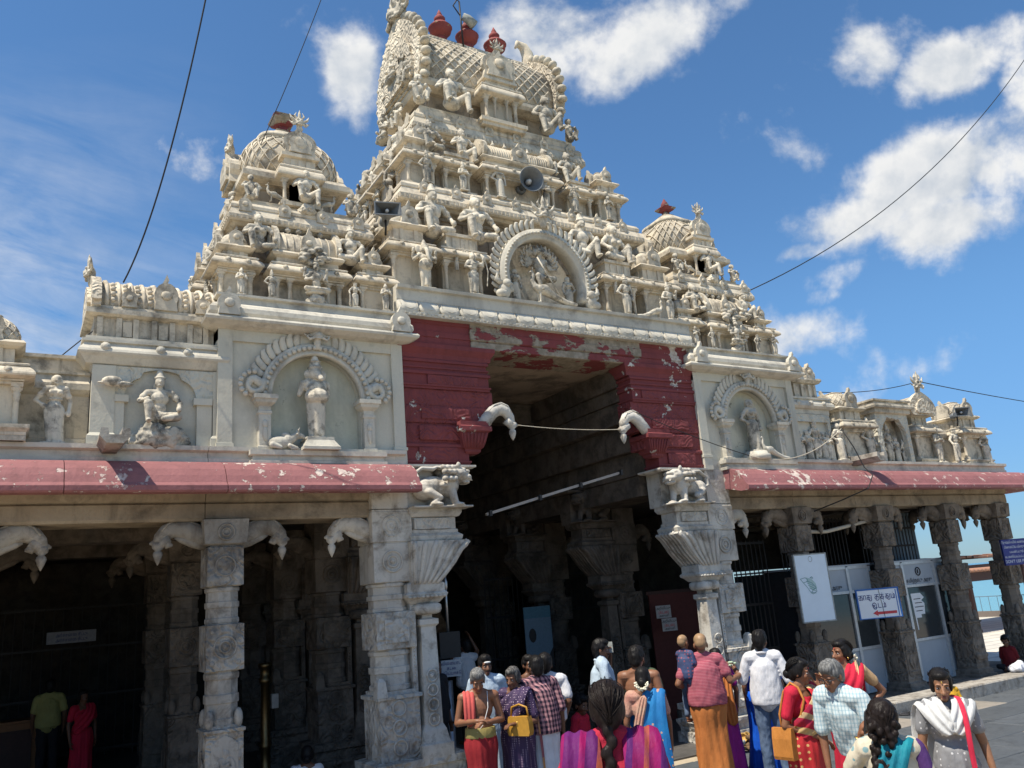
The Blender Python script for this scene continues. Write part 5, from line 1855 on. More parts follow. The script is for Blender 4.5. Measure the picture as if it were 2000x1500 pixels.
def gate_pillar(x, y, s, label, M, MC, top=True, full=True, group='carved pillars of the hall', lion=True):
    """big compound pillar; s=+1: gate opening lies on its +x side"""
    t = thing('gate_pillar', label, 'pillar', (x, y, 0), group)
    X = lambda v: x + s * v
    def rb(mb, a, b, y0, y1, prof):
        mb.rl((X(a) + X(b)) / 2, (y0 + y1) / 2, abs(b - a) / 2, (y1 - y0) / 2, prof)
    # base
    mb = MB(); rb(mb, -.30, .78, y - .04, y + .55, [(0, .10), (.16, .10), (.17, .06), (.24, .07), (.30, .10), (.34, .10), (.36, .03), (.46, .03), (.48, .07), (.56, .07), (.58, 0)])
    part('base', mb, MC, t)
    # main shaft
    mb = MB(); rb(mb, -.25, .23, y, y + .48, [(.56, .02), (1.26, .02), (1.27, .05), (1.31, .05), (1.32, 0), (1.36, 0)])
    lo = part('carved_block', mb, MC, t)
    for k in (0, 1, 2):
        rm = MB(); ring_y(rm, X(-.02), y - .025, .72 + k * .22, .085, .014); part('medallion', rm, M, lo)
    mb = MB(); octo(mb, X(-.01), y + .24, 1.34, 1.86, .255); rb(mb, -.28, -.20, y - .03, y + .05, [(1.30, .03), (1.48, .01), (1.52, -.02)]); part('shaft', mb, M, t)
    mb = MB(); rb(mb, -.26, .24, y - .01, y + .49, [(1.84, -.02), (1.85, .01), (2.28, .01), (2.29, -.02)]); sq = part('square_block', mb, MC, t)
    fm = MB(); fm.rl(X(-.01), y - .03, .16, .015, [(1.92, 0), (2.20, 0)]); part('panel', fm, MC, sq)
    mb = MB(); octo(mb, X(-.01), y + .24, 2.27, 2.66, .25); part('shaft', mb, M, t)
    mb = MB(); rb(mb, -.27, .25, y - .01, y + .50, [(2.64, -.02), (2.65, .0), (3.12, .0), (3.125, -.012), (3.14, -.012), (3.145, .01), (3.52, .01), (3.525, 0), (3.56, 0)])
    ub = part('square_block', mb, M, t)
    for z in (2.90, 3.34):
        rm = MB(); ring_y(rm, X(-.02), y - .02, z, .13, .012); ring_y(rm, X(-.02), y - .02, z, .07, .012); rm.ell((X(-.02), y - .01, z), (.035, .025, .035), 8, 6); part('medallion', rm, M, ub)
    # colonnette on the gate side
    mb = MB(); rb(mb, .20, .26, y + .02, y + .44, [(.58, 0), (2.5, 0)])
    for k in range(44): mb.ell((X(.23), y + .015, .66 + k * .042), (.012, .012, .016), 5, 4)
    part('bead_moulding', mb, M, t)
    mb = MB()
    rb(mb, .30, .56, y - .03, y + .26, [(.56, .08), (.70, .08), (.72, .05), (.86, .02), (.90, .0), (.92, -.01), (2.10, -.03)])
    co = part('colonnette', mb, M, t)
    for k in range(4):
        rm = MB(); ring_y(rm, X(.43), y - .04, .98 + k * .17, .07, .012); rm.ell((X(.43), y - .03, .98 + k * .17), (.03, .012, .03), 6, 5); part('medallion', rm, MC, co)
    mb = MB(); rb(mb, .30, .56, y - .03, y + .26, [(2.06, -.04), (2.10, .0), (2.16, .0), (2.18, -.06), (2.22, -.06), (2.23, .02)])
    mb.sup(X(.43), y + .115, .20, .20, [(2.22, .7), (2.24, .92), (2.28, 1.0), (2.33, .98), (2.36, .8)], 20, .5)
    part('cushion_capital', mb, M, t)
    # slab with a rippled lower edge
    mb = MB(); rb(mb, .14, .66, y - .06, y + .34, [(2.36, -.06), (2.42, -.01), (2.44, .02), (2.47, .03), (2.50, .0), (2.60, .0), (2.62, -.03)])
    for k in range(9): mb.ell((X(.16 + .06 * k), y - .085, 2.44), (.032, .03, .02), 7, 5)
    part('slab', mb, M, t)
    # bell shaped fluted capital leaning out to the gate
    prof = [(2.60, .60), (2.66, .66), (2.74, .74), (2.84, .83), (2.94, .90), (3.02, .96), (3.07, 1.02), (3.10, 1.05), (3.13, 1.02)]
    mb = MB()
    mb.loft([[(X(.20), y - .06 - (w - .6) * .12, z), (X(w), y - .06 - (w - .6) * .12, z), (X(w), y + .42, z), (X(.20), y + .42, z)] for z, w in prof])
    for k in range(6):
        mb.tube([(X(.25 + (w - .30) * k / 5), y - .065 - (w - .6) * .12, z) for z, w in prof], [.02, .025, .03, .033, .036, .038, .04, .03, .02], 5)
    for k in range(5):
        mb.tube([(X(w - .0), y + .0 + .40 * k / 5, z) for z, w in prof], .025, 5)
    part('bell_capital', mb, M, t)
    mb = MB(); rb(mb, .22, .98, y - .05, y + .44, [(3.12, -.03), (3.15, -.01), (3.20, .0), (3.24, -.05), (3.28, -.05), (3.29, -.07), (3.44, -.07), (3.45, -.03), (3.50, .0), (3.56, .0)])
    bl = part('corbel_block', mb, M, t)
    pm = MB(); pm.rl(X(.56), y - .005, .26, .012, [(3.29, 0), (3.43, 0)]); part('panel', pm, MC, bl)
    if lion:
        mb = MB(); rb(mb, .20, .62, y + .04, y + .52, [(3.55, 0), (4.12, 0)]); rb(mb, -.27, .22, y - .01, y + .5, [(3.55, .0), (3.80, .0), (4.12, .0)])
        rb(mb, .22, 1.22, y - .10, y + .46, [(4.08, -.04), (4.10, 0), (4.125, .0)]); rb(mb, .20, 1.0, y + .2, y + .52, [(3.55, 0), (4.12, 0)])
        part('lion_block', mb, M, t)
        o = link('carved_lion', figure('lion', M), t, (s * .66, .0, 3.56))
        o.scale = (.70 * s, .95, .56)
    for sd in (-1,):
        bracket_arm(t, X(-.20), y + .2, 3.36, -s, M, 'x', .95)
    return t


# front row
wing_pillar(2.12, 10.19, 'pale square pillar with scroll arms, alone under the left eave', M_STONE, M_CARVE, base='drum')
wing_pillar(-.42, 10.21, 'pillar at the left edge of the photo, only one scroll arm in view', M_STONE, M_CARVE, base='hip')
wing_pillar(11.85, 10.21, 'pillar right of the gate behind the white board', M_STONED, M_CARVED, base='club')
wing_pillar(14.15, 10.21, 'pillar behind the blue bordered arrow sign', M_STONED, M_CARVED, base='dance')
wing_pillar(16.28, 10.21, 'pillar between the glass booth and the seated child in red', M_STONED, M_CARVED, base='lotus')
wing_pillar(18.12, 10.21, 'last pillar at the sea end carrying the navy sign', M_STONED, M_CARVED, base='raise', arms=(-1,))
gp = gate_pillar(4.16, 9.95, 1, 'white washed gate pillar with a lion, left of the entrance', M_STONEW, M_CARVEW)
gate_pillar(9.86, 9.95, -1, 'gate pillar with a lion, right of the entrance behind the shaven man', M_STONEW, M_CARVEW)
# inner rows
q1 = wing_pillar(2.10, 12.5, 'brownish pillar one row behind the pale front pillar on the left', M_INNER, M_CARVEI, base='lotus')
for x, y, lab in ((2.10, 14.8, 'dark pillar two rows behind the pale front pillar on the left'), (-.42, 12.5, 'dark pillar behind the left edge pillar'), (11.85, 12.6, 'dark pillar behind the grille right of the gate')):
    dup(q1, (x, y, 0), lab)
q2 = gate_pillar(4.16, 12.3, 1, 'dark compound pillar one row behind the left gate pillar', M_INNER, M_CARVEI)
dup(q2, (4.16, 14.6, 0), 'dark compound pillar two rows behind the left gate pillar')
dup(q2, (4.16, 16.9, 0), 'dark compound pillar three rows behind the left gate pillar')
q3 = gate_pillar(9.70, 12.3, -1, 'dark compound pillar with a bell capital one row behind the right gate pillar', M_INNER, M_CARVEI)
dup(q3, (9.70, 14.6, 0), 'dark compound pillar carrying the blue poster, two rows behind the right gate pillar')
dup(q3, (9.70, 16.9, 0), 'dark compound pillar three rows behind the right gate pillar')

# ---------------------------------------------------------------- statues
MT, LT, RT = 'the main tower', 'the left tower', 'the right tower'
H2 = -math.pi / 2
# big seated figures over the first storey
statue('seat', 5.18, 10.30, 7.66, .90, 'large grey streaked seated figure with a flat crown, beside the rectangular horn speaker', .1)
statue('seatw', 5.92, 10.28, 7.66, .90, 'large pale seated woman figure with a hair bun, left of the round deity niche')
statue('seat', 7.95, 10.30, 7.70, .86, 'large seated figure in a flat hat, tucked behind the right side of the round niche', 0, sx=-1)
statue('seatw', 8.60, 10.28, 7.68, .86, 'large seated woman figure at the right corner of the main tower first storey', .2, sx=-1)
# standing row of the first storey
statue('ganesh', 4.87, 10.03, 6.67, .80, 'elephant headed standing figure at the left end over the red gate cornice')
statue('bow', 5.65, 10.02, 6.67, .80, 'standing figure under a small ring arch, left of the round deity niche')
statue('hip', 8.52, 10.02, 6.67, .78, 'slim standing figure under a small ring arch, right of the round deity niche')
statue('raise', 9.42, 9.98, 6.67, .74, 'standing figure beside a trailing peacock tail at the right end over the red gate', 0, sx=-1)
o = statue('peacock', 9.15, 9.98, 6.66, .42, 'small peacock with tail hanging along the right end of the gate cornice', math.pi, cat='bird statue', name='peacock_statue')
ORD = ('nearest the front', 'second from the front', 'third from the front', 'fourth from the front', 'farthest back')
LOOK = {'pray': 'praying figure', 'hip': 'figure with hand on hip', 'raise': 'figure with raised arm', 'seatw': 'seated woman', 'seat': 'seated crowned figure', 'cross': 'figure with crossed arms', 'squat': 'squatting figure', 'lotus': 'cross legged figure', 'dance': 'dancing figure', 'ganesh': 'elephant headed figure', 'club': 'figure with a club', 'seat2': 'figure with one leg hanging'}


def flank(xx, z, h, ys, poses, where):
    for i, (y, pz) in enumerate(zip(ys, poses)):
        statue(pz, xx, y, z, h * (1, .94, 1.05, .97, 1)[i], f'{LOOK[pz]} {ORD[i]}, {where}', H2)


flank(4.34, 6.68, .76, (10.95, 11.55, 12.15, 12.75, 13.4), ('pray', 'dance', 'hip', 'raise', 'club'), 'left flank of main tower, lowest row')
flank(4.60, 7.66, .80, (11.0, 11.9, 12.7, 13.4), ('seatw', 'seat', 'seat2', 'squat'), 'left flank of main tower, second row')
# second storey
for x, pz, h, lb in ((5.22, 'hip', .62, 'standing figure at the far left of the second storey of the main tower'), (5.86, 'cross', .56, 'small standing figure with folded arms left of the oblong shrine on the second storey'),
                     (6.54, 'lady', .68, 'standing lady figure left of the round horn speaker'), (7.45, 'drum', .60, 'standing figure right of the round horn speaker'),
                     (8.05, 'raise', .58, 'standing figure with raised arm between the speaker and the right corner of the second storey'), (8.77, 'pray', .56, 'praying figure at the right corner of the second storey')):
    statue(pz, x, 10.50, 8.66, h, lb)
for x, pz, h, s, lb in ((5.43, 'seatw', .64, 1, 'seated woman figure on the upper left ledge of the second storey'), (6.03, 'seat2', .62, 1, 'headdress figure sitting with one leg down left of the ribbed barrel shrine'),
                        (7.66, 'seatw', .62, -1, 'seated woman figure right of the ribbed barrel shrine'), (8.15, 'seat2', .66, -1, 'dark stained seated figure near the right corner above the second storey')):
    statue(pz, x, 10.74, 9.40, h, lb, 0, sx=s)
flank(4.90, 8.66, .62, (11.2, 11.75, 12.3, 12.9), ('ganesh', 'cross', 'dance', 'hip'), 'left flank of main tower, third row')
flank(5.10, 9.40, .66, (11.35, 12.0, 12.7), ('seat2', 'seat', 'squat'), 'left flank of main tower, fourth row')
# neck of the main tower
for x, y, pz, h, s, lb in ((5.48, 11.12, 'squat', .64, 1, 'squatting figure on the left corner below the barrel roof'), (6.06, 11.04, 'seat2', .88, 1, 'tall crowned figure seated with one leg hanging, left of the roof porch'),
                           (8.02, 11.04, 'seat2', .86, -1, 'tall crowned figure seated with one leg hanging, right of the roof porch'), (8.58, 11.14, 'squat', .56, 1, 'small dark squatting figure on the right corner below the barrel roof')):
    statue(pz, x, y, 10.53, h, lb, 0, sx=s)
statue('squat', 5.46, 11.95, 10.53, .58, 'squatting figure on the left flank below the end gable', H2)
statue('lotus', 5.40, 12.5, 10.53, .66, 'cross legged figure on the left flank below the end gable', H2)
statue('seat2', 5.46, 11.55, 11.2, .50, 'small figure perched on the rim of the left end gable', H2)
statue('lotus', 5.46, 12.1, 11.55, .66, 'cross legged deity carved in the middle of the left end gable', H2)
for k, y in enumerate((11.7, 12.5)): statue('pray', 5.46, y, 11.45, .55, ('praying figure on the near side of the end gable deity', 'praying figure on the far side of the end gable deity')[k], H2)
# crests
for (x, y, z, h, rz, lb) in ((5.62, TY, 12.62, 1.10, H2, 'big horned lion mask crowning the left end of the barrel roof'), (CX, 11.02, 11.90, .34, 0, 'grey horned lion mask on the gable of the roof porch'),
                             (3.2, 10.44, 9.06, .34, 0, 'grey horned lion mask on the front gable of the left tower'), (2.42, 11.3, 8.90, .42, H2, 'horned lion mask on the side gable of the left tower'), (10.9, 10.44, 9.06, .34, 0, 'grey horned lion mask on the front gable of the right tower'),
                             (.62, 10.5, 6.38, .40, H2, 'horned lion mask on the end of the left barrel roofed shrine'), (12.62, 10.5, 6.18, .30, 0, 'lion mask on the barrel roof at the right wing'), (16.0, 9.98, 5.78, .48, 0, 'lion mask on the tall gable of the right parapet'),
                             (3.21, 9.86, 5.62, .42, 0, 'horned lion mask over the left flame arch'), (10.89, 9.86, 5.62, .42, 0, 'horned lion mask over the right flame arch'), (6.93, 9.90, 7.98, .52, 0, 'horned lion mask over the round deity niche')):
    statue('kirti', x, y, z, h, lb, rz, mats=M_PALE if 'flame arch' in lb else M_FIG, name='lion_mask', cat='lion mask')
# towers left and right
for cx, T, m_ in ((3.22, LT, 1), (10.88, RT, -1)):
    side = 'left' if m_ > 0 else 'right'
    row = ((-.94, 'pray', .42, 'praying figure at the left end of the lowest row'), (-.56, 'hip', .42, 'standing figure left of the seated tree deity'), (.56, 'club', .42, 'standing figure right of the seated tree deity'), (1.0, 'pray', .46, 'folded hands figure at the right end of the lowest row'))
    for dx, pz, h, lb in row: statue(pz, cx + dx, 9.98, 6.26, h, f'{lb} of {T}')
    statue('lotus', cx + .02, 9.96, 6.36, .56, f'seated deity under a leafy tree on the front of {T}')
    tr = MB()
    for k in range(16): a = k * 2.4; tr.ell((cx + .02 + .19 * math.cos(a) * (.4 + k / 22), 10.02 + .03 * math.sin(k), 6.92 + .08 * math.sin(a) + .02 * (k % 3)), (.07, .06, .045), 7, 5)
    tr.tube([(cx + .02, 10.08, 6.30), (cx + .04, 10.06, 6.6), (cx + .02, 10.04, 6.9)], .03, 6)
    solo('carved_tree', tr, M_FIG, f'carved stucco tree canopy over the seated deity of {T}', 'carved tree', (cx, 10.05, 6.3))
    rk = statue('rock', cx + .02, 9.98, 6.24, .42, f'carved rock under the tree deity of {T}', name='carved_rock', cat='carved rock')
    statue('seatw', cx - .66, 10.20, 6.98, .62, f'seated woman figure left of the barrel shrine on {T}')
    statue('seat', cx + .60, 10.20, 6.98, .60, f'dark seated figure right of the barrel shrine on {T}', 0, sx=-1)
    statue('squat', cx - .70, 10.46, 7.86, .42, f'squatting figure left of the porch on the upper ledge of {T}')
    statue('squat', cx + .72, 10.46, 7.86, .40, f'squatting figure right of the porch on the upper ledge of {T}')
    statue('peacock', cx - .42, 10.46, 7.88, .30, f'small peacock left of the porch on {T}', math.pi * 0, name='peacock_statue', cat='bird statue')
    statue('peacock', cx + .42, 10.46, 7.88, .28, f'small peacock right of the porch on {T}', math.pi, name='peacock_statue', cat='bird statue')
    statue('seat2', cx + .04, 10.38, 7.92, .56, f'dark seated figure in front of the porch of {T}')
    statue('rock', cx + .04, 10.36, 7.72, .40, f'carved rock seat below the porch figure of {T}', name='carved_rock', cat='carved rock')
    flank(cx - 1.24, 6.24, .46, (10.62, 11.0, 11.65, 12.1), ('hip', 'pray', 'dance', 'raise'), f'lower left flank of {T}')
    flank(cx - 1.06, 6.98, .58, (10.75, 11.55, 12.1), ('seatw', 'seat', 'squat'), f'middle left flank of {T}')
    statue('squat', cx - .84, 11.0, 7.86, .40, f'squatting figure on the upper left flank of {T}', H2)

# round deity niche over the gate
rn = thing('deity_niche', 'round flame ringed niche holding a six faced deity over the gate', 'deity niche', (6.93, 10.1, 6.66))
am = MB(); ring = []
for i in range(41):
    a = -.42 + (math.pi + .84) * i / 40
    ca, sa = math.cos(a), math.sin(a)
    ring.append([(6.93 + r * ca, y, 7.10 + r * sa) for r, y in ((.665, 10.2), (.665, 9.99), (.69, 9.95), (.72, 9.965), (.735, 9.935), (.79, 9.93), (.80, 9.955), (.83, 9.95), (.84, 10.2))])
am.loft(ring, True)
na = part('arch', am, M_PALE, rn)
bm = MB()
for i in range(46):
    a = -.40 + (math.pi + .80) * (i + .5) / 46
    bm.ell((6.93 + .762 * math.cos(a), 9.925, 7.10 + .762 * math.sin(a)), (.022, .02, .022), 6, 4)
part('bead_row', bm, M_PALE, na, kind='stuff')
flame_ring(na, 6.93, 10.0, 7.10, .845, 34, .165, 1.0, .12, M_PALE, -.40, math.pi + .40)
mb = MB(); mb.py(arch_pts(6.93, 7.10, .68, 24) + [(6.27, 6.66), (7.59, 6.66)], 10.30, 10.40); part('niche_back', mb, M_CREAM2, rn)
mb = MB(); mb.rl(6.93, 10.1, .95, .16, [(6.64, 0), (6.68, 0), (6.70, -.03)]); part('sill', mb, M_PALE, rn)
for s in (-1, 1):
    vm = MB(); x = 6.93 + s * .80
    vm.ell((x, 9.96, 6.80), (.10, .09, .14)); vm.ell((x + s * .06, 9.93, 6.74), (.10, .07, .07)); vm.ell((x - s * .02, 9.90, 6.90), (.07, .06, .07)); vm.tube([(x + s * .02, 9.95, 6.9), (x + s * .14, 9.94, 6.96), (x + s * .12, 9.93, 7.06)], [.05, .04, .01], 6)
    part('makara', vm, M_PALE, na)
statue('six', 6.90, 10.10, 6.98, .80, 'six faced many armed deity inside the round niche over the gate')
statue('peacock', 6.78, 9.98, 6.68, .62, 'peacock carrying the six faced deity, its tail hanging over the gate cornice', 0, name='peacock_statue', cat='bird statue')
statue('lady', 6.42, 10.10, 6.68, .66, 'consort figure left of the six faced deity')
statue('lady', 7.42, 10.10, 6.68, .66, 'consort figure right of the six faced deity', 0, sx=-1)
sp = MB(); sp.tube([(6.75, 9.92, 7.42), (7.12, 9.86, 6.72)], .012, 6); solo('spear', sp, M_FIG, 'thin spear held slantwise by the six faced deity', 'spear', (6.9, 9.9, 7.0))
# niche figures
pd = MB(); pd.rl(3.20, 9.90, .17, .12, [(4.275, .06), (4.31, .06), (4.32, .05), (4.40, .0), (4.44, .0)]); solo('pedestal', pd, M_PALE, 'tapered pedestal under the stout statue in the left niche', 'pedestal', (3.2, 9.9, 4.275))
statue('stout', 3.19, 9.93, 4.41, 1.12, 'tall stout statue with an animal head standing in the left flame arch niche')
statue('bull', 2.72, 9.88, 4.275, .42, 'white bull lying at the foot of the stout statue in the left niche', 0, name='bull_statue', cat='bull statue', mats=M_PALE)
pd = MB(); pd.ng(10.86, 9.90, 16, [(4.275, .24), (4.36, .24), (4.38, .20), (4.42, .19)], 0, True); solo('pedestal', pd, M_PALE, 'round pedestal under the slim statue in the right niche', 'pedestal', (10.86, 9.9, 4.275))
statue('lady', 10.90, 9.93, 4.42, 1.10, 'slim crowned statue standing in the right flame arch niche')
statue('peacock', 11.08, 9.84, 4.28, .48, 'white peacock with a long trailing tail at the foot of the slim statue', 0, name='peacock_statue', cat='bird statue', mats=M_PALE)
# parapet figures
statue('lady', .31, 10.02, 4.31, .92, 'standing lady statue with hand on hip on the left parapet', 0, mats=M_FIG)
statue('seat', 1.36, 9.96, 4.56, .66, 'seated matted hair deity in the trefoil relief on the left parapet', 0, mats=M_FIG)
statue('rock', 1.36, 9.98, 4.30, .86, 'carved rock under the seated deity on the left parapet', name='carved_rock', cat='carved rock', sc=(1.0, .62, .82))
bd = MB(); bd.ell((.86, 9.90, 5.03), (.11, .06, .06)); bd.ell((.95, 9.90, 5.0), (.13, .05, .035)); bd.ell((.77, 9.90, 5.01), (.06, .02, .015)); solo('bird_figure', bd, M_FIG, 'small stucco bird on the pilaster left of the seated deity', 'bird statue', (.86, 9.9, 5.0))
for k, (x, pz, h) in enumerate(((12.19, 'pray', .62), (12.37, 'lady', .66), (12.60, 'hip', .86), (12.79, 'lady', .64), (12.94, 'pray', .62))):
    statue(pz, x, 10.02, 4.31, h, ('praying relief figure leftmost of the five in the right wing panel', 'relief lady second from left in the right wing panel', 'tall crowned relief figure in the middle of the right wing panel', 'relief lady right of the tall figure in the right wing panel', 'praying relief figure rightmost of the five in the right wing panel')[k])
statue('lady', 13.17, 9.96, 4.31, .84, 'dark headed standing figure beside the five figure panel on the right parapet')
statue('hip', 14.10, 9.98, 4.31, .92, 'pale standing figure left of the cusped niche on the right parapet')
for x, pz, h, lb in ((14.62, 'pray', .50, 'small white kneeling figure at the left of the cusped niche'), (14.84, 'hip', .84, 'tall grey figure inside the cusped niche'), (15.06, 'lady', .62, 'shorter grey figure inside the cusped niche'), (15.28, 'raise', .52, 'small white figure with raised arm at the right of the cusped niche')):
    statue(pz, x, 10.10, 4.31, h, lb)
statue('cross', 16.25, 9.96, 4.31, .84, 'standing figure with joined hands in front of the gabled shrine')
statue('club', 16.90, 9.98, 4.31, .88, 'broad standing figure with a sash between two shrines on the right parapet')
statue('lady', 17.95, 9.96, 4.31, .84, 'last standing statue at the sea end of the right parapet')
# ---------------------------------------------------------------- people
def rotz(a): return Matrix.Rotation(a, 3, 'Z')


class Person:
    """Local frame: stands at the origin, faces -y, z up. H = standing height."""

    def __init__(s, label, loc, rz, H=1.66, skin=None, group='people at the temple', lean=0.0, side=0.0, tilt=0.0, turn=0.0, nod=0.0, wide=1.0, belly=0.0, female=False, child=False, seated=False, vox=.0085):
        s.H, s.k = H, H / 1.66
        s.skin = skin or M_SKIN
        s.label, s.loc, s.rz, s.group = label, loc, rz, group
        s.fe, s.wide, s.belly, s.vox = female, wide, belly, vox
        s.lean, s.side, s.child, s.seated = lean, side, child, seated
        s.nod, s.turn, s.tilt = nod, turn, tilt
        s.parts = []
        s.hipz = .88
        s.body = MB()
        sw = (.165 if female else .185) * wide
        if child: sw = .145
        s.sh = {1: s.T((sw, .0, 1.365)), -1: s.T((-sw, .0, 1.365))}
        s.neck = s.T((0, .005, 1.40))
        s.hm = Matrix.Rotation(R(turn), 3, 'Z') @ Matrix.Rotation(R(tilt), 3, 'Y') @ Matrix.Rotation(R(nod), 3, 'X')
        s.hs = 1.28 if child else 1.0
        s.arms = {}

    def T(s, p):
        """upper body leans about the hips"""
        p = Vector(p)
        if p.z > .9:
            d = p - Vector((0, 0, .9))
            d = Matrix.Rotation(R(s.side), 3, 'Y') @ (Matrix.Rotation(R(s.lean), 3, 'X') @ d)
            p = Vector((0, 0, .9)) + d
        return p

    def Hd(s, p):
        """head space: origin at the neck base, about .26 tall"""
        return s.neck + s.hm @ (Vector(p) * s.hs)

    def hq(s): return s.hm.to_quaternion()

    def torso(s, mb, g=0.0, lo=.86, sleeves=None, hem=None):
        T, w = s.T, s.wide
        q = (Matrix.Rotation(R(s.side), 3, 'Y') @ Matrix.Rotation(R(s.lean), 3, 'X')).to_quaternion()
        fe = s.fe
        mb.ell(T((0, .01, .93)), ((.165 if fe else .155) * w + g, .112 * w + g, .12 + g), 14, 10, q)
        mb.ell(T((0, -.005 - s.belly * .5, 1.06)), ((.128 if fe else .14) * w + g + s.belly * .4, .092 * w + g + s.belly, .14 + g), 14, 10, q)
        mb.ell(T((0, .0, 1.24)), ((.142 if fe else .160) * w + g, .102 * w + g, .16 + g), 14, 10, q)
        mb.cap(s.sh[-1] * .86 + T((0, 0, 1.365)) * .14, s.sh[1] * .86 + T((0, 0, 1.365)) * .14, .062 + g, .062 + g, 12)
        mb.cap(T((-.10 * w, .01, 1.38)), T((0, .01, 1.425)), .05 + g, .055 + g * .4, 10); mb.cap(T((.10 * w, .01, 1.38)), T((0, .01, 1.425)), .05 + g, .055 + g * .4, 10)
        if fe:
            for e_ in (-1, 1): mb.ell(T((e_ * .068 * w, -.085, 1.235)), .056 + g, 10, 8)

    def set_arm(s, side, el, ha, curl=.5, hold=None, fdir=None):
        """elbow and wrist in local metres; fdir = pointing of the fingers"""
        s.arms[side] = (Vector(el), Vector(ha), curl, Vector(fdir).normalized() if fdir else None)

    def hand(s, mb, wrist, fd, up, side, curl):
        fd = fd.normalized()
        up = (up - fd * up.dot(fd)).normalized()      # back of the hand
        lat = fd.cross(up) * side
        pc = wrist + fd * .045
        m3 = Matrix((lat, fd, up)).transposed()
        mb.ell(pc, (.038, .050, .017), 10, 8, m3.to_quaternion())
        for i, (o, L) in enumerate(((.029, .070), (.010, .078), (-.010, .072), (-.028, .056))):
            b = wrist + fd * .085 + lat * o
            a1, a2 = curl * .7, curl * 1.5
            d1 = fd * math.cos(a1) - up * math.sin(a1) + lat * (o * 1.6)
            d2 = fd * math.cos(a2) - up * math.sin(a2)
            m1 = b + d1.normalized() * L * .52
            mb.cap(b - fd * .015, m1, .0092, .0085, 7); mb.cap(m1, m1 + d2.normalized() * L * .5, .0085, .007, 7)
        tb = wrist + fd * .03 + lat * .032
        t1 = tb + (fd * .55 + lat * .75 - up * .35).normalized() * .038
        mb.cap(tb, t1, .0125, .0105, 7); mb.cap(t1, t1 + (fd * .85 + lat * .25 - up * (.3 + curl * .4)).normalized() * .032, .0105, .0085, 7)

    def build(s, legs=True, feet=True, bare=True):
        b = s.body
        s.torso(b)
        n0, n1 = s.neck - (s.T((0, 0, 1.40)) - s.T((0, 0, 1.36))), s.Hd((0, -.002, .10))
        b.cap(n0, n1, .056, .050, 12)
        q = s.hq()
        Z = s.hs
        b.ell(s.Hd((0, .012, .188)), (.074 * Z, .092 * Z, .085 * Z), 16, 12, q)
        b.ell(s.Hd((0, -.028, .125)), (.057 * Z, .064 * Z, .080 * Z), 14, 10, q)
        b.ell(s.Hd((0, -.064, .055)), (.030 * Z, .026 * Z, .022 * Z), 10, 8, q)         # chin
        for e_ in (-1, 1):
            b.ell(s.Hd((e_ * .036, -.060, .115)), (.024 * Z, .024 * Z, .024 * Z), 8, 6, q)   # cheek
            b.ell(s.Hd((e_ * .075, .012, .135)), (.012 * Z, .024 * Z, .034 * Z), 8, 6, q)    # ear
            b.ell(s.Hd((e_ * .031, -.076, .166)), (.026 * Z, .016 * Z, .010 * Z), 8, 6, q)   # brow ridge
        b.cap(s.Hd((0, -.082, .152)), s.Hd((0, -.107, .108)), .0095 * Z, .014 * Z, 8)
        for e_ in (-1, 1): b.ell(s.Hd((e_ * .013, -.095, .106)), (.010 * Z, .012 * Z, .009 * Z), 7, 5, q)
        b.ell(s.Hd((0, -.086, .082)), (.023 * Z, .012 * Z, .007 * Z), 8, 6, q); b.ell(s.Hd((0, -.084, .070)), (.020 * Z, .013 * Z, .008 * Z), 8, 6, q)
        r = .044 if not s.fe else .040
        if s.child: r = .036
        for sd in (-1, 1):
            if sd not in s.arms:
                s.set_arm(sd, s.T((sd * (abs(s.sh[1].x) + .06), .02, 1.10)), s.T((sd * (abs(s.sh[1].x) + .05), -.04, .86)), .5)
            el, ha, curl, fd = s.arms[sd]
            sh = s.sh[sd]
            b.ell(sh, (r * 1.25,) * 3, 10, 8)
            b.cap(sh, el, r * 1.12, r * .92, 12); b.cap(el, ha, r * .92, r * .60, 12)
            fd = fd or (ha - el).normalized()
            b.cap(ha, ha + fd * .03, r * .60, .024, 8)
            up = Vector((sd, .1, .15)) if abs(fd.z) > .6 else Vector((0, 0, 1))
            s.hand(b, ha + fd * .01, fd, up, sd, curl)
        if legs:
            for e_ in (-1, 1):
                b.cap((e_ * .085, .0, .88), (e_ * .095, -.01, .48), .078, .055, 12); b.cap((e_ * .095, -.01, .48), (e_ * .10, .02, .09), .054, .034, 12)
                if feet: b.ell((e_ * .105, -.045, .035), (.042, .115, .035), 12, 8); b.ell((e_ * .105, -.125, .025), (.045, .045, .022), 10, 6)
        me = blob('person', s._sc(b), s.vox * s.k, s.skin, 1)
        o = link('person', me, None, s.loc)
        o.rotation_euler = (0, 0, s.rz)
        ORG[o.name] = Vector(s.loc)
        tag(o, s.label, 'person', s.group)
        s.o = o
        return s

    def _sc(s, mb):
        mb.v = [tuple(c * s.k for c in p) for p in mb.v]
        return mb

    def add(s, name, mb, mats, voxel=None, wrinkle=0.0, smooth=2, ws=9.0, wst=(1, 1, .6), label=None):
        mb = s._sc(mb)
        if voxel: me = blob(name, mb, voxel * s.k, mats, smooth, wrinkle, ws, wst)
        else: me = mb.mesh(name, mats)
        o = link(name, me, s.o)
        if label: o['label'] = label
        return o

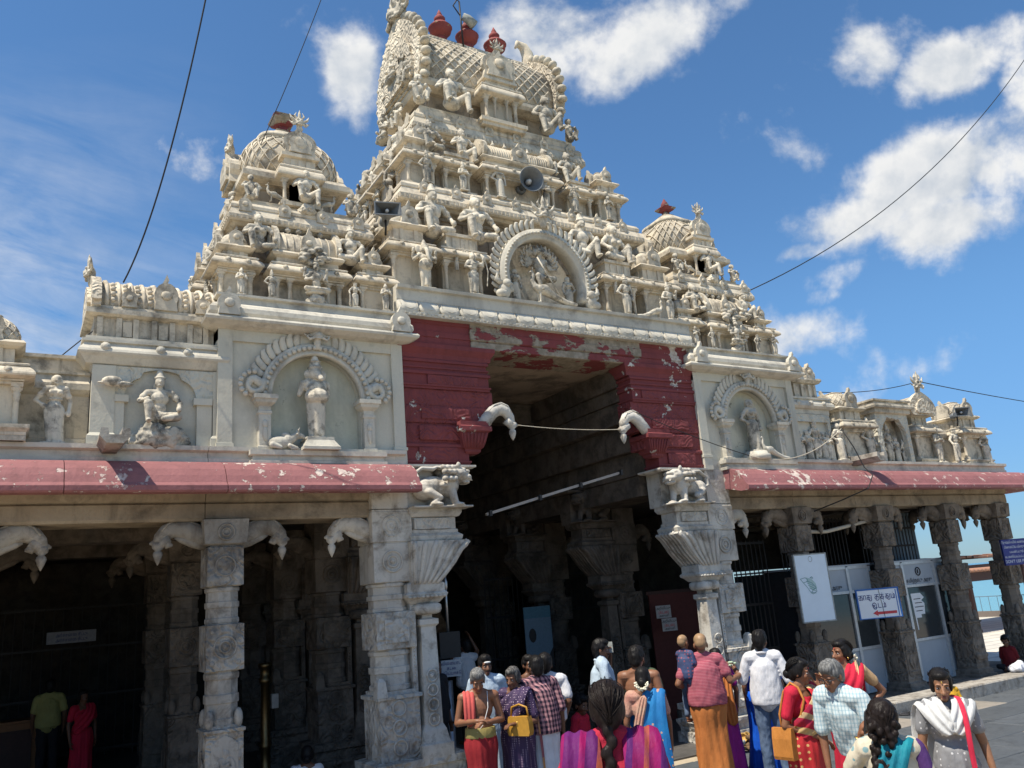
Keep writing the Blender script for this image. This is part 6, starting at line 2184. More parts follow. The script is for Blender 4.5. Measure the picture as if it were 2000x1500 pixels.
    # ---- hair
    def hair(s, kind='short', mats=None, flower=False):
        mats = mats or M_HAIR
        m = MB(); q = s.hq(); Z = s.hs
        th = {'short': .010, 'bun': .007, 'braid': .012, 'long': .016, 'curly': .022}.get(kind, .01)
        for (x, y, z), r in (((0, .022, .202), (.076, .088, .080)), ((0, .045, .165), (.074, .070, .085)), ((0, -.015, .235), (.066, .070, .046 if not s.fe else .036)), ((0, .062, .125), (.060, .045, .065))):
            m.ell(s.Hd((x, y, z)), tuple((v + th) * Z for v in r), 14, 10, q)
        for e_ in (-1, 1): m.ell(s.Hd((e_ * .066, .005, .185)), ((.018 + th * .5) * Z, .05 * Z, .045 * Z), 10, 8, q)
        if kind == 'short':
            m.ell(s.Hd((0, -.045, .250)), (.055 * Z, .045 * Z, .03 * Z), 10, 8, q)
        if s.fe:
            for e_ in (-1, 1): m.ell(s.Hd((e_ * .066, .012, .150)), ((.020 + th * .5) * Z, .052 * Z, .060 * Z), 10, 8, q)
            m.ell(s.Hd((0, -.040, .232)), (.062 * Z, .050 * Z, .032 * Z), 10, 8, q)
        if kind in ('bun', 'jasmine'):
            m.ell(s.Hd((0, .115, .120)), (.05, .045, .048), 12, 8, q)
        if kind in ('long', 'braid', 'curly'):
            m.ell(s.Hd((0, .07, .08)), (.062 + th, .045, .09), 12, 8, q)
        if kind == 'braid':
            a = s.Hd((0, .10, .03))
            for k in range(9):
                p = a.lerp(s.T((.02, .135, 1.0)), k / 8) + Vector((.014 * (-1) ** k, .0, 0)); m.ell(p, (.034 - .001 * k, .030, .034), 10, 7)
        if kind == 'knot':
            a = s.Hd((0, .095, .06))
            for k in range(5): m.ell(a.lerp(s.T((.03, .13, 1.27)), k / 4) + Vector((.012 * (-1) ** k, 0, 0)), (.030, .028, .034), 10, 7)
            m.ell(s.T((.035, .145, 1.21)), (.062, .050, .070), 12, 9)
        if kind == 'curly':
            for k in range(70):
                t = k / 70
                a = k * 2.4
                p = s.Hd((.05 * math.cos(a) * (1 - .3 * t), .085 + .02 * math.sin(a), .16 - .0 * t)).lerp(s.T((.11, .15, 1.02)), t)
                p += Vector((math.cos(a), .4 * math.sin(a), .4 * math.sin(a * 1.7))) * (.045 - .015 * t)
                m.ell(p, (.022, .020, .026), 7, 5)
            for k in range(60):
                a = k * 2.4; z = 1 - (k + .5) / 60 * 1.15
                rr = math.sqrt(max(0, 1 - z * z))
                p = s.Hd((.088 * rr * math.cos(a), .03 + .098 * rr * math.sin(a), .185 + .096 * z))
                if (s.hm.inverted() @ (p - s.neck)).y < -.05: continue
                m.ell(p, (.017, .017, .017), 6, 5)
        if kind in ('knot', 'curly', 'bun', 'braid') and s.vox < .008:
            sm = MB(); gat = s.Hd((0, .112, .10 if kind != 'bun' else .12))
            for k in range(260):
                u, a = rnd.random(), rnd.uniform(-1.35, 1.35)
                th0 = -.5 + 1.25 * u
                d0 = Vector((math.sin(a) * math.cos(th0 * .6), -math.cos(a) * .75 * (1 - u) + .5 * u, math.cos(a * .55) * (1 - .35 * u)))
                pts = []
                gg = gat + Vector((rnd.uniform(-.02, .02), rnd.uniform(0, .02), rnd.uniform(-.025, .02)))
                lift = rnd.uniform(-.002, .007) + (.012 if rnd.random() < .06 else 0)
                for j in range(8):
                    t = j / 7
                    v = Vector((d0.x * (1 - t ** 1.6), d0.y * (1 - t) + t * 1.0, d0.z * (1 - t) - .55 * t))
                    v.normalize()
                    p_ = s.Hd((v.x * (.086 + lift), .026 + v.y * (.100 + lift), .188 + v.z * (.094 + lift)))
                    pts.append(p_.lerp(gg, max(0, t - .55) / .45 * .8))
                sm.tube(pts, [.0012, .002, .0021, .0021, .0021, .002, .0018, .001], 4)
            strands = sm
        else: strands = None
        o = s.add('hair', m, mats, .0085, {'curly': .006, 'short': .008}.get(kind, .003), 2, 26, (1, 1, .35))
        if strands:
            so = s.add('hair_strands', strands, mats); so['kind'] = 'stuff'
        if flower:
            f = MB(); c0 = s.Hd((0, .118, .115))
            for k in range(60):
                a = math.pi * (.95 + 1.1 * rnd.random())
                rr = .048 + .026 * rnd.random()
                f.ell(c0 + s.hm @ Vector((rr * math.cos(a), .02 + .022 * math.sin(k * 2.1), rr * math.sin(a))), (.011, .010, .012), 6, 4)
            pass
            s.add('jasmine_garland', f, M_JAS)
        return o

    def face(s, brows=True, lips=(.22, .07, .06), mark=None, glasses=False, moustache=False):
        q = s.hq(); Z = s.hs
        for e_ in (-1, 1):
            m = MB(); m.ell(s.Hd((e_ * .031, -.0755, .146)), (.0140 * Z, .010 * Z, .0052 * Z), 10, 6, q); eo = s.add('eye', m, M_EYEW)
            m = MB(); m.ell(s.Hd((e_ * .031, -.0815, .146)), (.0072 * Z, .006 * Z, .0056 * Z), 8, 6, q); s.add('iris', m, M_INK).parent = eo
            if brows:
                m = MB(); m.tube([s.Hd((e_ * .013, -.090, .166)), s.Hd((e_ * .034, -.092, .173)), s.Hd((e_ * .054, -.078, .164))], [.0030 * Z, .0036 * Z, .002 * Z], 6); s.add('eyebrow', m, M_HAIR)
        m = MB(); m.ell(s.Hd((0, -.092, .081)), (.021 * Z, .009 * Z, .005 * Z), 10, 6, q); m.ell(s.Hd((0, -.090, .071)), (.018 * Z, .010 * Z, .006 * Z), 10, 6, q); s.add('lips', m, M_LIPS)
        if mark:
            m = MB(); m.ell(s.Hd((0, -.086, .192)), (.005 * Z, .004, .012 * Z) if mark is not M_WHITE else (.045, .012, .012), 8, 6, q); s.add('forehead_mark', m, mark)
        if moustache:
            m = MB(); m.tube([s.Hd((-.032, -.088, .086)), s.Hd((0, -.103, .095)), s.Hd((.032, -.088, .086))], [.004, .0085, .004], 6); s.add('moustache', m, M_HAIR)
        if glasses:
            m = MB()
            for e_ in (-1, 1):
                c0 = Vector((e_ * .033, -.104, .145))
                m.tube([s.Hd(c0 + Vector((.026 * math.cos(a), .0, .020 * math.sin(a)))) for a in [TAU * i / 14 for i in range(15)]], .0028, 5, False)
                m.tube([s.Hd((e_ * .059, -.10, .150)), s.Hd((e_ * .080, -.03, .150)), s.Hd((e_ * .082, .03, .140))], .0028, 5)
            m.tube([s.Hd((-.008, -.106, .148)), s.Hd((.008, -.106, .148))], .0028, 5)
            s.add('spectacles', m, M_INK)

    # ---- clothes
    def shirt(s, mats, name='shirt', sleeve=.55, hem=.80, g=.020, flare=.02, wr=.010, collar=False, hx=.010):
        m = MB(); s.torso(m, g)
        T = s.T
        m.cap(T((0, .01, .98)), (0, .01, hem + .07), .135 * s.wide + g + s.belly * .5, .125 * s.wide + g + flare, 14)
        m.loft([[tuple(T((math.cos(TAU * i / 20) * k_ * (.172 * s.wide + g + hx), .01 - s.belly * .4 + math.sin(TAU * i / 20) * k_ * (.130 * s.wide + g + hx + s.belly * .5), z))) for i in range(20)] for z, k_ in ((hem, .97), (hem + .03, 1.0), (hem + .12, 1.0), (1.06, .95), (1.18, .89), (1.28, .80), (1.36, .55))], True)
        for sd in (-1, 1):
            el, ha, *_ = s.arms[sd]; sh = s.sh[sd]
            r = .048
            m.ell(sh, (.053 + g * .5,) * 3, 10, 8)
            if sleeve <= 1:
                m.cap(sh, sh.lerp(el, sleeve), .042 + g, .046 + g, 12)
            else:
                m.cap(sh, el, .042 + g, .038 + g, 12); m.cap(el, el.lerp(ha, sleeve - 1), .038 + g, .034 + g, 12)
        o = s.add(name, m, mats, .0095, wr, 1, 8, (1, 1, .5))
        if collar:
            cm = MB()
            cm.tube([s.neck + Vector((.07 * math.cos(a), .012 + .065 * math.sin(a), .015 + .012 * math.sin(a))) for a in [R(-70) + R(320) * i / 14 for i in range(15)]], .017, 6)
            s.add('collar', cm, mats).parent = o
        return o

    def skirt(s, name, mats, z1=1.02, z0=.05, r1=(.150, .118), r0=(.20, .17), folds=9, amp=.016, n=64, twist=.4, back=0.0, hips=1.0):
        rings = []
        for j in range(25):
            t = j / 24
            z = z1 + (z0 - z1) * t
            hip = math.exp(-((t - .16) / .14) ** 2) * .028 * hips
            rx = (r1[0] * (1 - t) + r0[0] * t + hip) * s.wide; ry = (r1[1] * (1 - t) + r0[1] * t + hip * .8) * s.wide
            ring = []
            for i in range(n):
                a = TAU * i / n
                f = math.sin(a * folds + twist * 6 * t + 1.3 * math.sin(a * 2)) * amp * (.25 + t) + math.sin(a * (folds * 2 + 3) - t * 3) * amp * .35
                ring.append((math.cos(a) * (rx + f), .005 + back * t + math.sin(a) * (ry + f), z))
            rings.append(ring)
        m = MB(); m.loft(rings, True, True)
        return s.add(name, m, mats)

    def trousers(s, mats, gap=0.0, name='trousers'):
        m = MB()
        m.ell((0, .01, .93), (.155 * s.wide + .014, .112 * s.wide + .014, .12), 14, 10)
        for e_ in (-1, 1):
            m.cap((e_ * .085, .0, .88), (e_ * .095, -.01, .48), .096, .075, 12); m.cap((e_ * .095, -.01, .48), (e_ * .10, .02, .08), .075, .062, 12)
        return s.add(name, m, mats, .010, .012, 1, 10)

    def sash(s, name, mats, pts, w, th=.012, n=8, wr=0.0, folds=3):
        """cloth band along a path: [(point, outward normal)] in local metres, w wide"""
        m = MB()
        rings = []
        P = [Vector(p) for p, _ in pts]
        for i, (p, nn) in enumerate(pts):
            ww = w[i] if isinstance(w, (list, tuple)) else w
            d = (P[min(i + 1, len(P) - 1)] - P[max(i - 1, 0)]).normalized()
            nn = Vector(nn); nn = (nn - d * nn.dot(d)).normalized()
            b = d.cross(nn)
            ring = []
            for k in range(13):
                u = k / 6 - 1
                ring.append(P[i] + b * (u * ww) + nn * (th * (1 + .7 * math.cos(u * math.pi * folds) - .4 * abs(u))))
            for k in range(12, -1, -1):
                u = k / 6 - 1
                ring.append(P[i] + b * (u * ww) - nn * (th * .3 + .0))
            rings.append(ring)
        for j, ring in enumerate(rings):
            for v in range(26):
                q = ring[v]; ring[v] = q + Vector(pts[j][1]).normalized() * .011 * mnoise.noise(Vector(q) * 14 + Vector((s.loc[0], s.loc[1], 0))) 
        m.loft(rings, True, True)
        o = s.add(name, m, mats)
        sub = o.modifiers.new('s', 'SUBSURF'); sub.levels = 1; sub.render_levels = 1
        return o

    def blouse(s, mats, g=.013, sleeve=.6):
        m = MB(); T, w = s.T, s.wide
        q = (Matrix.Rotation(R(s.side), 3, 'Y') @ Matrix.Rotation(R(s.lean), 3, 'X')).to_quaternion()
        m.ell(T((0, .0, 1.23)), (.142 * w + g, .102 * w + g, .15), 14, 10, q)
        for e_ in (-1, 1): m.ell(T((e_ * .068 * w, -.085, 1.235)), .056 + g, 10, 8); m.cap(T((e_ * .09, .01, 1.36)), s.sh[e_] * .9 + T((0, 0, 1.36)) * .1, .060 + g, .062 + g, 10)
        for sd in (-1, 1):
            el, *_ = s.arms[sd]; m.cap(s.sh[sd], s.sh[sd].lerp(el, sleeve), .046 + g, .044 + g, 12)
        return s.add('blouse', m, mats, .009, .004, 1, 12)

    def pallu(s, mats, side=1, tail=.55, g=.03, w=.10, name='sari_drape'):
        """sari end: from the hip across the chest, over one shoulder and down the back"""
        T, k = s.T, side
        W_ = s.wide
        pts = [((-k * .17 * W_, -.02, .98), (-k, -.3, 0)), (T((-k * .12 * W_, -.13 - g * .3 - s.belly, 1.06)), (-k * .3, -1, 0)), (T((0, -.15 - g, 1.20)), (0, -1, .1)), (T((k * .075 * W_, -.135 - g, 1.30)), (k * .2, -1, .3)),
               (T((k * .105 * W_, -.075, 1.405)), (0, -.6, 1)), (T((k * .11 * W_, .015, 1.452)), (0, .1, 1)), (T((k * .105 * W_, .10, 1.38)), (0, .9, .6)), (T((k * .08 * W_, .135, 1.22)), (0, 1, .1)), (T((k * .07 * W_, .150, 1.05)), (0, 1, 0)), ((k * .08 * W_, .165, .86), (0, 1, 0)), ((k * .09 * W_, .175, .86 - tail), (0, 1, 0))]
        ws = [w * .9, w * 1.1, w * 1.15, w, w * .8, w * .78, w * .85, w * 1.0, w * 1.1, w * 1.15, w * 1.2]
        return s.sash(name, mats, pts, ws, .016)

    def bangles(s, side, mats, n=2):
        el, ha, *_ = s.arms[side]
        d = (ha - el).normalized()
        u = d.orthogonal().normalized(); v = d.cross(u)
        for k in range(n):
            c0 = ha - d * (.015 + .02 * k)
            m = MB(); m.tube([c0 + u * (.036 * math.cos(a)) + v * (.036 * math.sin(a)) for a in [TAU * i / 12 for i in range(13)]], .0045, 5, False)
            s.add('bangle', m, mats)


M_EYEW = plain('eye_white', (.62, .58, .54), .25, .5)
M_LIPS = plain('lip', (.20, .065, .055), .4, .4)
M_GOLD = plain('gold', (.70, .48, .14), .3, .5, 1.0)
C_RED = cloth('red_dhoti', (.30, .022, .028))
C_ORANGE = cloth('orange_dhoti', (.52, .19, .055), alt=(.44, .145, .04))
C_WHITE = cloth('white_shirt_cloth', (.62, .62, .64), alt=(.56, .565, .60))
C_WHITED = cloth('white_dhoti_cloth', (.66, .68, .73))
C_LBLUE = cloth('pale_blue_shirt_cloth', (.46, .56, .66))
C_BLACK = cloth('black_trousers', (.02, .02, .023))
C_DENIM = cloth('blue_denim', (.075, .115, .19), alt=(.12, .165, .25))
C_DENIMS = cloth_dots('denim_print_shirt', (.05, .07, .16), (.25, .07, .10), 26, .3)
C_MAROON, _q, _b = mat('maroon_stripe_shirt', .88, .2)
_p = opos(_q); _sp = _q.n('ShaderNodeSeparateXYZ'); _q.put(_sp.inputs[0], _p)
_f = _q.math('FRACT', _q.math('MULTIPLY', _sp.outputs[2], 62))
_q.put(_b.inputs['Base Color'], _q.mix(_q.math('GREATER_THAN', _f, .62), (.30, .055, .085), (.44, .17, .20)))
bump(_q, _b, _q.noise(_q.scale(_p, (2, 2, .6)), 14, 4, .6), .006, .8)
C_PLAID = cloth_checks('plaid_shirt', (.42, .23, .24), (.13, .06, .085), (.016, .016, .03), 19, .5)
C_CHECK = cloth_checks('pale_check_shirt', (.54, .61, .62), (.34, .46, .51), (.28, .40, .47), 30, .36)
C_PURPLE = cloth_dots('purple_dot_sari', (.055, .030, .085), (.55, .42, .50), 42, .22)
C_PURPB = cloth_bands('purple_sari_border', (0, 0, 1), [(0, (.45, .22, .05)), (.2, (.30, .12, .08)), (.4, (.50, .26, .08)), (.6, (.28, .10, .10)), (.85, (.48, .26, .10)), (1.2, (.3, .14, .08)), (2, (.3, .1, .1))])
C_PINK = cloth('pink_red_blouse', (.42, .022, .050), alt=(.34, .018, .042))
C_DUP = cloth_bands('banded_shawl', (1, .0, 0.22), [(-.5, (.19, .008, .07)), (.02, (.075, .014, .10)), (.06, (.24, .007, .085)), (.09, (.20, .008, .07)), (.11, (.32, .07, .035)), (.138, (.20, .008, .07)), (.19, (.08, .012, .10)), (.22, (.26, .008, .085)), (.25, (.10, .012, .10)), (.28, (.22, .008, .075)), (.32, (.34, .08, .04)), (.35, (.09, .012, .09)), (.40, (.24, .008, .085)), (.43, (.11, .012, .10)), (.50, (.22, .008, .08)), (1, (.2, .008, .07))])
C_BLUES = cloth_dots('bright_blue_sari', (.010, .17, .42), (.45, .28, .22), 13, .16, (.006, .10, .30))
C_BLUEB = cloth('brocade_pink_border', (.42, .19, .15), .6, alt=(.50, .34, .24), ns=40)
C_ROYAL = cloth('royal_blue_sari', (.008, .10, .60), .55, alt=(.005, .06, .42))
C_MAG = cloth('magenta_sari', (.38, .02, .26), .6)
C_REDS = cloth_dots('red_gold_sari', (.50, .025, .03), (.62, .40, .16), 17, .21, (.42, .02, .03))
C_REDB = cloth('red_blouse_cloth', (.55, .02, .05))
C_REDG = cloth_bands('red_sari_gold_fold', (.4, 0, 1), [(0, (.42, .02, .03)), (.86, (.55, .38, .16)), (.92, (.46, .025, .03)), (1.0, (.60, .44, .20)), (1.05, (.46, .025, .03)), (1.14, (.62, .46, .24)), (1.22, (.46, .025, .03)), (1.3, (.58, .40, .18)), (1.36, (.42, .02, .03)), (2, (.4, .02, .03))])
C_GRN = cloth_bands('green_gold_border', (1, 0, 0), [(-1, (.60, .42, .22)), (.115, (.60, .42, .22)), (.135, (.02, .07, .03)), (1, (.02, .06, .03))])
C_WDUP = cloth('white_shawl', (.62, .62, .61), .8)
C_GREYK = cloth_dots('grey_print_tunic', (.24, .24, .25), (.55, .55, .55), 24, .2)
C_TURQ = cloth('turquoise_shawl', (.010, .24, .29), .7, alt=(.006, .12, .18))
C_FLOR = cloth_dots('pale_floral_tunic', (.58, .52, .40), (.22, .36, .38), 15, .26)
C_VIOL = cloth('violet_sleeve', (.085, .035, .15))
C_YEL = cloth_dots('yellow_dot_dress', (.66, .36, .02), (.18, .10, .04), 30, .17)
C_DRED = cloth('dark_red_shirt', (.16, .012, .015))
C_YG = cloth('olive_yellow_shirt', (.36, .33, .12))
C_PTOW = cloth('pink_red_towel', (.55, .10, .09))
C_BAGO = cloth('orange_bag_cloth', (.48, .19, .04), .6)
C_BAGY = plain('mustard_bag_leather', (.42, .22, .03), .45, .4)
C_BELT = cloth('gold_belt_cloth', (.34, .28, .10))

PI = math.pi
# --- 1 bare chested man with grey hair looking at his hands
p = Person('bare chested grey haired man in a red dhoti with a pink towel on his shoulder', (4.52, 8.60, 0), R(-22), 1.60, M_SKIN, nod=24, tilt=0, belly=.015, vox=.0075)
p.set_arm(-1, (-.25, .0, 1.10), (-.06, -.23, 1.13), .9, fdir=(.9, -.3, .1)); p.set_arm(1, (.25, .0, 1.10), (.05, -.22, 1.10), .8, fdir=(-.8, -.5, .1))
p.build(legs=True); p.hair('short', M_HAIRG); p.face(mark=None)
p.skirt('dhoti', C_RED, 1.0, .03, (.155, .125), (.175, .15), 7, .014)
m = MB(); m.ng(0, 0, 24, [(.93, .172), (.94, .178), (1.03, .172), (1.04, .165)], 0, True, 1.0, .80); p.add('belt', m, C_BELT)
p.sash('towel', C_PTOW, [((-.12, -.125, 1.06), (0, -1, 0)), ((-.12, -.13, 1.22), (0, -1, 0)), ((-.115, -.10, 1.38), (0, -.7, .7)), ((-.115, .01, 1.455), (0, 0, 1)), ((-.115, .11, 1.36), (0, 1, .3)), ((-.11, .13, 1.15), (0, 1, 0))], .065, .012)
m = MB(); m.tube([(.10, -.06, 1.42), (.09, -.125, 1.25), (.03, -.135, 1.08), (-.05, -.13, 1.0)], .004, 5); p.add('sacred_thread', m, M_WHITE)
# --- 2 woman in purple dotted sari with a mustard bag
p = Person('older woman in a purple dotted sari with a mustard handbag, facing the priest', (5.0, 8.62, 0), R(-62), 1.56, M_SKIND, female=True, nod=10, wide=1.08, belly=.03)
p.set_arm(-1, (-.24, -.02, 1.08), (-.10, -.27, 1.13), .8, fdir=(.5, -.8, .1)); p.set_arm(1, (.25, .02, 1.06), (.12, -.24, 1.06), .8, fdir=(-.3, -.9, .1))
p.build(legs=True); p.hair('bun', hair_mat('greying_hair', (.05, .048, .046), (.24, .23, .22))); p.face()
p.blouse(C_PURPLE, .016, .75); p.skirt('sari', C_PURPLE, 1.06, .02, (.165, .14), (.21, .18), 8, .014)
p.pallu(C_PURPLE, 1, .35, .03, .14); p.sash('sari_border', C_PURPB, [((.20, .10, 1.30), (1, .5, 0)), ((.225, .12, 1.1), (1, .5, 0)), ((.235, .13, .8), (1, .5, 0)), ((.245, .14, .45), (1, .5, 0)), ((.25, .14, .12), (1, .5, 0))], .055, .012)
p.bangles(1, M_GOLD, 2); p.bangles(-1, M_GOLD, 2)
m = MB(); m.loft([[(x * w_ + .16, y - .19, z) for x, y in ((-.15, -.05), (.15, -.05), (.15, .05), (-.15, .05))] for z, w_ in ((.93, .9), (.97, 1.0), (1.08, .95), (1.14, .85))])
mh = MB(); mh.tube([(.04, -.19, 1.13), (.06, -.19, 1.24), (.16, -.19, 1.27), (.26, -.19, 1.24), (.28, -.19, 1.13)], .012, 6)
bg = solo('handbag', m, C_BAGY, 'mustard yellow handbag held by the woman in the purple sari', 'handbag', (0, 0, 0))
bg.location = (5.0, 8.62, 0); bg.rotation_euler = (0, 0, R(-62)); bg.scale = (.94,) * 3
hd = link('handle', mh.mesh('handle', C_BAGY), bg)
# --- 3 plaid shirt man, white dhoti, seen from behind
p = Person('man in a maroon plaid shirt and white dhoti seen from behind', (5.32, 8.62, 0), PI + R(-12), 1.64, M_SKIND, wide=1.05, lean=4)
p.set_arm(1, (.25, .03, 1.10), (.24, -.05, .86), .5); p.set_arm(-1, (-.25, .02, 1.10), (-.26, .0, .84), .5)
p.build(legs=True); p.hair('short'); p.skirt('dhoti', C_WHITED, .98, .03, (.155, .125), (.215, .19), 6, .012); p.shirt(C_PLAID, sleeve=1.05, hem=.84, g=.022, hx=.035)
# --- 4 white shirt man, black trousers
p = Person('man in a white shirt and black trousers seen from behind, hand hanging', (5.52, 8.75, 0), PI + R(-28), 1.65, M_SKIND, wide=1.05, lean=6)
p.set_arm(1, (.26, .03, 1.10), (.28, .0, .85), .5); p.set_arm(-1, (-.24, .02, 1.12), (-.2, -.12, .95), .5)
p.build(legs=True); p.hair('short'); p.trousers(C_BLACK); p.shirt(C_WHITE, sleeve=.7, hem=.92, g=.02, collar=True)
# --- 5 man with ash on his forehead behind
p = Person('dark man with white ash stripes on his forehead behind the grey haired man', (5.15, 9.55, 0), R(-10), 1.66, M_SKIND)
p.build(legs=True); p.hair('short'); p.face(mark=M_WHITE, moustache=True); p.skirt('lungi', C_LBLUE, 1.0, .03); p.shirt(C_LBLUE, sleeve=.6)
# --- 6 man on the phone
p = Person('man in a pale blue shirt phoning in the shade of the entrance', (6.78, 9.36, 0), R(60), 1.70, M_SKIND, nod=6, wide=1.05, belly=.02)
p.set_arm(1, (.27, -.10, 1.16), (.12, -.14, 1.46), 1.2, fdir=(-.3, .2, .9)); p.set_arm(-1, (-.25, -.02, 1.10), (-.02, -.22, 1.12), .8, fdir=(.9, -.2, 0))
p.build(legs=True); p.hair('short'); p.face(moustache=True); p.trousers(C_BLACK); p.shirt(C_LBLUE, sleeve=.62, hem=.93, g=.024, collar=True)
m = MB(); m.rl(0, 0, .032, .005, [(0, -.002), (.003, 0), (.137, 0), (.14, -.002)])
ph = solo('mobile_phone', m, M_SHELL, 'pale mobile phone held to the ear of the man in the entrance', 'mobile phone', (0, 0, 0)); ph.location = (6.78 + .15, 9.36 - .03, 1.53); ph.rotation_euler = (R(12), 0, R(150))
# --- 7 woman in front, pink with banded shawl
p = Person('woman in the foreground in pink with a banded purple and orange shawl', (2.41, 3.32, .33), PI - R(34), 1.56, M_SKIN, female=True, wide=1.04, vox=.007)
p.set_arm(-1, (-.27, .04, 1.10), (-.24, -.08, .88), .5); p.set_arm(1, (.27, .04, 1.10), (.22, -.12, .92), .5)
p.build(legs=True); p.hair('knot', M_HAIRB); p.trousers(C_PINK)
m = MB(); p.torso(m, .020)
m.cap((0, .01, 1.0), (0, .01, .5), .17, .25, 16)
for sd in (-1, 1):
    el, ha, *_ = p.arms[sd]; m.cap(p.sh[sd], el, .066, .064, 12); m.cap(el, el.lerp(ha, .6), .062, .052, 12)
p.add('tunic', m, C_PINK, .010, .010, 1, 10)
for sd in (-1, 1):
    T = p.T
    p.sash('shawl', C_DUP, [(T((sd * .10, -.13, 1.10)), (0, -1, 0)), (T((sd * .12, -.14, 1.28)), (0, -1, .1)), (T((sd * .135, -.06, 1.43)), (0, -.6, 1)), (T((sd * .145, .03, 1.465)), (0, .1, 1)), (T((sd * .150, .115, 1.38)), (0, .9, .6)), (T((sd * .155, .145, 1.22)), (0, 1, .1)), (T((sd * .15, .155, 1.05)), (0, 1, 0)), ((sd * .17, .20, .8), (0, 1, 0)), ((sd * .18, .22, .55), (0, 1, 0))], [.085, .085, .085, .09, .10, .105, .11, .115, .12], .014)
# --- 8 woman in bright blue sari
p = Person('woman in a bright blue sari with jasmine in her hair, seen from behind', (5.66, 7.12, 0), PI + R(-48), 1.52, M_SKIN, female=True, wide=1.05)
p.build(legs=True); p.hair('bun', flower=True); p.blouse(C_BLUEB, .014); p.skirt('sari', C_BLUES, 1.04, .03, (.16, .13), (.21, .18)); p.pallu(C_BLUES, -1, .5, .03, .15)
p.sash('sari_border', C_BLUEB, [(p.T((-.02, .15, 1.40)), (0, 1, .2)), (p.T((.03, .165, 1.25)), (0, 1, 0)), (p.T((.08, .17, 1.1)), (0, 1, 0)), ((.12, .18, .9), (0, 1, 0)), ((.14, .19, .6), (0, 1, 0))], .05, .012)
# --- 9 bare backed man, orange dhoti
p = Person('bare backed man with curly hair and an orange dhoti, walking into the shade', (6.10, 7.75, 0), PI + R(-55), 1.68, M_SKIN, nod=8, wide=1.02)
p.set_arm(1, (.25, -.02, 1.10), (.22, -.20, .93), .5); p.build(legs=True); p.hair('short', M_HAIR); p.skirt('dhoti', C_ORANGE, .99, .03, (.155, .125), (.19, .16), 8, .016)
# man just behind him
p = Person('man half hidden beside the bare backed man, holding something green', (6.55, 8.3, 0), R(150), 1.60, M_SKIN, nod=6)
p.set_arm(1, (.25, -.02, 1.08), (.25, -.22, .98), .5); p.build(legs=True); p.hair('short'); p.face(); p.shirt(cloth('olive_green_shirt', (.06, .085, .05)), hem=.82); p.skirt('lungi', C_DRED, 1.0, .03)
# --- 10 shaven man with child
p = Person('shaven headed man in a maroon shirt and orange dhoti carrying a child', (7.30, 8.0, 0), PI + R(-34), 1.72, M_SKIN, wide=1.02, vox=.007)
p.set_arm(-1, (-.28, .05, 1.13), (-.46, -.16, 1.17), .45, fdir=(-.8, -.4, .25)); p.set_arm(1, (.32, .06, 1.13), (.16, -.20, 1.04), .6, fdir=(-.7, -.6, 0))
p.build(legs=True); p.skirt('dhoti', C_ORANGE, 1.0, .04, (.170, .135), (.185, .155), 5, .016, twist=.9, hips=1.1); p.shirt(C_MAROON, sleeve=.62, hem=.88, g=.020, wr=.010, hx=.034)
m = MB(); q_ = p.hq(); m.ell(p.Hd((0, .014, .196)), (.0765, .0945, .0800), 16, 12, q_); m.ell(p.Hd((0, .045, .165)), (.0715, .0680, .075), 14, 10, q_); p.add('shaved_scalp', m, M_SCALP, .0075, 0, 1)
# child
c_ = Person('small shaven headed child in a denim print shirt and jeans held on the man\'s arm', (7.12, 8.10, .70), PI + R(-75), .98, M_SKIN, child=True, vox=.010)
c_.set_arm(1, (.20, -.10, 1.22), (.16, -.34, 1.24), .5); c_.set_arm(-1, (-.2, -.02, 1.12), (-.12, -.16, 1.02), .5)
b = c_.body
for e_ in (-1, 1):
    b.cap((e_ * .08, 0, .88), (e_ * .15, -.12, .56), .075, .06, 10); b.cap((e_ * .15, -.12, .56), (e_ * .13, -.02, .12), .055, .036, 10); b.ell((e_ * .13, -.09, .07), (.045, .11, .04), 10, 7)
c_.build(legs=False); c_.face()
m = MB(); q_ = c_.hq(); Z = c_.hs; m.ell(c_.Hd((0, .014, .196)), (.0765 * Z, .0945 * Z, .080 * Z), 16, 12, q_); m.ell(c_.Hd((0, .045, .165)), (.0715 * Z, .068 * Z, .075 * Z), 14, 10, q_); c_.add('shaved_scalp', m, M_SCALP, .010, 0, 1)
m = MB(); m.ell((0, .01, .92), (.16, .13, .12), 12, 8)
for e_ in (-1, 1): m.cap((e_ * .08, 0, .88), (e_ * .15, -.12, .56), .10, .085, 12); m.cap((e_ * .15, -.12, .56), (e_ * .135, -.03, .20), .082, .070, 12)
c_.add('jeans', m, C_DENIM, .012, .014, 1, 8)
c_.shirt(C_DENIMS, sleeve=.7, hem=.90, g=.024)
# magenta sari woman hidden beyond him
p = Person('woman in a magenta sari mostly hidden behind the shaven man', (7.75, 8.25, 0), PI + R(-30), 1.50, M_SKIN, female=True)
p.build(legs=True); p.hair('bun'); p.blouse(C_MAG); p.skirt('sari', C_MAG, 1.04, .02, (.15, .12), (.23, .20), 8, .02); p.pallu(C_ORANGE, -1, .2, .03, .07)
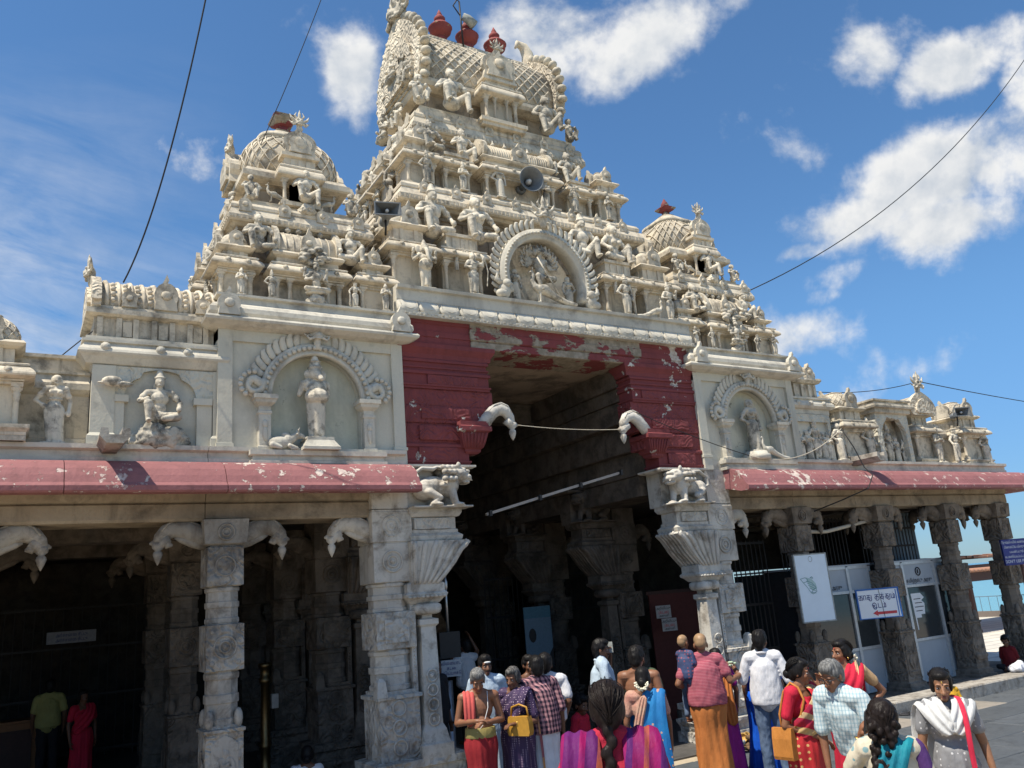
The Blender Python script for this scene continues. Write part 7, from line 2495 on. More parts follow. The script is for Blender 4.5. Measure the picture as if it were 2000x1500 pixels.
# --- 11 young man white shirt, jeans
p = Person('young man in a rumpled white shirt and blue jeans handing something to the shaven man', (7.96, 7.66, 0), PI + R(-46), 1.69, M_SKIND, tilt=0, turn=-20, wide=.94, vox=.0075)
p.set_arm(1, (.27, -.02, 1.12), (.36, -.20, 1.27), .7, fdir=(.6, -.5, .4)); p.set_arm(-1, (-.27, .04, 1.10), (-.28, -.02, .84), .5)
p.build(legs=True); p.hair('short'); p.face(); p.trousers(C_DENIM, name='jeans'); p.shirt(C_WHITE, sleeve=.98, hem=.84, g=.020, wr=.012, collar=True); p.bangles(1, M_STEEL, 1); p.bangles(-1, M_STEEL, 2)
m = MB()
for k in range(5): m.ell((.03 * math.cos(k * 2.2), .02 * math.sin(k * 1.7), .02 * math.sin(k)), (.028, .02, .016), 7, 5)
solo('leaf_packet', m, cloth('pale_green_packet', (.42, .52, .38)), 'small pale green leaf packet passed between two hands by the gate pillar', 'packet', (0, 0, 0)).location = (7.76, 7.98, 1.33)
# --- 12 royal blue sari woman hidden behind him
p = Person('woman in a royal blue sari hidden behind the young man in the white shirt', (8.30, 8.05, 0), PI + R(-40), 1.52, M_SKIND, female=True, wide=1.15)
p.build(legs=True); p.hair('bun'); p.blouse(C_ROYAL); p.skirt('sari', C_ROYAL, 1.04, .02, (.17, .14), (.27, .24), 9, .022); p.pallu(C_ROYAL, -1, .5, .03, .12)
# --- 13 red gold sari woman with orange bag
p = Person('woman in a red and gold sari with an orange cloth bag on her shoulder', (6.40, 5.80, 0), R(8), 1.55, M_SKIN, female=True, lean=6, nod=8, wide=1.05, turn=28, vox=.0075)
p.set_arm(-1, (-.24, .02, 1.07), (.02, -.20, .93), .55, fdir=(.75, -.3, -.5)); p.set_arm(1, (.23, -.05, 1.12), (.10, -.20, 1.38), .8, fdir=(.1, -.2, .9))
p.build(legs=True); p.hair('bun'); p.face(mark=M_SRED); p.blouse(C_REDB, .014, .68); p.skirt('sari', C_REDS, 1.03, .02, (.155, .13), (.21, .18), 7, .018, twist=.8); p.pallu(C_REDG, 1, .3, .035, .12)
p.bangles(-1, M_GOLD, 1)
T = p.T; m = MB(); m.tube([T((-.19, -.02, 1.02)), T((-.165, -.10, 1.18)), T((-.125, -.115, 1.32)), T((-.115, -.05, 1.42)), T((-.115, .03, 1.455)), T((-.125, .11, 1.36)), T((-.17, .14, 1.15)), T((-.20, .10, 1.0))], .013, 6)
ml = MB(); ml.loft([[(-.235 + x * w_, .06 + y, z) for x, y in ((-.04, -.11), (.04, -.11), (.04, .11), (-.04, .11))] for z, w_ in ((.76, 1.0), (.79, 1.2), (.95, 1.0), (1.05, .5))])
bg = solo('shoulder_bag', p._sc(ml), C_BAGO, 'orange cloth shoulder bag on the woman in the red and gold sari', 'shoulder bag', (0, 0, 0)); bg.location = p.loc; bg.rotation_euler = (0, 0, p.rz)
link('strap', p._sc(m).mesh('strap', C_BAGO), bg)
# --- 14 red sari woman hand on hip
p = Person('woman in a green bordered red sari, hand on hip, jasmine in her hair', (7.42, 6.06, 0), R(-48), 1.62, M_SKIN, female=True, wide=1.12, turn=-48, nod=-3, vox=.0075)
p.set_arm(1, (.36, .12, 1.14), (.20, .0, 1.0), .6, fdir=(-.7, -.5, -.1)); p.set_arm(-1, (-.24, .0, 1.08), (-.16, -.15, .95), .5)
p.build(legs=True); p.hair('bun', flower=True); p.face(mark=M_SRED); p.blouse(cloth('tan_blouse', (.50, .33, .18)), .014, .5); p.skirt('sari', C_REDB, 1.03, .02, (.165, .135), (.21, .18), 8); p.pallu(C_REDB, 1, .4, .03, .11)
p.sash('sari_border', C_GRN, [(p.T((.10, -.16, 1.22)), (.2, -1, 0)), (p.T((.135, -.12, 1.33)), (.3, -1, .2)), (p.T((.15, -.06, 1.43)), (.3, -.5, 1)), (p.T((.16, .02, 1.47)), (.2, 0, 1)), (p.T((.165, .10, 1.40)), (.3, .8, .5)), (p.T((.16, .145, 1.22)), (.3, 1, 0)), (p.T((.15, .165, 1.0)), (.2, 1, 0))], .032, .012)
m = MB(); m.tube([p.T((.055 * math.cos(a), -.02 + .085 * math.sin(a), 1.40 + .03 * math.sin(a))) for a in [PI * 1.0 + PI * i / 12 for i in range(13)]], .005, 5); p.add('necklace', m, M_GOLD)
for e_ in (-1, 1):
    m = MB(); m.ell(p.Hd((e_ * .082, .01, .095)), (.007, .009, .014), 6, 5); p.add('earring', m, M_GOLD)
# --- 15 man with glasses bending
p = Person('grey haired man in glasses and a pale checked shirt bending forward', (6.26, 5.04, 0), R(-88), 1.63, M_SKIN, lean=24, nod=20, turn=-6, wide=1.05, belly=.03, vox=.0075)
p.set_arm(-1, (-.24, -.20, 1.02), (-.20, -.24, .76), .5); p.set_arm(1, (.28, -.18, 1.02), (.22, -.22, .76), .5)
p.build(legs=True); p.hair('short', M_HAIRG); p.face(glasses=True, moustache=False); p.trousers(cloth('grey_trousers', (.08, .08, .085))); p.shirt(C_CHECK, sleeve=.85, hem=.84, g=.026, wr=.014, collar=True)
# --- 16 woman with dark curls and phone
p = Person('woman with long dark curls and a turquoise shawl holding a phone to her ear', (4.72, 3.62, .04), PI + R(-50), 1.46, M_SKIN, female=True, turn=0, wide=1.05, vox=.0075)
p.set_arm(1, (.33, -.14, 1.10), (.165, -.12, 1.42), 1.2, fdir=(-.25, .25, .9)); p.set_arm(-1, (-.25, .0, 1.08), (-.2, -.14, .92), .5)
p.build(legs=True); p.hair('curly', M_HAIRB); p.trousers(C_FLOR)
m = MB(); p.torso(m, .018); m.cap((0, .01, 1.0), (0, .01, .5), .16, .22, 14)
for sd in (-1, 1):
    el, ha, *_ = p.arms[sd]; m.cap(p.sh[sd], p.sh[sd].lerp(el, .55), .062, .062, 12)
p.add('tunic', m, C_FLOR, .010, .008, 1, 10)
m = MB(); el, ha, *_ = p.arms[-1]; m.cap(p.sh[-1], el, .066, .060, 12); m.cap(el, el.lerp(ha, .5), .058, .05, 12); p.add('sleeve', m, C_VIOL, .010, .006, 1)
T = p.T
p.sash('shawl', C_TURQ, [(T((-.12, -.10, 1.25)), (0, -1, 0)), (T((-.10, -.03, 1.43)), (0, -.5, 1)), (T((-.07, .07, 1.44)), (0, .6, 1)), (T((-.02, .14, 1.33)), (0, 1, .3)), (T((.04, .16, 1.18)), (0, 1, 0)), (T((.10, .17, 1.0)), (0, 1, 0)), ((.14, .2, .75), (0, 1, 0))], .095, .016)
p.bangles(1, M_GOLD, 1)
m = MB(); m.rl(0, 0, .034, .005, [(0, -.002), (.003, 0), (.142, 0), (.145, -.002)])
ph = solo('mobile_phone', m, M_INK, 'dark mobile phone in the hand of the woman with the turquoise shawl', 'mobile phone', (0, 0, 0))
ph.parent = None; hp = Matrix.Rotation(p.rz, 3, 'Z') @ (Vector((.125, -.06, 1.46)) * p.k); ph.location = Vector(p.loc) + hp; ph.rotation_euler = (R(-14), R(10), p.rz + R(70))
# --- 17 woman facing the camera
p = Person('frowning young woman with a white shawl and a red bag strap, facing the camera', (6.14, 4.14, .0), R(-46), 1.525, M_SKINL, female=True, nod=8, turn=-6, wide=1.0, vox=.0065)
p.set_arm(1, (.24, .04, 1.08), (.26, -.03, .86), .5); p.build(legs=True); p.hair('bun', M_HAIR); p.face(mark=M_BANANA); p.trousers(C_GREYK)
m = MB(); p.torso(m, .016); m.cap((0, .01, 1.0), (0, .01, .5), .16, .22, 14)
for sd in (-1, 1):
    el, ha, *_ = p.arms[sd]; m.cap(p.sh[sd], p.sh[sd].lerp(el, .55), .060, .058, 12)
p.add('tunic', m, C_GREYK, .010, .008, 1, 10)
T = p.T
for sd in (-1, 1):
    p.sash('shawl', C_WDUP, [(T((0, -.165, 1.19)), (0, -1, 0)), (T((sd * .06, -.155, 1.28)), (sd * .3, -1, .1)), (T((sd * .115, -.11, 1.37)), (sd * .5, -1, .5)), (T((sd * .135, -.02, 1.44)), (sd * .3, -.2, 1)), (T((sd * .145, .08, 1.42)), (sd * .2, .6, 1)), (T((sd * .16, .135, 1.28)), (0, 1, .1)), (T((sd * .17, .145, 1.05)), (0, 1, 0)), ((sd * .19, .15, .8), (0, 1, 0))], [.075, .085, .095, .10, .10, .11, .11, .11], .016)
p.sash('bag_strap', cloth('red_strap', (.62, .03, .07)), [(T((-.10, .10, 1.40)), (0, 1, .5)), (T((.10, -.0, 1.475)), (0, 0, 1)), (T((.105, -.10, 1.42)), (0, -.7, .8)), (T((.10, -.185, 1.25)), (0, -1, .1)), (T((.09, -.165, 1.05)), (0, -1, 0)), ((.10, -.17, .80), (0, -1, 0))], .020, .010, folds=0)
# --- seated children and shadow people
def sitter(label, loc, rz, H, skin, top, bottom, hairm=M_HAIR, arm=None):
    p = Person(label, loc, rz, H, skin, child=True, nod=14, vox=.012)
    b = p.body
    if arm: p.set_arm(1, *arm, .4)
    b.ell((0, .02, .90), (.15, .13, .11))
    for e_ in (-1, 1):
        b.cap((e_ * .08, 0, .86), (e_ * .26, -.22, .92), .075, .058, 10); b.cap((e_ * .26, -.22, .92), (-e_ * .02, -.30, .83), .055, .04, 10); b.ell((-e_ * .06, -.31, .82), (.09, .045, .035), 10, 7)
    p.build(legs=False); p.hair('short', hairm); p.face()
    m = MB(); m.ell((0, .02, .90), (.17, .15, .12))
    for e_ in (-1, 1): m.cap((e_ * .08, 0, .86), (e_ * .26, -.22, .92), .092, .075, 10); m.cap((e_ * .26, -.22, .92), (e_ * .10, -.27, .86), .07, .055, 10)
    p.add('lower_cloth', m, bottom, .013, .008, 1); p.shirt(top, sleeve=.8, hem=.86, g=.022)
    return p


sitter('child in a dark red shirt seated on the plinth by the last pillars', (17.1, 9.95, .20 - .80 * .70), R(-70), 1.16, M_SKIND, C_DRED, C_BLACK)
sitter('small child in a yellow dotted dress sitting on the ground behind the frowning woman', (13.2, 8.75, .0 - .80 * .60), PI + R(-30), 1.0, M_SKIND, C_YEL, C_YEL, M_HAIRB, ((.26, .1, 1.1), (.42, .05, .92)))
sitter('man in a pale shirt sitting in the dark by the iron grille', (10.9, 10.35, .02 - .80 * .95), R(-40), 1.55, M_SKIND, C_LBLUE, C_WHITED)
sitter('woman in dark red sitting on the floor inside the entrance', (7.4, 10.9, .02 - .80 * .9), R(20), 1.5, M_SKIND, C_REDB, C_DRED)
p = Person('man in an olive yellow shirt, back turned, deep in the left hall', (.72, 17.0, 0), PI, 1.62, M_SKIND, vox=.014)
p.build(legs=True); p.hair('short'); p.trousers(C_BLACK); p.shirt(C_YG, sleeve=.7, hem=.90)
p = Person('woman in a red sari with a gold edge, deep in the left hall', (1.12, 15.4, 0), R(20), 1.48, M_SKIND, female=True, vox=.014)
p.build(legs=True); p.hair('bun'); p.blouse(C_REDB); p.skirt('sari', C_REDB, 1.04, .02); p.pallu(C_REDB, 1, .4)
p = Person('man in a white vest raising his arms inside the dark entrance', (6.95, 13.6, 0), PI + R(10), 1.70, M_SKIND, vox=.014)
p.set_arm(1, (.30, -.05, 1.45), (.2, -.1, 1.68), .5); p.set_arm(-1, (-.30, -.05, 1.45), (-.2, -.1, 1.68), .5); p.build(legs=True); p.hair('short'); p.trousers(C_BLACK); p.shirt(C_WHITE, sleeve=.1, hem=.92)
p = Person('dark figure in black standing by the steel post inside the entrance', (4.9, 10.5, 0), R(30), 1.66, M_SKIND, vox=.014)
p.build(legs=True); p.hair('short'); p.trousers(C_BLACK); p.shirt(C_BLACK, sleeve=1.4, hem=.84)
p = Person('man with ash on his brow half hidden behind the purple sari woman', (5.9, 9.75, 0), R(-8), 1.58, M_SKIND, vox=.012)
p.build(legs=True); p.hair('short'); p.face(mark=M_WHITE); p.skirt('lungi', C_WHITED, 1.0, .03)
p = Person('woman in a white sari sitting low at the bottom edge of the left hall', (3.3, 10.9, -.74), R(160), 1.5, M_SKIND, female=True, vox=.012)
p.build(legs=False); p.hair('bun'); p.blouse(C_WHITED); p.pallu(C_WHITED, 1, .1, .03, .14); p.skirt('sari', C_WHITED, 1.02, .80, (.17, .15), (.36, .34), 9, .02)
# ---------------------------------------------------------------- horn speakers
def horn_rect(loc, rz, pitch, label):
    t = thing('horn_speaker', label, 'loudspeaker', loc, 'horn speakers')
    m = MB()
    def ring(y, w, h): return [(-w, y, -h), (w, y, -h), (w, y, h), (-w, y, h)]
    m.loft([ring(.30, .05, .05), ring(.10, .09, .07), ring(-.02, .17, .10), ring(-.10, .235, .125), ring(-.115, .245, .135), ring(-.115, .22, .112), ring(-.02, .15, .085), ring(.12, .055, .05), ring(.16, .03, .03)])
    part('horn', m, M_HORN, t, True)
    m = MB(); m.ell((0, -.02, 0), (.035, .05, .035)); part('throat', m, M_HORNW, t, True)
    m = MB(); m.lathe_y(0, 0, [(.28, .07), (.30, .085), (.42, .085), (.45, .06)], 14); part('driver', m, M_HORN, t, True)
    m = MB(); m.tube([(0, .2, -.05), (0, .22, -.20), (0, .30, -.32)], .02, 6); part('bracket', m, M_IRON, t, True)
    t.rotation_euler = (R(pitch), 0, rz)
    return t


def horn_round(loc, rz, pitch, r, label):
    t = thing('horn_speaker', label, 'loudspeaker', loc, 'horn speakers')
    m = MB()
    m.lathe_y(0, 0, [(.34, .05), (.15, .07), (.02, r * .55), (-.05, r * .85), (-.085, r), (-.095, r * 1.02), (-.095, r * .97), (-.05, r * .80), (.02, r * .48), (.12, r * .26), (.16, r * .12)], 28)
    part('horn', m, M_HORN, t, True)
    m = MB(); m.lathe_y(0, 0, [(.16, .04), (.04, .05), (-.01, .035), (-.03, .012)], 12); part('throat', m, M_HORNW, t, True)
    m = MB(); m.lathe_y(0, 0, [(.32, .07), (.34, .09), (.46, .09), (.48, .06)], 14); part('driver', m, M_HORN, t, True)
    t.rotation_euler = (R(pitch), 0, rz)
    return t


horn_rect((4.16, 9.66, 7.60), R(-14), -4, 'rectangular grey horn speaker at the left corner of the main tower').scale = (.76,) * 3
horn_round((7.03, 10.34, 9.0), R(-8), 6, .215, 'round grey horn speaker in the middle of the main tower')
horn_rect((17.0, 9.78, 5.36), R(-25), -4, 'grey horn speaker beside the netted dome at the sea end').scale = (.72,) * 3

# ---------------------------------------------------------------- wires
def sagging(name, a, b, sag, r, label, mats=None, n=24, cat='cable'):
    a, b = Vector(a), Vector(b)
    m = MB(); m.tube([a.lerp(b, i / n) - Vector((0, 0, sag * 4 * (i / n) * (1 - i / n))) for i in range(n + 1)], r, 5)
    return solo(name, m, mats or M_WIRE, label, cat, tuple(a), 'cables on the temple' if cat == 'cable' else None)


sagging('cable', (.95, 10.1, 6.30), (1.75, 8.2, 11.0), .75, .010, 'thick black cable sagging from the left parapet shrine up out of the photo')
sagging('cable', (2.62, 10.8, 8.62), (3.55, 9.4, 11.6), .12, .006, 'thin black cable rising from the left tower dome')
sagging('cable', (12.17, 10.6, 7.81), (22.9, 9.0, 15.62), .78, .011, 'long black cable running from the right tower up across the clouds')
sagging('cable', (16.0, 10.0, 6.05), (22.5, 10.4, 5.9), .03, .010, 'straight dark cable leaving the lion mask towards the sea side')
sagging('cable', (12.9, 11.0, 6.0), (16.0, 10.1, 6.02), .16, .008, 'thin slack cable between the two shrines of the right parapet')
sagging('cable', (.35, 10.4, 5.42), (1.02, 10.05, 6.0), -.02, .007, 'short cable climbing from the parapet wall to the barrel roofed shrine')
sagging('cable', (-1.2, 11.2, 5.7), (.62, 10.6, 5.40), .02, .008, 'thin cable from the left edge dome to the barrel roofed shrine')
sagging('cable', (8.30, 9.86, 5.0), (10.5, 9.72, 4.32), .04, .007, 'black wire drooping across the red wall to the right niche')
sagging('cable', (10.5, 9.72, 4.32), (12.95, 9.70, 4.86), .26, .008, 'pale drooping cord below the right niche', M_ROPE)
m = MB(); m.tube([(12.95, 9.70, 4.86), (13.1, 9.62, 4.5), (13.15, 9.52, 4.12), (13.15, 9.38, 3.95), (13.02, 9.42, 3.72), (12.6, 9.7, 3.55), (12.2, 10.0, 3.40)], .011, 6)
solo('cable', m, M_WIRE, 'cable hanging over the right eave and curling back under it', 'cable', (12.95, 9.7, 4.8))
sagging('rope', (6.12, 9.9, 4.72), (7.98, 9.9, 4.72), .03, .0055, 'rope of dried leaves strung between the two white scroll arms', M_ROPE, cat='rope')
# lamp bracket on the roof
lt = thing('roof_lamp', 'thin pole with a bent lamp standing among the red roof pots', 'lamp', (6.85, 11.9, 12.6))
m = MB(); m.tube([(6.86, 11.9, 12.6), (6.84, 11.9, 13.62)], .017, 6); m.tube([(6.84, 11.9, 13.30), (6.70, 11.9, 13.48), (6.80, 11.9, 13.66), (6.84, 11.9, 13.60)], .014, 6); part('pole', m, M_IRON, lt)
m = MB(); m.tube([(6.88, 11.88, 13.28), (6.98, 11.86, 13.24), (7.10, 11.84, 13.12)], [.07, .085, .10], 12); part('lamp_head', m, M_SHELL, lt)
# rain spouts
for x, lb in ((.86, 'stone rain spout over the left eave'), (13.45, 'stone rain spout over the right eave')):
    m = MB(); m.loft([[(x + a * w_, y, 4.31 + b) for a, b in ((-.13, -.02), (-.07, -.10), (.07, -.10), (.13, -.02), (.12, .06), (.06, .06), (.05, -.01), (-.05, -.01), (-.06, .06), (-.12, .06))] for y, w_ in ((10.1, 1.0), (9.6, 1.05), (9.32, 1.15))])
    solo('rain_spout', m, M_STONE, lb, 'rain spout', (x, 9.7, 4.3))

# ---------------------------------------------------------------- entrance things
m = MB(); d = Vector((8.08 - 5.62, 0, .60))
m.tube([(5.62, 10.1, 3.48), (6.85, 10.1, 3.79), (8.08, 10.1, 4.09)], .026, 4, True, False)
tl = solo('lamp_batten', m, M_TUBE, 'long pale lamp batten hung slantwise across the entrance', 'lamp batten', (6.85, 10.1, 3.8))
for f in (.02, .36, .66, .98):
    m = MB(); c0 = Vector((5.62, 10.06, 3.48)).lerp(Vector((8.08, 10.06, 4.09)), f); m.box(c0.x - .02, c0.x + .02, c0.y - .02, c0.y + .06, c0.z - .04, c0.z + .04); part('clip', m, M_IRON, tl)


def stroke(mb, pts, w, y, x0, z0, sc, X):
    """flat pen stroke lying just in front of a board; X maps (u, v, d) to the board"""
    for a, b in zip(pts[:-1], pts[1:]):
        a, b = Vector((a[0], a[1])), Vector((b[0], b[1]))
        d = (b - a)
        if d.length < 1e-6: continue
        d.normalize(); n = Vector((-d.y, d.x))
        a2, b2 = a - d * w * .4, b + d * w * .4
        mb.add([X((q.x * sc + x0), (q.y * sc + z0), y) for q in (a2 + n * w, a2 - n * w, b2 - n * w, b2 + n * w)], [(0, 1, 2, 3)])


GL = {'ka': (1.0, [[(0, 1), (1, 1)], [(.5, 1), (.5, .0)], [(.5, .5), (.3, .62), (.08, .55), (.0, .3), (.08, .06), (.28, .0), (.5, .2)], [(.5, .5), (.72, .66), (.95, .52), (.98, .25), (.85, .02), (.68, .05)]]),
      'aa': (.62, [[(0, 0), (0, 1), (.5, 1), (.5, 0)]]),
      'tu': (1.25, [[(0, 1), (.8, 1)], [(.35, 1), (.35, .25)], [(.35, .55), (.12, .6), (.0, .35), (.1, .08), (.35, .02), (.62, .1), (.78, .4), (.66, .62), (.45, .58)], [(.55, .05), (.5, -.22), (.75, -.3), (1.0, -.2), (1.1, .1), (1.1, 1)]]),
      't': (1.0, [[(0, 1), (.8, 1)], [(.35, 1), (.35, .25)], [(.35, .55), (.12, .6), (.0, .35), (.1, .08), (.35, .02), (.62, .1), (.8, .4), (.66, .62), (.45, .58)], [(.55, .05), (.55, -.25)], [(.36, 1.3), (.44, 1.3)]]),
      'ku': (1.25, [[(0, 1), (1, 1)], [(.5, 1), (.5, .2)], [(.5, .5), (.3, .62), (.08, .55), (.0, .3), (.08, .06), (.28, .0), (.5, .2)], [(.5, .5), (.72, .66), (.98, .5), (1.05, .2), (.9, -.15), (.55, -.28), (.2, -.2)]]),
      'm': (1.0, [[(0, 1), (0, .0), (.82, .0), (.82, .75), (.66, 1), (.5, .8), (.5, .0)], [(.40, 1.3), (.48, 1.3)]]),
      'i': (1.25, [[(.3, .35), (.2, .55), (.42, .66), (.6, .5), (.52, .3), (.3, .28), (.1, .1), (.35, -.02), (.7, .0), (1.1, .0)], [(.05, .3), (.0, .7), (.25, 1.05), (.65, 1.1), (.95, .8), (.95, .0), (.8, -.3), (.4, -.32), (.2, -.12)]]),
      'da': (.8, [[(0, 1), (0, 0), (.7, 0)]])}


def tamil(mb, word, x0, z0, sc, w, y, X, centre=True):
    tot = sum(GL[k][0] + .22 if k != ' ' else .5 for k in word)
    x = x0 - (tot - .22) * sc / 2 if centre else x0
    for k in word:
        if k == ' ': x += .5 * sc; continue
        for pl_ in GL[k][1]: stroke(mb, pl_, w, y, x, z0, sc, X)
        x += (GL[k][0] + .22) * sc


def text_part(body, parent, loc, size, mats, rz=0.0, name='lettering', align='CENTER', sx=1.0, ry=0.0):
    cu = bpy.data.curves.new(name, 'FONT'); cu.body = body; cu.size = size; cu.align_x = align; cu.align_y = 'CENTER'; cu.extrude = .0008
    o = bpy.data.objects.new(name, cu); COL.objects.link(o)
    me = bpy.data.meshes.new_from_object(o.evaluated_get(bpy.context.evaluated_depsgraph_get()))
    bpy.data.objects.remove(o)
    me.materials.clear(); me.materials.append(mats); me.name = name
    k = link(name, me, parent, loc); k.rotation_euler = (math.pi / 2, ry, rz); k.scale = (sx, 1, 1)
    return k


LX = lambda u, v, d: (u, -d, v)
# white board with a drawing (hung on the pillar right of the gate)
t = thing('notice_board', 'tall white board with a small green drawing, hung right of the gate', 'board', (11.56, 9.74, 1.575), rz=R(-18))
m = MB(); m.rl(0, 0, .29, .018, [(0, 0), (1.07, 0)]); part('panel', m, M_BOARD, t, True)
m = MB()
for a in ((-.31, -.29), (.29, .31)): m.box(a[0], a[1], -.022, .022, -.02, 1.09)
m.box(-.31, .31, -.0225, .0225, -.02, 0); m.box(-.31, .31, -.0225, .0225, 1.07, 1.09); part('frame', m, M_SHELL, t, True)
m = MB()
for pts in ([(-.20, .74), (-.10, .76), (-.05, .72), (-.06, .69), (-.15, .67), (-.20, .74)], [(-.08, .70), (.02, .66), (.09, .58), (.10, .50), (.02, .46), (-.02, .48)], [(.0, .48), (.02, .53), (.10, .57)], [(-.06, .62), (.08, .55)], [(-.07, .66), (.05, .61)], [(-.04, .57), (.08, .51)], [(-.02, .50), (.08, .47)], [(-.15, .67), (-.08, .58), (-.02, .48)], [(.0, .75), (.04, .77), (.06, .74), (.0, .75)]):
    stroke(m, pts, .0055, .020, -.06, .02, .9, LX)
part('drawing', m, M_TEAL, t, True)
m = MB(); m.add([(-.06 + a, -.0195, .02 + b) for a, b in ((-.08, .69), (.03, .655), (.09, .58), (.10, .50), (.02, .46), (-.03, .52))], [(0, 1, 2, 3, 4, 5)]); part('drawing_tint', m, plain('pale_teal', (.40, .54, .52), .5), t, True)
m = MB(); stroke(m, [(.035 * math.cos(a), 1.0 + .045 * math.sin(a)) for a in [TAU * i / 12 for i in range(13)]], .004, .020, .0, .0, 1, LX); part('emblem', m, M_SHELL, t, True)
# ear piercing sign
t = thing('direction_sign', 'white sign with blue border, Tamil lettering and a red arrow pointing left', 'sign', (13.20, 9.78, 1.49), rz=R(-25))
t.scale = (.84, 1, .84)
m = MB(); m.rl(0, 0, .46, .012, [(0, 0), (.60, 0)]); part('panel', m, M_SIGNW, t, True)
m = MB()
for a, b, c0, d0 in ((-.475, -.445, -.005, .605), (.445, .475, -.005, .605), (-.445, .445, .575, .605), (-.445, .445, -.005, .012)): m.box(a, b, -.018, .014, c0, d0)
m.box(.395, .415, -.0145, -.012, .02, .56)
part('border', m, M_BLUE, t, True)
m = MB(); tamil(m, ['ka', 'aa', 'tu', ' ', 'ku', 't', 'tu', 'm'], -.02, .385, .088, .082, .0145, LX); tamil(m, ['i', 'da', 'm'], .0, .215, .088, .082, .0145, LX); part('lettering', m, M_DBLUE, t, True)
m = MB(); m.add([(x, -.0145, z) for x, z in ((-.17, .105), (-.06, .165), (-.06, .13), (.36, .13), (.36, .075), (-.06, .075), (-.06, .045))], [(0, 1, 2, 3, 4, 5, 6)]); part('arrow', m, M_SRED, t, True)
m = MB(); m.tube([(.03, -.016, .6), (.06, -.017, .3), (.08, -.016, -.02)], .004, 4); part('wire', m, M_IRON, t, True)
# navy sign at the sea end
t = thing('notice_sign', 'navy blue sign with white Tamil lines and DON\'T USE PLASTIC', 'sign', (17.69, 9.66, 2.19), rz=R(-20))
t.scale = (.68, 1, .68)
m = MB(); m.rl(0, 0, .48, .02, [(0, 0), (.74, 0)]); part('panel', m, M_NAVY, t, True)
m = MB()
for a, b, c0, d0 in ((-.495, -.475, -.01, .75), (.475, .495, -.01, .75), (-.475, .475, .735, .752), (-.475, .475, -.012, .005)): m.box(a, b, -.026, .02, c0, d0)
part('border', m, M_DBLUE, t, True)
for k, (s_, sz) in enumerate((('திருக்கோயில் வளாகத்தில்', .098), ('பிளாஸ்டிக் பொருட்கள்', .098), ('பயன்படுத்த', .098), ('தடைசெய்யப்பட்டுள்ளது', .098), ("DON'T USE PLASTIC", .125))):
    text_part(s_, t, (0, -.0235, .655 - .14 * k), sz, M_SIGNW, sx=.72 if k in (0, 1, 3) else .86)
# blue poster inside the entrance
t = thing('poster_board', 'tall dim blue poster with a torn corner, inside the entrance', 'poster', (8.80, 14.10, 1.02), rz=R(-12))
t.scale = (.62, 1, .66)
m = MB(); m.rl(0, 0, .44, .02, [(0, 0), (1.72, 0)]); part('panel', m, plain('poster_blue', (.13, .20, .25), .5), t, True)
m = MB(); m.rl(0, -.0225, .44, .001, [(1.40, 0), (1.715, 0)]); part('upper_band', m, plain('poster_teal', (.06, .16, .21), .5), t, True)
m = MB(); m.add([(x, -.0228, z) for x, z in ((-.44, .0), (.44, .0), (.44, .55), (.34, .42), (.28, .26), (.18, .22), (-.1, .26), (-.3, .22), (-.44, .16))], [tuple(range(9))]); part('torn_area', m, M_IRON, t, True)
m = MB(); m.ell((-.20, -.025, .92), (.12, .003, .20), 10, 6); part('dark_mark', m, M_IRON, t, True)
# small Tamil notices
for (x, y, z, rz, lb) in ((10.22, 12.05, 1.78, -20, 'upper small white notice on the dark red door inside'), (10.30, 12.02, 1.55, -20, 'lower small white notice on the dark red door inside')):
    t = thing('paper_notice', lb, 'notice', (x, y, z), rz=R(rz)); m = MB(); m.rl(0, 0, .14, .006, [(0, 0), (.22, 0)]); part('panel', m, plain('dim_paper', (.42, .40, .38)), t, True)
    text_part('அறிவிப்பு', t, (0, -.008, .17), .06, M_INK, sx=.8); text_part('(கடை)', t, (0, -.008, .10), .075, M_SRED, sx=.8); text_part('அனுமதி', t, (0, -.008, .04), .05, M_INK, sx=.8)
t = thing('leaf_door', 'dark red closed door in the shade behind the shaven man', 'door', (10.55, 12.25, 0), rz=R(-10)); m = MB(); m.rl(.15, .04, .55, .02, [(0.02, 0), (2.2, 0)]); part('panel', m, M_DOOR, t, True); m = MB(); m.rl(.15, .03, .60, .02, [(2.2, 0), (2.26, 0)]); part('frame', m, M_WOODR, t, True)
t = thing('queue_notice', 'small white Tamil notice on a steel post left of the entrance', 'notice', (5.32, 10.86, 1.36), rz=R(-14)); m = MB(); m.rl(0, 0, .14, .006, [(0, 0), (.22, 0)]); part('panel', m, plain('dim_sign', (.45, .45, .46)), t, True)
for k, s_ in enumerate(('விளையாட', 'தடை', 'செய்யாதே')): text_part(s_, t, (0, -.008, .175 - .065 * k), .06, M_DBLUE, sx=.8)
t = thing('steel_post', 'grey steel post and box left of the entrance people', 'post', (5.32, 11.0, 0)); m = MB(); m.ng(5.32, 11.0, 12, [(0, .12), (.04, .12), (.05, .07), (1.30, .07)], 0, True); part('post', m, M_STEEL, t); m = MB(); m.rl(5.36, 10.98, .16, .05, [(1.60, 0), (1.95, 0)]); part('box', m, M_IRON, t); m = MB(); m.tube([(5.36, 10.98, 1.95), (5.36, 10.98, 2.75)], .02, 6); m.ell((5.36, 10.98, 2.6), (.035, .035, .09)); part('rod', m, M_STEEL, t)
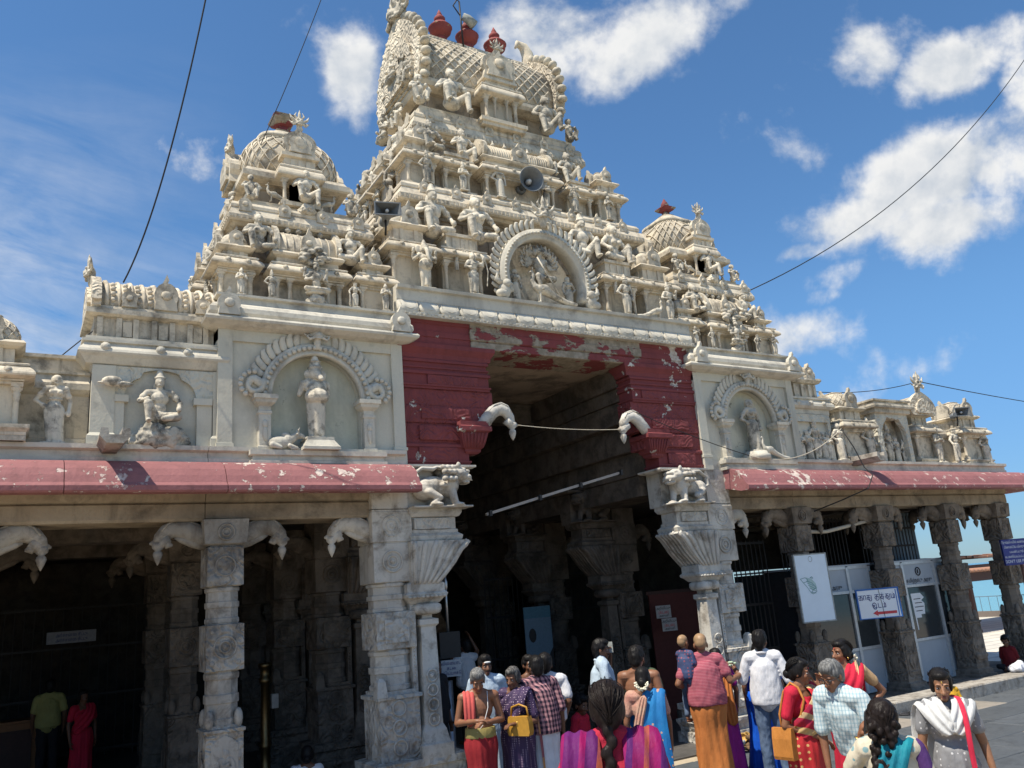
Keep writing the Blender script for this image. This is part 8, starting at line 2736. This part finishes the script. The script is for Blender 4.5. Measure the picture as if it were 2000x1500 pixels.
t = thing('brass_post', 'brass post with bands glinting in the dark left hall', 'post', (3.38, 13.2, 0)); m = MB(); m.ng(3.38, 13.2, 16, [(0, .12), (.08, .12), (.1, .075), (.5, .07), (.52, .085), (.56, .085), (.58, .07), (1.4, .065), (1.42, .09), (1.48, .09), (1.5, .07), (1.62, .07), (1.64, .10), (1.70, .10)], 0, True); part('post', m, M_BRASS, t); m = MB(); m.rl(3.5, 13.15, .05, .05, [(1.05, 0), (1.25, 0)]); part('lock_box', m, M_STEEL, t)
t = thing('counter', 'low orange brown counter deep in the left hall', 'counter', (.2, 17.2, 0)); m = MB(); m.rl(-.1, 17.6, .75, .25, [(0, 0), (.95, 0), (.96, .03), (1.0, .03)]); part('body', m, plain('counter_orange', (.22, .09, .03)), t); m = MB(); m.rl(-.1, 17.33, .6, .012, [(.1, 0), (.85, 0)]); part('front_panel', m, M_WOODR, t)
t = thing('wall_plate', 'small white plate with blue lines on the dark back wall of the left hall', 'notice', (1.1, 18.6, 2.2)); m = MB(); m.rl(0, 0, .42, .01, [(0, 0), (.22, 0)]); part('panel', m, plain('dim_plate', (.30, .31, .36)), t, True)
for k in range(2): text_part('அர்ச்சனை சீட்டு', t, (0, -.012, .15 - .09 * k), .08, M_DBLUE, sx=.8)
# scarlet cloth gap: a striped awning in the light behind the hall
m = MB(); m.box(7.4, 9.6, 24, 24.1, .5, 3.4); solo('striped_cloth', m, cloth_bands('stripe_cloth', (1, 0, 0), [(-2, (.5, .1, .06)), (-.3, (.6, .6, .5)), (-.2, (.1, .2, .5)), (-.1, (.6, .12, .08)), (.1, (.6, .5, .1)), (.2, (.55, .1, .08)), (2, (.5, .1, .06))]), 'bright striped cloth in the light far behind the hall', 'cloth', (8.5, 24, .5))

# ---------------------------------------------------------------- iron grilles
BAR = {}


def grille(x0, x1, y, z0, z1, label, rails=(), step=.105, rz=0.0):
    t = thing('iron_grille', label, 'grille', (x0, y, 0), 'iron bar grilles of the hall', rz)
    key = (z0, z1)
    if key not in BAR:
        m = MB(); m.ng(0, 0, 6, [(z0, .011), (z1, .011)]); BAR[key] = m.mesh('bar', M_IRON)
    n = int((x1 - x0) / step)
    for i in range(n + 1): link('bar', BAR[key], t, ((x1 - x0) * i / n, 0, 0))
    for z in rails:
        m = MB(); m.box(0, x1 - x0, -.022, .022, z - .02, z + .02); part('rail', m, M_IRON, t, True)
    return t


def uniq(o, lab): o['label'] = lab; return o
grille(9.98, 11.62, 10.75, .05, 3.0, 'tall black bar gate between the right gate pillar and the white board', (.35, 1.15, 1.9, 2.95))
grille(12.1, 13.95, 10.8, 2.15, 3.35, 'black bar grille above the booths, left of the arrow sign pillar', (2.20, 3.3), .10)
grille(14.4, 16.05, 10.8, 2.15, 3.35, 'black bar grille beside the blue corrugated sheet, above the glass booth', (2.20, 2.75, 3.1), .10)
grille(8.3, 9.5, 15.2, 0.05, 2.8, 'dark bar gate inside the entrance behind the phoning man', (.3, 1.2, 2.0, 2.75))
grille(9.9, 11.6, 15.4, 2.0, 2.8, 'short bar grille with daylight behind, deep right of the entrance', (2.02, 2.78))
grille(-1.5, 2.6, 18.9, .05, 2.9, 'bar gate at the dark back of the left hall', (.2, 1.2, 2.1, 2.85), .16)
# corrugated sheet
cs = MB(); pts = []
for i in range(49):
    x = 14.75 + 1.0 * i / 48; pts.append((x, 10.95 + .028 * math.sin(i * math.pi / 3)))
pts = [(x + 1.0, y + .25) for x, y in pts]
cs.loft([[(x, y, 2.05) for x, y in pts] + [(x, y + .006, 2.05) for x, y in reversed(pts)], [(x, y, 3.45) for x, y in pts] + [(x, y + .006, 3.45) for x, y in reversed(pts)]], False)
solo('corrugated_sheet', cs, M_CORR, 'blue grey corrugated sheet standing behind the bar grille', 'metal sheet', (15.2, 10.95, 2.05))
m = MB(); m.tube([(12.05, 10.35, 3.08), (12.8, 10.3, 3.06), (13.9, 10.2, 3.22)], .035, 6); solo('wood_pole', m, M_ROPE, 'pale bent pole lying between two right wing pillars', 'pole', (13, 10.3, 3.1))
# ---------------------------------------------------------------- glass booths
def booth(x0, x1, y, label, doors):
    t = thing('glass_booth', label, 'booth', ((x0 + x1) / 2, y, .17))
    zb, zm, zg, zt = .19, .95, 1.93, 2.40
    m = MB()
    for xa, xb in doors:
        for za, zc in ((zb + .03, zm - .03), (zg + .04, zt - .03)):
            m = MB(); m.box(xa + .03, xb - .03, y + .01, y + .03, za, zc); part('panel', m, M_WPANEL, t)
    for xa, xb in doors:
        g_ = MB(); g_.box(xa + .03, xb - .03, y + .012, y + .026, zm + .03, zg - .01); part('pane', g_, M_GLASS, t)
    m = MB()
    xs = sorted({round(v, 3) for d in doors for v in d})
    for x in xs: m.box(x - .035, x + .035, y - .02, y + .05, zb, zt)
    for z, h in ((zb + .0, .03), (zm - .025, .05), (zg, .05), (zt - .03, .05)):
        for a, b in zip(xs[:-1], xs[1:]): m.box(a + .035, b - .035, y - .012, y + .04, z, z + h)
    part('frame', m, M_ALU, t)
    m = MB(); m.box(x0 - .03, x0, y, y + 1.6, zb, zt); part('side_wall', m, M_GLASS, t)  # dark pane material puts the shade behind the grille into these walls
    m = MB(); m.box(x1, x1 + .03, y, y + 1.6, zb, zt); part('side_wall', m, M_GLASS, t)
    m = MB(); m.box(x0 - .03, x1 + .03, y - .02, y + 1.6, zt + .02, zt + .05); part('roof', m, M_WPANEL, t)
    return t


b1 = booth(12.12, 14.0, 10.45, 'grey glass booth left of the arrow sign pillar', [(12.15, 13.35), (13.35, 13.98)])
b2 = booth(14.40, 16.40, 10.45, 'grey glass booth between the arrow sign pillar and the sea side pillars', [(14.42, 14.98), (14.98, 15.98), (15.98, 16.38)])
for o, xc in ((b2, 15.48), (b1, 12.75)):
    org = ORG[o.name]
    text_part('தமிழ்நாடு அரசு', o, Vector((xc, 10.455, 2.05)) - org, .105, M_INK, sx=.9)
    m = MB(); ring_y(m, xc, 10.452, 2.22, .075, .012); m.ell((xc, 10.456, 2.22), (.028, .004, .045), 8, 6); part('emblem', m, M_INK, o)
m = MB(); m.add([(15.12 + a, 10.458, 1.25 + b) for a, b in ((0, .56), (.30, .56), (.40, .47), (.30, .42), (.38, .36), (.34, .16), (.22, .16), (.22, .10), (.06, .10), (.06, -.12), (.03, -.12))], [tuple(range(11))]); part('sticker', m, M_SIGNW, b2)
m = MB()
for k in range(4): m.add([(15.18 + .02 * (k % 2), 10.4565, 1.71 - .075 * k), (15.40 + .03 * (k % 3), 10.4565, 1.71 - .075 * k), (15.40 + .03 * (k % 3), 10.4565, 1.695 - .075 * k), (15.18 + .02 * (k % 2), 10.4565, 1.695 - .075 * k)], [(0, 1, 2, 3)])
part('sticker_print', m, M_INK, b2)
# ---------------------------------------------------------------- sea side: tiled shelters, railing, lit court
struct('court', MB().box(19.2, 36.3, 9.0, 40, -.012, .004), M_LITT)
sh = thing('tiled_shelter', 'low tiled shelter with dark posts by the sea railing', 'shelter', (30, 18, 0))
for x, y in ((28.12, 17.2), (32.2, 17.2), (36.0, 17.2), (27.6, 20.4), (32.0, 20.4), (36.0, 20.4)):
    m = MB(); m.rl(x, y, .07, .07, [(0, .02), (.1, .02), (.1, 0), (1.78, 0)]); part('post', m, M_WOODR, sh)
m = MB(); m.box(26.4, 36.2, 16.95, 17.1, 1.68, 1.98); part('fascia', m, M_WOODR, sh)
m = MB(); m.px([(16.9, 2.0), (16.9, 2.03), (20.8, 2.16), (20.8, 2.12)], 26.4, 36.2); part('roof', m, M_TILE, sh)
tm = MB(); tm.tube([(0, -.08, 0), (0, 1.45, .05)], .055, 6, True, True)
tme = tm.mesh('roof_tile', M_TILE)
for k in range(42): link('roof_tile', tme, sh, (26.55 + .23 * k - 30, 16.88 - 18, 2.03))
s2 = thing('tiled_awning', 'shallow tile awning edge running behind the sea side pillars', 'awning', (17, 12, 2.4))
m = MB(); m.px([(11.75, 2.38), (11.75, 2.46), (13.4, 2.49), (13.4, 2.42)], 14.3, 21.0); part('roof', m, M_WOODR, s2)
m = MB(); m.box(14.3, 24, 12.95, 13.05, 2.16, 2.24); part('beam', m, M_WOODR, s2)
te = MB(); te.px([(11.60, 2.395), (11.60, 2.44), (12.1, 2.475), (12.1, 2.45)], -.10, .10); tee = te.mesh('roof_tile', M_TILE)
for k in range(30):
    link('roof_tile', tee, s2, (14.5 + .215 * k - 17, -12 + rnd.uniform(-.03, .03), rnd.uniform(-.012, .02) - 2.4))
for x in (16.62, 21.0, 23.9):
    m = MB(); m.rl(x, 13.0, .04, .04, [(0, 0), (2.16, 0)]); part('post', m, M_WOODR, s2)
for (x0, y0, x1, y1, lb) in ((36.2, 10, 36.2, 40, 'thin grey railing on a low wall along the sea'),):
    t = thing('sea_railing', lb, 'railing', (x0, y0, 0))
    m = MB(); m.box(-.1, .1, 0, 30, 0, .24); part('low_wall', m, plain('brown_wall', (.17, .14, .12)), t, True)
    bm_ = MB(); bm_.ng(0, 0, 5, [(.24, .012), (.84, .012)]); bme = bm_.mesh('bar', M_CORR)
    for k in range(78): link('bar', bme, t, (0, .38 * k, 0))
    m = MB(); m.box(-.015, .015, 0, 30, .83, .86); part('rail', m, M_CORR, t, True)
# bundles beside the seated child
m = MB(); m.ell((0, 0, .08), (.20, .14, .10)); m.ell((.1, .02, .12), (.10, .08, .07)); m.ell((-.1, .03, .1), (.09, .08, .08)); o = link('cloth_bundle', blob('cloth_bundle', m, .018, C_WHITED, 1, .035, 8), None, (16.75, 9.62, .20)); tag(o, 'white cloth bundle on the plinth beside the child in red', 'bundle')
m = MB(); m.ell((0, 0, .07), (.22, .14, .08)); solo('cloth_bundle', m, M_FOLI, 'green cloth bundle on the plinth edge by the sea end pillar', 'bundle', (0, 0, 0)).location = (17.3, 9.55, .20)
# ---------------------------------------------------------------- offerings heap at the right gate pillar
hp = MB()
for k in range(170):
    a, r_ = rnd.uniform(0, TAU), rnd.random() ** .6
    x, y = 8.95 + .62 * r_ * math.cos(a), 9.42 + .24 * r_ * math.sin(a)
    s_ = rnd.uniform(.03, .065)
    hp.ell((x, y, .02 + .16 * (1 - r_) * rnd.random() + s_ * .4), (s_, s_ * rnd.uniform(.6, 1), s_ * rnd.uniform(.4, .8)), 7, 5, Matrix.Rotation(rnd.uniform(0, 3), 3, 'X').to_quaternion())
o = solo('husk_heap', hp, M_HUSK, 'heap of broken coconut husks at the foot of the right gate pillar', 'heap', (8.95, 9.42, 0), None, 'stuff')
for k in range(16):
    a = k * 2.4; x, y = 8.95 + .55 * math.cos(a) * (k / 16), 9.36 + .22 * math.sin(a) * (k / 16) 
    m = MB(); n_ = 12
    m.loft([[(r_ * math.cos(TAU * i / n_), r_ * math.sin(TAU * i / n_), z) for i in range(n_)] for z, r_ in ((0, .015), (.01, .045), (.03, .062), (.06, .068), (.058, .058), (.03, .05), (.015, .02))], True)
    o = solo('coconut_shell', m, (M_SHELL, M_HUSK, M_BANANA)[k % 3], 'broken coconut shell lying in the heap by the right gate pillar', 'coconut shell', (0, 0, 0), 'coconut shells in the heap')
    o.location = (x, y, .10 + .07 * (1 - k / 16)); o.rotation_euler = (rnd.uniform(-1.2, 1.2), rnd.uniform(-1.2, 1.2), 0)
m = MB(); m.ell((0, 0, .08), (.16, .12, .10)); m.ell((.1, .0, .14), (.09, .08, .09)); solo('pink_rag', m, M_PINKC, 'crumpled pink cloth at the edge of the coconut heap', 'cloth', (0, 0, 0)).location = (9.55, 9.36, .0)
for k, (x, y, l) in enumerate(((12.6, 9.2, 'left one of the pair of dark sandals on the paving by the plinth'), (12.8, 9.15, 'right one of the pair of dark sandals on the paving by the plinth'))):
    t = thing('sandal', l, 'sandal', (x, y, 0), rz=R(40)); m = MB(); m.ell((0, 0, .02), (.05, .13, .018)); part('sole', m, M_INK, t, True); m = MB(); m.tube([(-.045, -.03, .03), (0, -.05, .06), (.045, -.03, .03)], .008, 5); part('strap', m, M_IRON, t, True)
